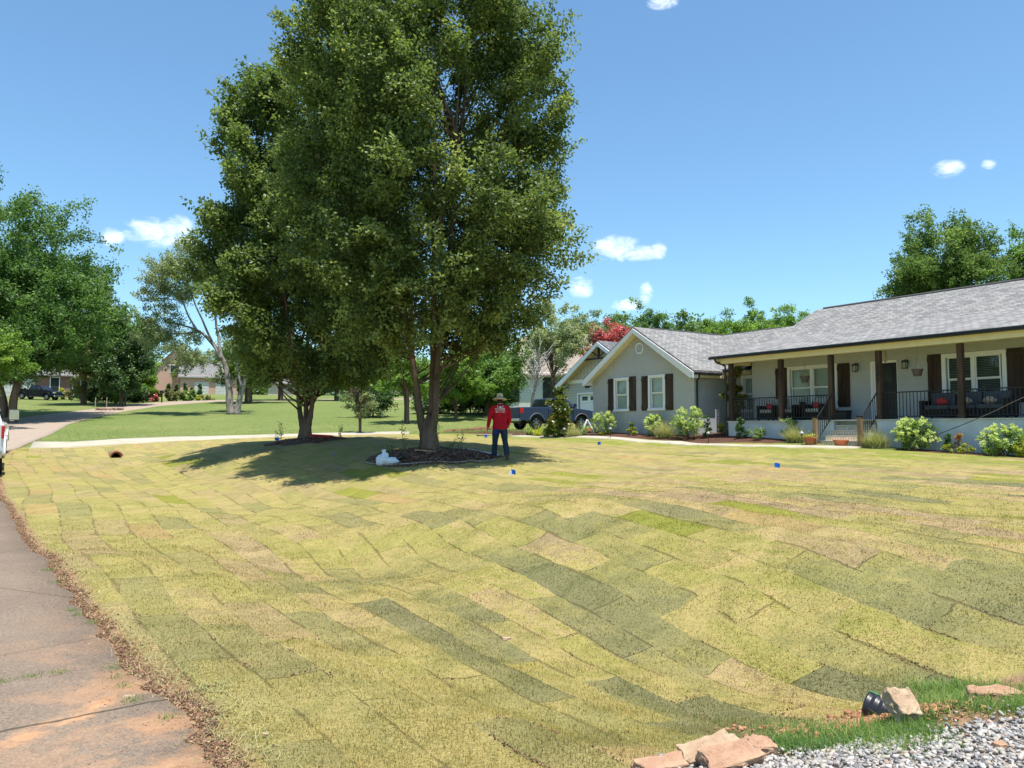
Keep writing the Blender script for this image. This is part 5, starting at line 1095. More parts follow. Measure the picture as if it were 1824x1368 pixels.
# water sprouts
def sprout(label, x, y, hgt, seed, nl=26):
    rr = random.Random(seed); z = h(x, y); t = thing('sprout', label, 'sprout', (x, y, z), 0, 'thin sprouts around the pear trunks'); f = MB(); pts = []
    for i in range(3):
        a = rr.uniform(0, 6.28); q = [(0.03 * math.cos(a), .03 * math.sin(a), 0), (.06 * math.cos(a), .06 * math.sin(a), hgt * .5), (.11 * math.cos(a), .1 * math.sin(a), hgt * rr.uniform(.7, 1))]; pts += limb(f, q, .006, .003, 4, .006, 5, rr)
    f.build('stem', BARK, t); r_ = np.random.default_rng(seed); k = r_.integers(0, len(pts), nl * 3); p = np.array([tuple(pts[i]) for i in k]) + r_.normal(0, .04, (nl * 3, 3)); p[:, 2] = np.abs(p[:, 2]) + .03
    link('leaves', leaves_mesh('leaves', p, .06, .035, r_.uniform(.2, .9, nl * 3), .2, .3, r_), L_PEAR, t)
for i, (dx, dy, hh_, lab) in enumerate([(-.95, -.3, .95, 'leafy sprout just left of the large pear trunk'), (.42, -.35, 1.15, 'bare tall sprout right of the large pear trunk'), (.9, -.2, .4, 'low sprout right of the large pear on the mulch'), (1.25, -.1, .65, 'thin curved sprout at the right of the large mulch ring'), (-1.6, -.1, .35, 'tiny sprout between the white bags and the large pear trunk')]):
    sprout(lab, bx + dx * .7, by + dy, hh_, 300 + i)
for i, (dx, dy, hh_, lab) in enumerate([(-.75, -.3, .8, 'sprout left of the smaller pear trunk'), (1.3, -.1, .5, 'sprout at the right edge of the smaller mulch ring'), (-1.1, .1, .45, 'low sprout at the left edge of the smaller mulch ring')]): sprout(lab, bx2 + dx, by2 + dy, hh_, 320 + i)
# white bags
bgx, bgy, bgz = lay(*at(690, 20.6)[:2]); bag = thing('plastic_bag', 'bunched white plastic bags at the left end of the large mulch ring', 'bag', (bgx, bgy, bgz)); bag.scale = (.88, .88, .88)
f = MB(); f.rock((-.13, 0, .15), .22, 1, 2, (1.0, .8, .85), .12); f.rock((.12, -.05, .13), .2, 2, 2, (1.45, .8, .62), .12); f.tube([(-.1, 0, .25), (-.08, .02, .38), (-.09, .02, .47)], [.11, .055, .075], 8); f.tube([(-.05, .0, .3), (.04, .02, .34)], [.06, .05], 8)
o = f.build('bag_body', mat('white_plastic', (.72, .77, .82), .4, .5, .05), bag, True); q = o.modifiers.new('remesh', 'REMESH'); q.mode = 'VOXEL'; q.voxel_size = .014; q = o.modifiers.new('smooth', 'SMOOTH'); q.iterations = 3
dt = bpy.data.textures.new('crinkle', 'CLOUDS'); dt.noise_scale = .07; q = o.modifiers.new('crinkle', 'DISPLACE'); q.texture = dt; q.strength = .03
f = MB(); f.tube([(.28, -.06, .14), (.36, -.05, .2), (.5, -.02, .3)], [.08, .06, .09], 8); f.build('black_spout', M_BLK, bag, True)
# culvert mouth under the drive
cx, cy = CULV; cz = h(cx, cy); cul = thing('culvert_pipe', 'dark round clay culvert mouth in the ditch before the concrete drive', 'culvert', (cx, cy, cz + .06), HROT)
f = MB(); n = 20; ro, ri = .23, .19
vs = [(ro * math.cos(a), .0, ro * math.sin(a)) for a in np.linspace(0, 2 * math.pi, n, endpoint=False)] + [(ri * math.cos(a), .0, ri * math.sin(a)) for a in np.linspace(0, 2 * math.pi, n, endpoint=False)]
vs += [(x, 2.0, z) for x, y, z in vs]
cul.rotation_euler = (0, 0, math.atan2(DN[1], DN[0]) + math.pi / 2)   # axis along the ditch
f.add(vs, [(i, (i + 1) % n, n + (i + 1) % n, n + i) for i in range(n)] + [(i, 2 * n + i, 2 * n + (i + 1) % n, (i + 1) % n) for i in range(n)] + [(n + i, n + (i + 1) % n, 3 * n + (i + 1) % n, 3 * n + i) for i in range(n)] + [tuple(3 * n + i for i in range(n))])
f.build('pipe', mat('clay_pipe', (.22, .12, .09), .9), cul, True)
f = MB(); f.tube([(.27 * math.cos(a), .0, .27 * math.sin(a)) for a in np.linspace(.1, math.pi - .1, 9)], [.04, .06, .05, .05, .06, .05, .06, .05, .04], 6); f.build('clay_collar', mat('red_clay', (.4, .2, .12), .95, .1, .2, 9, .8, 30), cul)

# survey flags
M_FLAG = mat('blue_flag', (.01, .13, .62), .6, .2, .03); M_FLW = mat('white_flag', (.8, .82, .85), .6); M_WIRE = mat('flag_wire', (.3, .3, .3), .5)
def flag(label, px, py, top, a=.5, white=False):
    x, y = hit(px, py); z = float(ground_z(np.array([x]), np.array([y]))[0]); t = thing('marker_flag', label, 'marker flag', (x, y, z), a, 'blue utility marker flags in the sod')
    hh_ = .3; f = MB(); f.tube([(0, 0, -.05), (.01, 0, hh_ * .5), (.0, 0, hh_)], .0025, 4); f.build('wire', M_WIRE, t)
    w_ = .13; f = MB(); g = [(0, 0, hh_), (w_ * .5, .018, hh_ - .0), (w_, -.01, hh_ - .02), (w_ * .95, .0, hh_ - .12), (w_ * .5, .02, hh_ - .105), (0, 0, hh_ - .1)]
    f.add(g + [(x_, y_ + .002, z_) for x_, y_, z_ in g], [(0, 1, 4, 5), (1, 2, 3, 4), (11, 10, 7, 6), (10, 9, 8, 7), (0, 6, 7, 1), (1, 7, 8, 2), (2, 8, 9, 3), (3, 9, 10, 4), (4, 10, 11, 5), (5, 11, 6, 0)]); f.build('pennant', M_FLAG, t)
    if white: f = MB(); f.add([(-.005, -.012, hh_ - .01), (-.05, -.02, hh_ - .12), (.03, -.02, hh_ - .13), (.03, -.012, hh_ - .03)], [(0, 1, 2, 3)]); f.build('white_side', M_FLW, t)
for q in [('blue marker flag before the mulch ring of the smaller pear', 490, 797, 0, .3, False), ('blue marker flag in the tree shade left of the white bags', 594, 827, 0, 1.9, False), ('blue and white marker flag on the sod in front of the man', 910, 862, 0, -.6, True),
          ('blue marker flag on the sod in front of the grey gable', 1070, 803, 0, 2.4, False), ('blue marker flag alone on the right part of the lawn', 1380, 848, 0, .2, False), ('blue marker flag between the large pear trunk and the man', 863, 790, 0, .8, False)]: flag(*q)

# path lights
for lab, px, T in [('black path light behind the man nearest the blue pickup', 1005, 22.5), ('black path light before the grey gable beside the first hydrangea', 1087, 22.6), ('black path light before the dark columnar shrub', 1261, 22.7), ('black path light left of the newel post by the steps', 1427, 23.0)]:
    x, y = P(px, T); z = h(x, y); t = thing('path_light', lab, 'path light', (x, y, z), 0, 'path lights along the front walk')
    f = MB(); f.tube([(0, 0, -.1), (0, 0, .42)], .013, 6); f.build('stake', M_BLK, t); f = MB(); f.lathe([(.09, .43), (.085, .45), (.03, .5), (.012, .52)], (0, 0, 0), 12); f.build('lamp_cap', mat('bronze_cap', (.32, .31, .3), .4, .5), t); f = MB(); f.lathe([(.03, .36), (.045, .429)], (0, 0, 0), 10); f.build('lamp_glass', M_GLASS, t)

# beds in front of the house
def sz(px, T, w_px): w_px *= 1.02; s_ = spx(px, T); Y = DN[1] * s_ + NN[1] * T; return w_px * Y / F
def bed(kind, lab, px, T, wpx, hpx, n, L, m, seed, **kw):
    x, y = P(px, T); w_, hh_ = sz(px, T, wpx), sz(px, T, hpx)
    if kind == 'g': return grass_clump('ornamental_grass', lab, x, y, w_, hh_, n, m, seed, **kw)
    return shrub(kw.pop('nm', 'garden_shrub'), lab, x, y, w_, hh_, n, L, m, seed, **kw)
hy = dict(nm='hydrangea', cat='hydrangea', flowers=L_FLO)
bed('s', 'pale flowering hydrangea left of the gable windows', 1075, 24.2, 44, 36, 1500, .06, L_HYD, 401, nfl=60, **hy)
bed('s', 'small golden groundcover shrub under the first hydrangea', 1068, 23.9, 34, 10, 700, .05, L_YEL, 402)
bed('s', 'round yellow green dwarf shrub between the gable windows', 1127, 24.3, 28, 14, 900, .045, L_YEL, 403)
bed('s', 'spiky dark tufted shrub behind the round dwarf shrub', 1127, 24.6, 14, 24, 250, .09, L_HYD, 404)
bed('s', 'flowering hydrangea behind the broad reed grass', 1166, 24.5, 36, 34, 1000, .06, L_HYD, 405, nfl=80, **hy)
bed('g', 'broad dry reed grass clump before the right gable window', 1183, 24.0, 70, 38, 900, .01, L_REED, 406)
bed('s', 'large pale hydrangea at the right corner of the grey gable', 1226, 24.2, 58, 50, 2200, .06, L_HYD, 407, nfl=80, **hy)
bed('s', 'dark narrow columnar shrub by the inner house corner', 1258, 24.4, 15, 42, 1300, .05, L_CON, 408)
bed('s', 'light green loose shrub beneath the climbing magnolia', 1286, 25.2, 26, 20, 500, .06, L_YEL, 409)
x, y = P(1306, 26.1); crown_tree('magnolia', 'tall slim magnolia with bronze leaves behind the left porch post', (x, y, h(x, y)), [(0, 0, .7, .35, .35, .5), (.05, 0, 1.5, .4, .4, .6), (0, 0, 2.2, .38, .38, .5), (.1, 0, 2.7, .22, .22, .3)], 3200, .14, L_MAG, trunk_r=.03, seed=410, cl=.16, cat='small tree', dens=.5)
bed('s', 'bright green pointed conifer at the left end of the porch wall', 1318, 24.3, 24, 42, 1700, .045, L_CON, 411, cone=True)
bed('s', 'rounded light green azalea at the porch wall', 1350, 24.2, 31, 25, 1000, .05, L_HYD, 412)
bed('s', 'fresh green shrub behind the reed grass left of the steps', 1406, 24.5, 34, 42, 1000, .06, L_WEED, 413)
bed('g', 'dry reed grass clump left of the porch steps', 1414, 24.1, 60, 38, 800, .01, L_REED, 414)
bed('g', 'wide dry reed grass clump right of the porch steps', 1556, 24.1, 90, 42, 1100, .01, L_REED, 415, tone=.4)
bed('s', 'broad flowering hydrangea right of the porch steps', 1628, 24.3, 74, 50, 3200, .06, L_HYD, 416, nfl=80, **hy)
bed('s', 'dark green twin pointed conifer before the porch wall', 1688, 24.4, 24, 32, 1200, .04, L_CON, 417, cone=True)
bed('s', 'low golden green groundcover shrub before the twin conifer', 1702, 24.1, 56, 18, 1300, .045, L_YEL, 418)
bed('s', 'rust orange seedling standing above the golden groundcover', 1706, 24.3, 18, 36, 160, .07, L_ORG, 419)
bed('s', 'wide pale green hydrangea near the right edge of the picture', 1786, 24.2, 76, 50, 3000, .06, L_HYD, 420, nfl=60, **hy)
bed('s', 'smaller shrub cut by the right edge of the picture', 1822, 24.0, 34, 34, 900, .05, L_YEL, 421)
# corner bed near the blue pickup
x, y = P(996, 22.9); crown_tree('magnolia', 'bronze leaved young magnolia standing before the blue pickup', (x, y, h(x, y)), [(0, 0, .5, .58, .55, .5), (0, 0, 1.1, .48, .45, .5), (0, 0, 1.7, .33, .33, .45), (0, 0, 2.15, .25, .25, .3)], 7500, .15, L_MAG, trunk_r=.04, seed=430, cl=.3, cat='small tree', dens=.3)
def spikes(lab, px, T, wpx, hpx, n, m, seed, width=.05, tone=.5, cat='lily'):
    x, y = P(px, T); return grass_clump('lily', lab, x, y, sz(px, T, wpx), sz(px, T, hpx), n, m, seed, None, cat, width, tone)
spikes('green strap-leaved lily at the rear wheel of the blue pickup', 943, 22.8, 24, 24, 60, L_WEED, 431); spikes('golden strap-leaved lily before the blue pickup', 958, 22.7, 26, 26, 70, L_YEL, 432, tone=.9); spikes('green strap-leaved lily left of the young magnolia', 973, 22.7, 22, 24, 60, L_WEED, 433)
spikes('tall green strap plant at the front wheel of the blue pickup', 1038, 23.6, 20, 34, 50, L_WEED, 434); bed('g', 'dry reed grass clump right of the young magnolia', 1022, 23.0, 60, 28, 700, .01, L_REED, 435)
# terracotta pots
M_TER = mat('terracotta', (.62, .2, .1), .8, .2, .12, 5)
for px, lab, pl in [(1441, 'round terracotta pot with wilted plant left of the steps', True), (1496, 'terracotta bowl standing right of the lowest step', False)]:
    T = 23.75 if pl else 23.65; x, y = P(px, T); z = h(x, y); t = thing('terracotta_pot', lab, 'flower pot', (x, y, z + .0), HROT, 'terracotta pots by the steps')
    f = MB(); rr_ = .2 if pl else .24; hh_ = .26 if pl else .24; f.lathe([(rr_ * .7, 0), (rr_ * .95, hh_ * .8), (rr_ * 1.06, hh_ * .82), (rr_ * 1.06, hh_), (rr_ * .93, hh_), (rr_ * .85, hh_ * .8), (.01, hh_ * .78)], (0, 0, 0), 18); f.build('pot', M_TER, t, bevel=.004)
    if pl:
        r_ = np.random.default_rng(6); p = np.stack([r_.normal(0, .11, 260), r_.normal(0, .11, 260), .26 + np.abs(r_.normal(0, .06, 260))], 1); link('plant', leaves_mesh('plant', p, .07, .03, r_.uniform(.2, 1, 260), .4, .2, r_), L_YEL, t)
        rt = np.stack([r_.normal(.0, .1, 40) + .06, r_.normal(-.12, .06, 40), np.full(40, .27)], 1); link('dry_leaves', blades_mesh('dry_leaves', rt, np.full(40, .22), np.full(40, .012), r_.uniform(.9, 1.2, 40), r_.uniform(.7, 1, 40), r_, 4, .9), L_REED, t)
# overhead cable to the right
cp = [(spx(1655, 24.5), 24.5, zpx(1655, 779, 24.5)), (spx(1725, 24.45), 24.45, zpx(1725, 752, 24.45)), (spx(1770, 24.42), 24.42, zpx(1770, 733, 24.42)), (spx(1824, 24.4), 24.4, zpx(1824, 708, 24.4)), (-8.2, 24.4, 3.35), (-6.2, 24.42, 4.5)]
f = MB(); cp = [(*st(cp[0][0] - .5, 24.5), h(*st(cp[0][0] - .5, 24.5)) + .25)] + [(*st(a, b_), c) for a, b_, c in cp]; limb(f, cp, .013, .013, 6, 0, 8); o = f.build('cable', mat('grey_cable', (.12, .11, .1), .6), None, True); tag(o, 'thin dark cable slanting up across the right part of the porch wall', 'cable')
# clay wall pieces and slabs by the drive, barricade
for q, (pa, pb, T, hh_, lab) in enumerate([(790, 880, 26.0, .14, 'long low course of salmon bricks at the edge of the drive left of the man'), (838, 905, 28.2, .12, 'second low course of salmon bricks behind the man')]):
    a = P(pa, T); b_ = P(pb, T); a, b_ = hit(pa, 769.5 - q * 4), hit(pb, 766.5 - q * 4); L = math.dist(a, b_); f = MB(); nb = int(L / .42)
    for i in range(nb):
        for j in range(2): f.box(i * .42 + (j * .2) % .42, i * .42 + .4 + (j * .2) % .42, -.1 + random.uniform(-.02, .02), .1, j * hh_ * .5, (j + 1) * hh_ * .5 - .004)
    o = f.build('brick_course', mat('salmon_block', (.6, .3, .18), .9, .1, .2, 3), None); o.location = (a[0], a[1], h(*a) + .03); o.rotation_euler = (0, -math.atan2(h(*b_) - h(*a), L), math.atan2(b_[1] - a[1], b_[0] - a[0])); tag(o, lab, 'brick course', 'low brick courses by the drive')
f = MB(); f.box(-.9, .9, -.3, .3, 0, .06); o = f.build('paving_slab', M_CONC, None, bevel=.01); x, y = hit(880, 776.5); o.location = (x, y, h(x, y) + .02); o.rotation_euler = (0, 0, .3); tag(o, 'pale paving slab on the grass just behind the man', 'paving slab')
x, y = P(1046, 23.9); t = thing('barricade', 'small white folding barricade at the front wheel of the blue pickup', 'barricade', (x, y, h(x, y)), .2)
for sg_ in (-1, 1): f = MB(); f.tube([(sg_ * .35, -.1, 0), (0, 0, .75)], .03, 4); f.tube([(sg_ * .35, .25, 0), (0, .05, .75)], .03, 4); f.build('leg', M_TRIM, t)
f = MB(); f.box(-.22, .22, -.07, -.04, .18, .32); f.build('board', mat('barricade_board', (.65, .25, .15), .7), t)

# ---------------------------------------------------------------- foreground: gravel, stones, weeds, drain
def zpts(x, y, dz=0): return np.stack([x, y, ground_z(x, y) + dz], 1)
strip('gravel_drive', GRAV[:7] + [(8, 6.5)], [(.5, 1.0), (1.2, .6), (1.6, 1.2), (2.2, 1.4), (2.8, 1.4), (3.5, 1.2), (4.2, .9), (8, -2)], mat('gravel_bed', (.4, .37, .33), .95, .1, .3, 30, 1, 60, col2=(.16, .13, .11)), .012, .6, 14, label='corner of a grey and white gravel drive at the lower right')
def grav_spots(r_, n):
    x = r_.uniform(.4, 6.5, n * 3); y = r_.uniform(1.8, 7, n * 3); k = (sdist(x, y, GRAV) + r_.normal(0, .09, n * 3) > .05) & (np.abs(x / np.maximum(y, .1)) < .75); x, y = x[k][:n], y[k][:n]; return zpts(x, y, .022)
def stones(name, label, spots, n, size, m, seed):
    r_ = np.random.default_rng(seed); bm = bmesh.new(); bmesh.ops.create_icosphere(bm, subdivisions=1, radius=1); bv = np.array([v.co[:] for v in bm.verts]); bf = np.array([[v.index for v in f.verts] for f in bm.faces]); bm.free()
    p = spots(r_, n); n = len(p); nv = len(bv); sc = size * r_.lognormal(0, .35, n)[:, None, None] * np.stack([r_.uniform(.7, 1.4, n), r_.uniform(.6, 1.1, n), r_.uniform(.45, .8, n)], 1)[:, None]
    b3 = bv[None] * (1 + r_.uniform(-.28, .28, (n, nv, 1))) * sc; a = r_.uniform(0, 6.28, n)[:, None]; c, s_ = np.cos(a), np.sin(a)
    V = np.stack([b3[..., 0] * c - b3[..., 1] * s_ + p[:, 0:1], b3[..., 0] * s_ + b3[..., 1] * c + p[:, 1:2], b3[..., 2] + p[:, 2:3]], -1).reshape(-1, 3)
    o = link(name, fast_mesh(name, V, (bf[None] + np.arange(n)[:, None, None] * nv).reshape(-1, 3), {'v': ('FACE', 'FLOAT', np.repeat(r_.uniform(0, 1, n), len(bf)))}), m); return tag(o, label=label, kind='stuff')
VG = vmat('gravel_stones', [(0, (.13, .13, .135)), (.3, (.27, .265, .26)), (.55, (.46, .44, .41)), (.75, (.4, .34, .26)), (.93, (.6, .58, .55)), (1, (.34, .15, .09))], .8)
chips('gravel', 'angular grey and white gravel stones at the lower right corner', grav_spots, 30000, .016, VG, 21, flat=.6); stones('gravel', 'rounder pale gravel stones mixed into the lower right corner', grav_spots, 6000, .008, VG, 25)
VD = vmat('dirt_clods', [(0, (.06, .03, .018)), (.5, (.17, .085, .045)), (.85, (.3, .16, .09)), (1, (.45, .32, .18))], .98)
REd = np.array(ROAD_RJ[3:96])
def edge_spots(lo, hi, sig, a0=0, a1=1):
    def f(r_, n):
        k = r_.integers(int(a0 * (len(REd) - 1)), int(a1 * (len(REd) - 1)), n); q = r_.uniform(0, 1, n)[:, None]; p = REd[k] * (1 - q) + REd[k + 1] * q; d = r_.uniform(lo, hi, n) + r_.normal(0, sig, n); p = p + np.stack([NN[0] * d, NN[1] * d], 1); return zpts(p[:, 0], p[:, 1], .008)
    return f
chips('dirt_clods', 'crumbled soil clods along the torn edge between street and sod', edge_spots(.03, .09, .03, 0, .92), 9000, .011, VD, 22, flat=.8)
chips('dirt_clods', 'fine clay crumbs spread over the edge of the street', edge_spots(-.35, .12, .12, 0, .6), 5000, .008, VD, 23, flat=.7)
def near_pipe(r_, n): c = np.array([pix(1560, 1285, 4.3)[:2]]); p = c + r_.normal(0, 1, (n, 2)) * [.26, .12]; return zpts(p[:, 0], p[:, 1], .012)
stones('clay_crumbs', 'orange clay crumbs heaped beside the black drain pipe', near_pipe, 1500, .012, vmat('orange_clay', [(0, (.26, .1, .05)), (1, (.5, .25, .13))], .98), 24)
# big stones
M_SAND = mat('sandstone', (.55, .42, .28), .95, .1, .14, 7, 1.0, 30, col2=(.34, .22, .14)); M_SANDO = mat('orange_sandstone', (.52, .34, .22), .95, .1, .14, 7, 1.0, 30, col2=(.36, .2, .13))
PITS = bpy.data.textures.new('pits', 'CLOUDS'); PITS.noise_scale = .035; PITS.noise_depth = 4
def block(label, px, py, L, W_, H_, rz, tilt, m, seed, dz=0.0, grp=None):
    x, y = hit(px, py, 2.0); rr = random.Random(seed); bm = bmesh.new(); bmesh.ops.create_cube(bm, size=1)
    bmesh.ops.subdivide_edges(bm, edges=bm.edges, cuts=6, use_grid_fill=True)
    for v in bm.verts:
        v.co.x *= L * (1 + .1 * math.sin(v.co.y * 5 + seed)); v.co.y *= W_ * (1 - .12 * v.co.z); v.co.z *= H_; v.co += Vector([rr.uniform(-1, 1) * .022 * min(L, W_, H_) * 2 for _ in range(3)])
    me = bpy.data.meshes.new('stone_block'); bm.to_mesh(me); bm.free(); o = link('stone_block', me, m); o.location = (x, y, h(x, y) + H_ * .4 + dz); o.rotation_euler = (tilt[0], tilt[1], rz)
    b = o.modifiers.new('bevel', 'BEVEL'); b.width = .008; b.segments = 2; b.limit_method = 'ANGLE'; q = o.modifiers.new('pits', 'DISPLACE'); q.texture = PITS; q.strength = .035 * min(1, L / .15); q.mid_level = .5; q.texture_coords = 'GLOBAL'; tag(o, label, 'stone', 'loose sandstone blocks'); return o
block('tan squared stone block leaning on the black drain pipe', 1608, 1296, .125, .165, .08, .2, (.62, .1), M_SAND, 1, .08)
block('long pinkish stone lying in the green weeds at the right', 1770, 1256, .27, .1, .09, .12, (.1, .03), M_SANDO, 2, .0)
block('long pale sandstone at the lower edge, leftmost of the bottom stones', 1262, 1356, .32, .12, .08, .5, (.3, -.08), M_SAND, 3, .01)
block('rough stone in the middle of the bottom stones', 1300, 1372, .26, .13, .09, .35, (.35, -.1), M_SANDO, 4, .0)
block('short reddish stone, rightmost of the bottom stones', 1352, 1350, .13, .1, .08, .2, (.2, .1), M_SANDO, 5, .01)
block('flat broken stone at the lower left of the bottom stones', 1180, 1374, .22, .12, .05, .3, (.1, -.05), M_SANDO, 6, .0)
block('small reddish stone lying on the gravel', 1782, 1340, .05, .04, .02, .3, (.1, 0), M_SANDO, 7, .02)
block('small pale pebble on the sod near the street edge', 472, 1322, .022, .018, .014, .3, (.3, .2), M_SAND, 8, .025)
block('flat pale stone on the street edge', 230, 1246, .06, .04, .012, .3, (0, 0), M_SAND, 9, .01)
block('little white pebble in the soil at the street edge', 143, 1062, .03, .025, .018, .8, (.2, .1), M_SAND, 10, .012)
block('small yellowish clod on the middle of the sod', 902, 1148, .07, .04, .02, .2, (0, 0), M_SAND, 11, .04)
# corrugated drain pipe
px_, py_ = pix(1546, 1268, 4.42)[:2]; pz_ = h(px_, py_); dp = thing('drain_pipe', 'black corrugated drain pipe end sticking out beside the tan block', 'pipe', (px_, py_, pz_ + .09), .0)
f = MB(); prof = []
for i in range(17): prof.append((.078 + (.008 if i % 4 < 2 else 0), -i * .011))
vs = []; n = 20
for r0, d in prof:
    for k in range(n): a = 2 * math.pi * k / n; vs.append((-.0 - d, r0 * math.cos(a), r0 * math.sin(a)))
m0 = len(prof); inner = [(-.0, .07 * math.cos(2 * math.pi * k / n), .07 * math.sin(2 * math.pi * k / n)) for k in range(n)]; inner2 = [(.17, y, z) for x, y, z in inner]
fs = [(i * n + k, i * n + (k + 1) % n, (i + 1) * n + (k + 1) % n, (i + 1) * n + k) for i in range(m0 - 1) for k in range(n)]; b0 = m0 * n
fs += [(k, b0 + k, b0 + (k + 1) % n, (k + 1) % n) for k in range(n)] + [(b0 + k, b0 + n + k, b0 + n + (k + 1) % n, b0 + (k + 1) % n) for k in range(n)] + [tuple(b0 + n + k for k in range(n))]
f.add(vs + inner + inner2, fs); o = f.build('pipe', mat('black_plastic', (.02, .02, .022), .35, .5), dp, True); dp.rotation_euler = (0, .16, R(-46))
f = MB(); f.box(0, .18, -.004, .004, .0865, .088); f.build('green_stripe', mat('green_stripe', (.05, .35, .1), .5), dp)

# blades of the sod near the camera: one mass nobody could count
def blade_mat():
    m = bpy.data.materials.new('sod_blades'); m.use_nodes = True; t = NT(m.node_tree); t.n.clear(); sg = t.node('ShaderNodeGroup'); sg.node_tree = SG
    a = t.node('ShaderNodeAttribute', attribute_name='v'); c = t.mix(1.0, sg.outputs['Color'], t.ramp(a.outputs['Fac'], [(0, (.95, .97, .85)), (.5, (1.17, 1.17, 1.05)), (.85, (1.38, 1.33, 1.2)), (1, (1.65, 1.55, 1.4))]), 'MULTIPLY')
    d = t.node('ShaderNodeBsdfDiffuse'); t.inp(d.inputs[0], c); tr = t.node('ShaderNodeBsdfTranslucent'); t.inp(tr.inputs[0], c); x = t.node('ShaderNodeMixShader'); x.inputs[0].default_value = .5
    t.l.new(d.outputs[0], x.inputs[1]); t.l.new(tr.outputs[0], x.inputs[2]); t.l.new(x.outputs[0], t.node('ShaderNodeOutputMaterial').inputs[0]); return m
r_ = np.random.default_rng(99); N = 760000
rr_ = np.exp(r_.uniform(math.log(3.2), math.log(26), N)); aa = r_.uniform(-R(37), R(37), N); x = rr_ * np.sin(aa); y = rr_ * np.cos(aa)
ms = sod_mask(x, y); row, col, fv, fu = sod_uv(x, y); seam = np.minimum(np.minimum(fv, 1 - fv) * .5, np.minimum(fu, 1 - fu) * 1.75)
bare = vnoise(x * 1.3, y * 1.3, 12); keep = (ms > .0) & (poly_dist(x, y, ROAD_R[:14], False) + r_.normal(0, .04, N) > .12) & ((seam > .03 * vnoise(x * 17, y * 17, 3)) | (bare < .58)) & (np.hypot(x - ax_, y - ay_) > 1.95) & (sdist(x, y, WEEDZ) < r_.normal(.0, .05, N)) & (vnoise(x * 2.3, y * 2.3, 13) > r_.uniform(-.6, .28, N)) & (r_.uniform(0, 1, N) < np.clip((23 - rr_) / 11, 0, 1))
x, y, rr_, seam = x[keep], y[keep], rr_[keep], seam[keep]; n = len(x); rt = zpts(x, y, -.004)
tall = .8 + .55 * vnoise(x * 3.1, y * 3.1, 15); keepn = None; Lg = .021 * r_.uniform(.5, 1.4, n) * tall * (1 + .01 * rr_) * np.clip((26 - rr_) / 12, .25, 1); wd = (.0026 + .0008 * rr_) * r_.uniform(.7, 1.4, n)
o = link('sod_grass', blades_mesh('sod_grass', rt, Lg, wd, np.clip(r_.normal(.85, .4, n), .1, 1.6), r_.normal(.5, .17, n) + .3 * (seam < .05) * r_.uniform(0, 1, n), r_, 1, .5), blade_mat()); tag(o, 'short mixed green and straw coloured blades of the new sod', kind='stuff')
# soil crumbs showing in the gaps between slabs
def seam_spots(r2, n):
    rr2 = np.exp(r2.uniform(math.log(3.2), math.log(24), n * 60)); a2 = r2.uniform(-R(36), R(36), n * 60); x2 = rr2 * np.sin(a2); y2 = rr2 * np.cos(a2)
    _, _, v2, u2 = sod_uv(x2, y2); sm = np.minimum(np.minimum(v2, 1 - v2) * .5, np.minimum(u2, 1 - u2) * 1.6)
    k2 = (sm < .03) & (vnoise(x2 * 1.3, y2 * 1.3, 12) > .6) & (vnoise(x2 * 4, y2 * 4, 19) > .5) & (sod_mask(x2, y2) > .1); return zpts(x2[k2][:n], y2[k2][:n], .006)
chips('soil_crumbs', 'brown soil crumbs and dead thatch in the gaps between sod slabs', seam_spots, 2400, .007, VD, 26, flat=.6)
# dead straw frayed along seams and the street edge
def straw(lab, sp, n, L, seed, m=L_REED):
    r2 = np.random.default_rng(seed); p = sp(r2, n); n = len(p); o = link('straw', blades_mesh('straw', p, L * r2.uniform(.4, 1.3, n), np.full(n, .004), r2.uniform(.6, 1.5, n), r2.normal(.55, .3, n), r2, 2, .7), m); tag(o, lab, kind='stuff'); return o
straw('pale dead roots and straw hanging over the edge of the sod by the street', edge_spots(.04, .32, .06, 0, 1), 9000, .06, 31)
# green tufts: edge of street and weeds by the gravel
def tuft(lab, pts, n, spread, L, seed, wdt=.006, m=L_WEED, tone=.5):
    r2 = np.random.default_rng(seed); c = np.array([pts[i] for i in r2.integers(0, len(pts), n)]); p = c + r2.normal(0, spread, (n, 2)); p = zpts(p[:, 0], p[:, 1], -.003)
    o = link('weeds', blades_mesh('weeds', p, L * r2.uniform(.4, 1.25, n), wdt * r2.uniform(.6, 1.3, n), r2.uniform(.2, 1.1, n), r2.normal(tone, .25, n), r2, 3, .8), m); tag(o, lab, kind='stuff')
tuft('small green weed tufts rooted in the edge of the street', [hit(*q) for q in [(95, 1040), (130, 1090), (137, 1098), (165, 1112), (200, 1195), (212, 1210), (220, 1228), (235, 1254), (300, 1285), (82, 1018), (12, 1218), (60, 1210), (105, 1202)]], 2600, .035, .045, 41)
wp = [hit(px, py) for px in range(1640, 1900, 14) for py in (1232, 1250, 1268)] + [hit(px, py) for px in range(1400, 1640, 14) for py in (1322, 1334, 1310)] + [hit(px, 1225) for px in range(1690, 1900, 16)]
wp = [p_ for p_ in wp if sdist(np.array([p_[0]]), np.array([p_[1]]), GRAV)[0] < .35]
tuft('lush green weeds between the gravel and the sod at the lower right', [q_ for i_, q_ in enumerate(wp) if vnoise(np.array([q_[0] * 3.3]), np.array([q_[1] * 3.3]), 5)[0] > .36], 8500, .09, .1, 42, .006)
tuft('trailing dark green weeds at the foot of the drain pipe', [hit(px, py) for px, py in [(1590, 1300), (1610, 1305), (1640, 1290), (1650, 1315), (1400, 1330), (1420, 1338), (1440, 1345), (1465, 1340), (1500, 1330)]], 2600, .05, .09, 43, .007, L_WEED, .2)
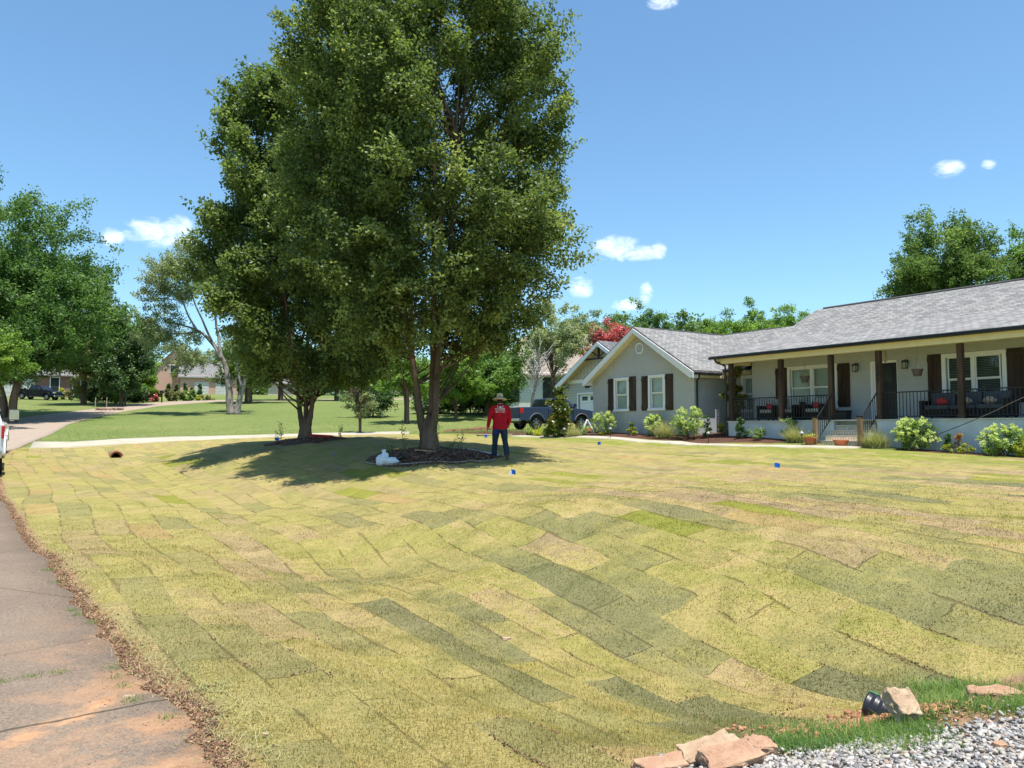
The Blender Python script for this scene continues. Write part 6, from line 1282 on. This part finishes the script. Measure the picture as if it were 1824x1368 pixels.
# neighbour lawn tufts give the green grass some body
N2 = 150000; rr_ = np.exp(r_.uniform(math.log(24), math.log(80), N2)); aa = r_.uniform(-R(36), R(3), N2); x = rr_ * np.sin(aa); y = rr_ * np.cos(aa); k = (sod_mask(x, y) < -.6) & ~in_poly(x, y, ROAD_R + ROAD_L[::-1]) & ~in_poly(x, y, DRV_N + DRV_F[::-1]) & (poly_dist(x, y, DRV_F, False) > .3); x, y, rr_ = x[k], y[k], rr_[k]; n = len(x)
o = link('lawn_grass', blades_mesh('lawn_grass', zpts(x, y, -.01), .07 * r_.uniform(.5, 1.3, n) * np.clip((80 - rr_) / 40, .2, 1), .0008 * rr_, np.clip(r_.normal(.5, .3, n), 0, 1.2), r_.normal(.45, .25, n), r_, 1, .5), leafmat('lawn_blades', [(0, (.09, .15, .03)), (.5, (.17, .24, .06)), (1, (.32, .34, .12))], .4, .1)); tag(o, 'green tufts of the neighbour lawn beyond the drive', kind='stuff')

# ---------------------------------------------------------------- vehicles
M_TYRE = mat('tyre_rubber', (.02, .02, .02), .85, .2, .1); M_RIM = mat('alloy_rim', (.35, .35, .36), .35, .5, .05, metal=.8); M_RED = mat('tail_light', (.5, .015, .02), .25, .5, .05); M_HEAD = mat('headlight', (.5, .52, .55), .15, .6, .05); M_CHR = mat('chrome', (.6, .6, .6), .2, .5, .03, metal=1.0); M_PLAS = mat('grey_plastic_trim', (.1, .1, .105), .7)
M_CARG = mat('tinted_glass', (.012, .014, .016), .05, .8, .1)
def arch_pts(cx, r0, z0, n=12):
    """points of a wheel arch from front to rear, bottom edge at z0, hub height .42"""
    zc = .42; a0 = math.asin((z0 - zc) / r0); return [(cx + r0 * math.cos(a), zc + r0 * math.sin(a)) for a in np.linspace(a0, math.pi - a0, n)]
def pickup(name, label, origin, rz, paint, sc=1.0, group=None, flare=None, big_mirror=False):
    t = thing(name, label, 'pickup truck', origin, rz, group); t.scale = (sc, sc, sc); W = .98; FX, RX = 4.72, 1.28
    f = MB(); pts = [(5.74, .52)] + arch_pts(FX, .54, .52) + [(2.16, .5), (2.16, 1.3), (4.4, 1.3), (5.35, 1.2), (5.72, 1.12), (5.82, .95), (5.82, .62)]
    f.prism(pts[::-1], 'y', -W, W); f.build('body', paint, t, bevel=.035, seg=3)
    # cab
    f = MB(); b_ = [(2.2, 1.3), (4.42, 1.3), (3.72, 1.9), (2.34, 1.9)]; yb, yt = .95, .76
    f.add([(b_[0][0], -yb, 1.302), (b_[1][0], -yb, 1.302), (b_[2][0], -yt, 1.9), (b_[3][0], -yt, 1.9), (b_[0][0], yb, 1.302), (b_[1][0], yb, 1.302), (b_[2][0], yt, 1.9), (b_[3][0], yt, 1.9)],
          [(0, 1, 2, 3), (5, 4, 7, 6), (3, 2, 6, 7), (1, 5, 6, 2), (4, 0, 3, 7), (0, 4, 5, 1)]); f.build('cab', paint, t, bevel=.04, seg=3)
    def side(u0, u1, v0, v1, sy, sk0=0, sk1=0):   # patch on the sloping cab side
        def pt(u, v): fy = yb + (yt - yb) * (v - 1.302) / .598; return (u, sy * (fy + .006), v)
        return [pt(u0 + sk0, v0), pt(u1 + sk1, v0), pt(u1 - (v1 - v0) * (1.17 if sk1 == -.001 else 0), v1), pt(u0, v1)]
    for sy in (-1, 1):
        for (a, b2, sk) in ((2.42, 3.2, 0), (3.28, 4.2, -.001)):
            f = MB(); q = side(a, b2, 1.34, 1.82, sy, 0, sk); q2 = [(x, y - sy * .012, z) for x, y, z in q]; f.add(q + q2, [(0, 1, 2, 3), (7, 6, 5, 4), (0, 4, 5, 1), (1, 5, 6, 2), (2, 6, 7, 3), (3, 7, 4, 0)]); f.build('side_window', M_CARG, t)
        for x in (2.6, 3.42): f = MB(); f.box(x, x + .18, sy * W - .02, sy * W + .03, 1.12, 1.16); f.build('door_handle', M_BLK, t)
        for x in (2.3, 3.24, 4.3): f = MB(); f.box(x, x + .012, sy * W - .004, sy * W + .003, .62, 1.27); f.build('door_gap', M_BLK, t)
        # bed side with arch
        f = MB(); pts = [(2.13, .52)] + arch_pts(RX, .54, .52) + [(.12, .56), (.1, 1.34), (2.13, 1.36)]; f.prism(pts[::-1], 'y', *sorted((sy * .84, sy * W))); f.build('bed_side', paint, t, bevel=.025, seg=2)
        # arches
        for cx in (FX, RX):
            f = MB(); ap_ = arch_pts(cx, .55, .5, 14); f.tube([(x, sy * (W + .01), z) for x, z in ap_], .045, 6); f.build('fender_flare', flare or paint, t, True)
        # mirrors
        f = MB(); f.tube([(4.12, sy * .93, 1.36), (4.1, sy * 1.1, 1.42)], .03, 6); f.box(4.0, 4.1, *sorted((sy * 1.08, sy * (1.36 if big_mirror else 1.28))), 1.36, 1.68 if big_mirror else 1.58); mi = f.build('mirror', M_BLK, t, bevel=.02)
        f = MB(); f.box(3.985, 3.997, *sorted((sy * 1.1, sy * (1.34 if big_mirror else 1.26))), 1.38, 1.66 if big_mirror else 1.56); f.build('mirror_glass', M_CHR, mi)
        f = MB(); f.box(.07, .3, sy * W - .06 if sy > 0 else -W - .008, sy * W + .008 if sy > 0 else -W + .06, .98, 1.3); f.build('tail_light', M_RED, t, bevel=.02)
        f = MB(); f.box(5.6, 5.835, *sorted((sy * .62, sy * (W + .004))), .9, 1.06); f.build('headlight', M_HEAD, t, bevel=.02)
        f = MB(); f.box(2.3, 4.1, *sorted((sy * (W - .12), sy * (W + .04))), .36, .42); f.build('side_step', M_PLAS, t, bevel=.01)
        for cx in (FX, RX):
            f = MB(); n = 26; y0, y1 = sorted((sy * .7, sy * .96)); pr = [(.27, 0), (.4, .0), (.42, .03), (.42, .23), (.4, .26), (.27, .26)]
            vs = [(cx + r0 * math.cos(6.2832 * k / n), y0 + d, .42 + r0 * math.sin(6.2832 * k / n)) for r0, d in pr for k in range(n)]; f.add(vs, [(i * n + k, i * n + (k + 1) % n, ((i + 1) % 6) * n + (k + 1) % n, ((i + 1) % 6) * n + k) for i in range(6) for k in range(n)])
            wh = f.build('wheel', M_TYRE, t, True); f = MB(); yo = sy * .9; vs = []
            for (r0, yy) in ((.265, sy * .95), (.25, sy * .9), (.08, sy * .93), (.0, sy * .93)): vs += [(cx + max(r0, .002) * math.cos(6.2832 * k / n), yy, .42 + max(r0, .002) * math.sin(6.2832 * k / n)) for k in range(n)]
            f.add(vs, [(i * n + k, i * n + (k + 1) % n, (i + 1) * n + (k + 1) % n, (i + 1) * n + k) for i in range(3) for k in range(n)]); f.build('rim', M_RIM, wh)
            f = MB()
            for k in range(6): a = k * 1.047; f.add([(cx + .1 * math.cos(a - .25), sy * .94, .42 + .1 * math.sin(a - .25)), (cx + .24 * math.cos(a - .2), sy * .925, .42 + .24 * math.sin(a - .2)), (cx + .24 * math.cos(a + .2), sy * .925, .42 + .24 * math.sin(a + .2)), (cx + .1 * math.cos(a + .25), sy * .94, .42 + .1 * math.sin(a + .25))], [(0, 1, 2, 3)])
            f.build('rim_opening', M_BLK, wh)
    f = MB(); f.box(.15, 2.12, -.838, .838, .6, .68); f.build('bed_floor', M_PLAS, t)
    f = MB(); f.box(.09, .16, -.836, .836, .69, 1.33); tg = f.build('tailgate', paint, t, bevel=.02); f = MB(); f.box(.07, .088, -.14, .14, 1.12, 1.2); f.build('tailgate_handle', M_BLK, tg)
    f = MB(); f.box(-.06, .16, -.95, .95, .5, .68); f.build('rear_bumper', M_CHR, t, bevel=.03); f = MB(); f.box(5.75, 5.95, -.96, .96, .46, .7); f.build('front_bumper', M_CHR, t, bevel=.04)
    f = MB(); f.box(5.79, 5.84, -.6, .6, .74, 1.08); f.build('grille', M_BLK, t, bevel=.015)
    f = MB(); f.add([(4.375, -.84, 1.35), (4.375, .84, 1.35), (3.775, .7, 1.86), (3.775, -.7, 1.86)], [(0, 1, 2, 3)]); o = f.build('windshield', M_CARG, t); o.location = (.012, 0, .012)
    f = MB(); f.add([(2.205, -.8, 1.4), (2.205, .8, 1.4), (2.31, .68, 1.83), (2.31, -.68, 1.83)], [(0, 1, 2, 3)]); o = f.build('rear_window', M_CARG, t); o.location = (-.012, 0, 0)
    f = MB(); f.box(.4, 5.4, -.5, .5, .4, .5); f.box(1.2, 1.36, -.7, .7, .36, .48); f.box(4.64, 4.8, -.7, .7, .36, .48); f.build('chassis', M_BLK, t)
    return t
def tilt(o, hx):
    """lay a thing along the slope under it; hx = heading"""
    x, y = o.location.x, o.location.y; c, s_ = math.cos(hx), math.sin(hx); L = 5.8 * o.scale[0]
    z0 = h(x + c * 1.28 * o.scale[0], y + s_ * 1.28 * o.scale[0]); z1 = h(x + c * 4.7 * o.scale[0], y + s_ * 4.7 * o.scale[0]); p_ = math.atan2(z1 - z0, 3.44 * o.scale[0]); o.rotation_euler = (0, -p_, hx); o.location.z = z0 - math.tan(p_) * 1.28 * o.scale[0] + .015
RB = math.atan2(NN[1], NN[0])
cx, cy = (925 - 912) / F * 45.5, 45.5
o = pickup('pickup_truck', 'blue pickup with flared arches parked before the gabled garage', (cx - .98 * math.sin(RB), cy + .98 * math.cos(RB), 0), RB, mat('blue_paint', (.028, .045, .09), .4, .4, .04, coat=.1), 1.0, None, M_PLAS); tilt(o, RB)
o = pickup('pickup_truck', 'black pickup parked across the drive of the red brick house', ((30 - 912) / F * 103, 103, 0), R(-4), mat('black_paint', (.004, .0045, .008), .45, .25, .04)); tilt(o, R(-4))
M_WHT = mat('white_paint', (.75, .75, .76), .3, .5, .02, coat=.5)
hd = math.atan2(.865, -.5); o = pickup('pickup_truck', 'white pickup with red tail lights parked on the street edge at far left', (-21.42, 30.3, 0), hd, M_WHT, 1.06, 'white pickups parked along the street', None); tilt(o, hd)
hd = math.atan2(.833, -.553); o = pickup('pickup_truck', 'nearest white pickup with big tow mirror, barely inside the left edge', (-16.1, 22.3, 0), hd, mat('bluish_white_paint', (.68, .72, .76), .3, .5, .02, coat=.5), 1.2, 'white pickups parked along the street', None, True); tilt(o, hd)

# ---------------------------------------------------------------- man in the red shirt
pxp, pyp = (890.5 - 912) / F * 21.3, 21.3; pzp = float(ground_z(np.array([pxp]), np.array([pyp]))[0])
man = thing('person', 'man seen from behind in a red long-sleeved shirt, jeans and straw hat', 'person', (pxp, pyp, pzp + .02), .1)
M_SKIN = mat('skin', (.34, .19, .13), .6, .3, .05); M_SHIRT = mat('red_shirt', (.42, .012, .025), .85, .1, .14, 9, .35, 14); M_JEAN = mat('dark_jeans', (.025, .045, .075), .85, .15, .2, 14, .4, 20); M_BOOT = mat('brown_boot', (.13, .07, .045), .8, .2, .2, 10); M_STRAW = mat('straw_hat', (.66, .52, .33), .85, .15, .12, 30, .5, 70); M_HAIR = mat('dark_hair', (.015, .012, .01), .8)
def fuse(o, vox, it=4, sub=False):
    q = o.modifiers.new('remesh', 'REMESH'); q.mode = 'VOXEL'; q.voxel_size = vox; q.use_smooth_shade = True
    q = o.modifiers.new('smooth', 'SMOOTH'); q.iterations = it; q.factor = .5
def ell(mb, c, r0, n=12, m_=8):
    vs = []; fs = []
    for i in range(m_ + 1):
        th = math.pi * i / m_
        for k in range(n): a = 6.2832 * k / n; vs.append((c[0] + r0[0] * max(math.sin(th), .02) * math.cos(a), c[1] + r0[1] * max(math.sin(th), .02) * math.sin(a), c[2] + r0[2] * math.cos(th)))
    for i in range(m_):
        for k in range(n): fs.append((i * n + k, i * n + (k + 1) % n, (i + 1) * n + (k + 1) % n, (i + 1) * n + k))
    fs += [tuple(range(n)), tuple(range(m_ * n, m_ * n + n))[::-1]]; mb.add(vs, fs)
HL, KL, AL = (-.1, 0, .84), (-.125, .09, .47), (-.15, .2, .09); HR_, KR, AR = (.1, 0, .84), (.145, .03, .47), (.19, -.1, .09)
SL, EL_, WL = (-.215, -.01, 1.4), (-.285, -.02, 1.12), (-.325, .05, .88); SR, ER, WR = (.215, -.01, 1.4), (.275, .0, 1.12), (.25, .14, .93)
f = MB(); ell(f, (0, .05, 1.6), (.078, .098, .118)); f.tube([(0, .0, 1.42), (0, .03, 1.54)], [.062, .056], 10); ell(f, (0, 0, 1.2), (.15, .1, .26)); ell(f, (0, 0, .92), (.15, .105, .14))
f.tube([(0, .145, 1.6), (0, .168, 1.575)], [.012, .018], 6); ell(f, (-.08, .05, 1.6), (.012, .02, .03), 8, 6); ell(f, (.08, .05, 1.6), (.012, .02, .03), 8, 6); ell(f, (0, .13, 1.53), (.03, .02, .012), 8, 6)
for a, b_, c in ((SL, EL_, WL), (SR, ER, WR)):
    f.tube([(0, 0, 1.4), a, tuple((Vector(a) + Vector(b_)) / 2), b_, tuple((Vector(b_) + Vector(c)) / 2), c], [.05, .052, .047, .04, .037, .027], 9)
    w_ = Vector(c); d = (w_ - Vector(b_)).normalized(); sgn = -1 if a[0] < 0 else 1; fw = Vector((0, 1, 0)); ob = d.cross(fw).normalized()
    f.tube([w_ - d * .01, w_ + d * .045, w_ + d * .09], [.026, .036, .034], 8)
    for k_, (o_, L_) in enumerate(((-.027, .06), (-.009, .07), (.009, .066), (.026, .052))):
        r0 = w_ + d * .085 + fw * o_; f.tube([r0, r0 + d * L_ * .5 + fw * .004, r0 + d * L_ * .85 - ob * sgn * .012, r0 + d * L_ - ob * sgn * .024], [.0095, .009, .008, .007], 6)
    r0 = w_ + d * .03 + fw * .028; f.tube([r0, r0 + fw * .022 + d * .025, r0 + fw * .026 + d * .055], [.012, .01, .008], 6)
for a, b_, c in ((HL, KL, AL), (HR_, KR, AR)): f.tube([a, tuple((Vector(a) + Vector(b_)) / 2), b_, tuple((Vector(b_) * .6 + Vector(c) * .4)), c], [.085, .078, .058, .056, .04], 10)
o = f.build('body', M_SKIN, man, True); fuse(o, .0075, 2)
f = MB(); f.lathe([(.205, .79), (.208, .86), (.2, 1.0), (.203, 1.15), (.218, 1.3), (.222, 1.37), (.185, 1.43), (.105, 1.475), (.075, 1.5)], (0, 0, 0), 22, 1, .66)
for a, b_, c in ((SL, EL_, WL), (SR, ER, WR)): f.tube([(a[0] * .6, a[1], 1.41), (a[0] * .93, a[1], 1.395), tuple((Vector(a) + Vector(b_)) / 2), b_, tuple((Vector(b_) + Vector(c)) / 2), tuple(Vector(c) + (Vector(c) - Vector(b_)) * .02)], [.07, .078, .07, .062, .056, .044], 12)
sh = f.build('shirt', M_SHIRT, man, True); fuse(sh, .014, 3)
dt = bpy.data.textures.new('folds', 'CLOUDS'); dt.noise_scale = .16; q = sh.modifiers.new('folds', 'DISPLACE'); q.texture = dt; q.strength = .028
f = MB(); f.lathe([(.17, .74), (.19, .8), (.19, .9)], (0, 0, 0), 20, 1, .7)
for a, b_, c in ((HL, KL, AL), (HR_, KR, AR)): f.tube([(a[0], a[1], .82), tuple((Vector(a) + Vector(b_)) / 2), b_, tuple((Vector(b_) + Vector(c)) / 2), (c[0], c[1], .07)], [.105, .1, .08, .078, .075], 12)
o = f.build('trousers', M_JEAN, man, True); fuse(o, .014, 3); q = o.modifiers.new('folds', 'DISPLACE'); q.texture = dt; q.strength = .02
for c, rz_ in ((AL, .25), (AR, -.15)):
    f = MB(); f.tube([(0, -.01, .13), (0, 0, .05)], [.055, .06], 10); ell(f, (0, .07, .035), (.05, .14, .04)); f.box(-.048, .048, -.07, .19, -.02, .01); o = f.build('boot', M_BOOT, man, True); fuse(o, .01, 2); o.location = (c[0], c[1] - .01, .0); o.rotation_euler = (0, 0, rz_)
f = MB(); f.lathe([(.213, -.04), (.217, -.034), (.17, .0), (.1, .018), (.094, .03), (.092, .09), (.078, .135), (.05, .15), (.01, .142)], (0, 0, 0), 28, 1, 1.08); hat = f.build('hat', M_STRAW, man, True); hat.location = (0, .045, 1.655); hat.rotation_euler = (-.1, .03, 0)
sub = hat.modifiers.new('sub', 'SUBSURF'); sub.levels = 1; sub.render_levels = 1
f = MB(); f.tube([(.0955 * math.cos(a), .103 * math.sin(a), .032) for a in np.linspace(0, 6.2832, 25)], .007, 6, False); f.build('hat_band', mat('hat_band', (.2, .13, .08)), hat)
f = MB(); f.box(-.024, .024, -.112, -.106, .045, .09); pt_ = f.build('hat_patch', M_BLK, hat); f = MB()
for q in ((-.014, -.006, .06, .078), (-.004, .004, .062, .07), (.006, .014, .06, .078), (-.014, .014, .053, .057)): f.box(q[0], q[1], -.1155, -.1125, q[2], q[3])
f.build('patch_mark', M_TRIM, pt_)
f = MB(); ell(f, (0, .03, 1.585), (.082, .085, .085)); f.build('hair', M_HAIR, man, True)
# printing on the back of the shirt: emblem and lettering rows
M_PRINT = mat('white_print', (.9, .84, .85), .8)
f = MB(); rr = random.Random(8); yb = -.3
def bar(x0, x1, z0, z1):
    n = max(1, int((x1 - x0) / .012))
    for i in range(n): a = x0 + (x1 - x0) * i / n; b_ = x0 + (x1 - x0) * (i + 1) / n; f.add([(a, yb, z0), (b_, yb, z0), (b_, yb, z1), (a, yb, z1)], [(0, 1, 2, 3)])
def letters(x0, x1, z0, z1, w_, gap, skip=()):
    x = x0; i = 0
    while x + w_ <= x1 + 1e-6:
        if i not in skip:
            bar(x, x + w_ * .3, z0, z1); k = rr.random()
            if k < .7: bar(x + w_ * .7, x + w_, z0 if k < .5 else (z0 + z1) / 2, z1)
            if k > .2: bar(x + w_ * .3, x + w_ * .7, z1 - (z1 - z0) * .22, z1)
            if k > .35: bar(x + w_ * .3, x + w_ * .7, z0, z0 + (z1 - z0) * .22)
        x += w_ + gap; i += 1
letters(-.14, .14, 1.345, 1.375, .022, .005); letters(-.125, .13, 1.318, 1.332, .012, .004); bar(-.135, -.07, 1.29, 1.297); bar(.01, .14, 1.297, 1.304); letters(-.05, .0, 1.288, 1.3, .01, .004)
letters(-.12, .125, 1.255, 1.278, .014, .006, (3, 7))
for sg_ in (-1, 1):
    for i in range(6): a = .3 + i * .38; x0 = sg_ * (.03 + .042 * math.sin(a)); bar(min(x0, x0 + sg_ * .014), max(x0, x0 + sg_ * .014), 1.385 + i * .012, 1.397 + i * .012)
bar(-.022, .026, 1.388, 1.425); bar(-.012, .018, 1.425, 1.442); bar(-.03, -.012, 1.4, 1.41)
pr = f.build('shirt_print', M_PRINT, sh); q = pr.modifiers.new('wrap', 'SHRINKWRAP'); q.target = sh; q.wrap_method = 'PROJECT'; q.use_project_y = True; q.use_project_x = q.use_project_z = False; q.use_positive_direction = True; q.use_negative_direction = False; q.offset = .006
f = MB(); f.tube([(-.13, -.12, .79), (-.12, -.15, .7), (-.09, -.135, .66)], [.03, .035, .012], 7); f.build('blue_cloth', mat('blue_cloth', (.02, .03, .3), .8), man, True)

# ---------------------------------------------------------------- far street furniture
def mailbox(lab, px, Y):
    b = at(px, Y); t = thing('mailbox', lab, 'mailbox', b, .2, 'black mailboxes up the street'); f = MB(); f.box(-.07, .07, -.07, .07, -.1, 1.1); f.build('post', M_BLK, t); f = MB(); f.prism([(-.18, 1.12), (.18, 1.12), (.18, 1.35), (.1, 1.44), (-.1, 1.44), (-.18, 1.35)], 'y', -.4, .4); f.build('box', M_BLK, t)
mailbox('black mailbox beside the coral flowered crape myrtle', 289, 93); mailbox('black mailbox right of the dark straight-trunked tree', 224, 84)
for px, Y, hh_, lab in [(171, 74, 1.3, 'thin pale stake left of the stone ring up the street'), (191, 77, 1.2, 'thin pale stake just above the stone ring')]:
    b = at(px, Y); f = MB(); f.tube([(0, 0, -.1), (.01, 0, hh_)], .03, 5); o = f.build('stake', mat('pale_stake', (.55, .5, .4)), None); o.location = b; tag(o, lab, 'stake', 'survey stakes up the street')
b = at(197, 75.5); f = MB()
for i in range(16): a = i * .393; f.rock((1.1 * math.cos(a), .8 * math.sin(a), .1), .22, i, 1, (1, 1, .7))
o = f.build('stone_ring', mat('brown_stone', (.3, .2, .15), .9), None); o.location = b; tag(o, 'low ring of brown stones at the edge of the far lawn', 'stone ring')
def fs(lab, px, Y, wpx, hpx, n, L, m, seed, cone=False, nm='garden_shrub', g=None):
    b = at(px, Y); k_ = Y / F; shrub(nm, lab, b[0], b[1], wpx * k_, hpx * k_, n, L, m, seed, cone=cone, group=g)
fs('golden shrub at the front of the black pickup', 113, 106, 14, 18, 500, .3, L_YEL, 501); fs('wide rounded brown green shrub right of the black pickup', 130, 105, 26, 18, 900, .3, L_OLIVE, 502); fs('low clipped green shrub right of the brown green one', 150, 104, 22, 12, 700, .28, L_HYD, 503)
fs('dark shrub mass left of the straight-trunked tree', 180, 95, 70, 44, 3500, .35, L_DEEP, 504); fs('bright round shrub at the foot of the straight-trunked tree', 208, 88, 18, 22, 800, .25, L_LIGHT, 505); fs('dark green shrub mass between tree and crape myrtle', 238, 92, 42, 36, 2200, .32, L_DEEP, 506)
fs('pink flowering bush beside the mailbox', 275, 95, 14, 14, 500, .22, L_RED, 507); fs('red flowering bush under the coral crape myrtle', 262, 96, 12, 22, 350, .22, L_RED, 510)
fs('broad olive shrub mound right of the mailbox', 308, 101, 38, 20, 1300, .28, L_OLIVE, 508); fs('broad green shrub mound before the salmon brick house', 334, 103, 34, 19, 1200, .28, L_HYD, 509); fs('pale grassy shrub mound by the far road bend', 366, 106, 36, 10, 900, .28, L_REED, 511); fs('small yellow shrub by the far road bend', 352, 105, 14, 8, 300, .2, L_YEL, 512)
for i, (px, hp) in enumerate([(300, 24), (315, 20), (329, 24), (343, 22), (357, 26)]): fs(['first', 'second', 'third', 'fourth', 'fifth'][i] + ' from the left of the pointed evergreens along the salmon brick wall', px, 128, 11, hp, 500, .3, L_CON, 520 + i, True, 'arborvitae', 'pointed evergreens before the salmon brick house')
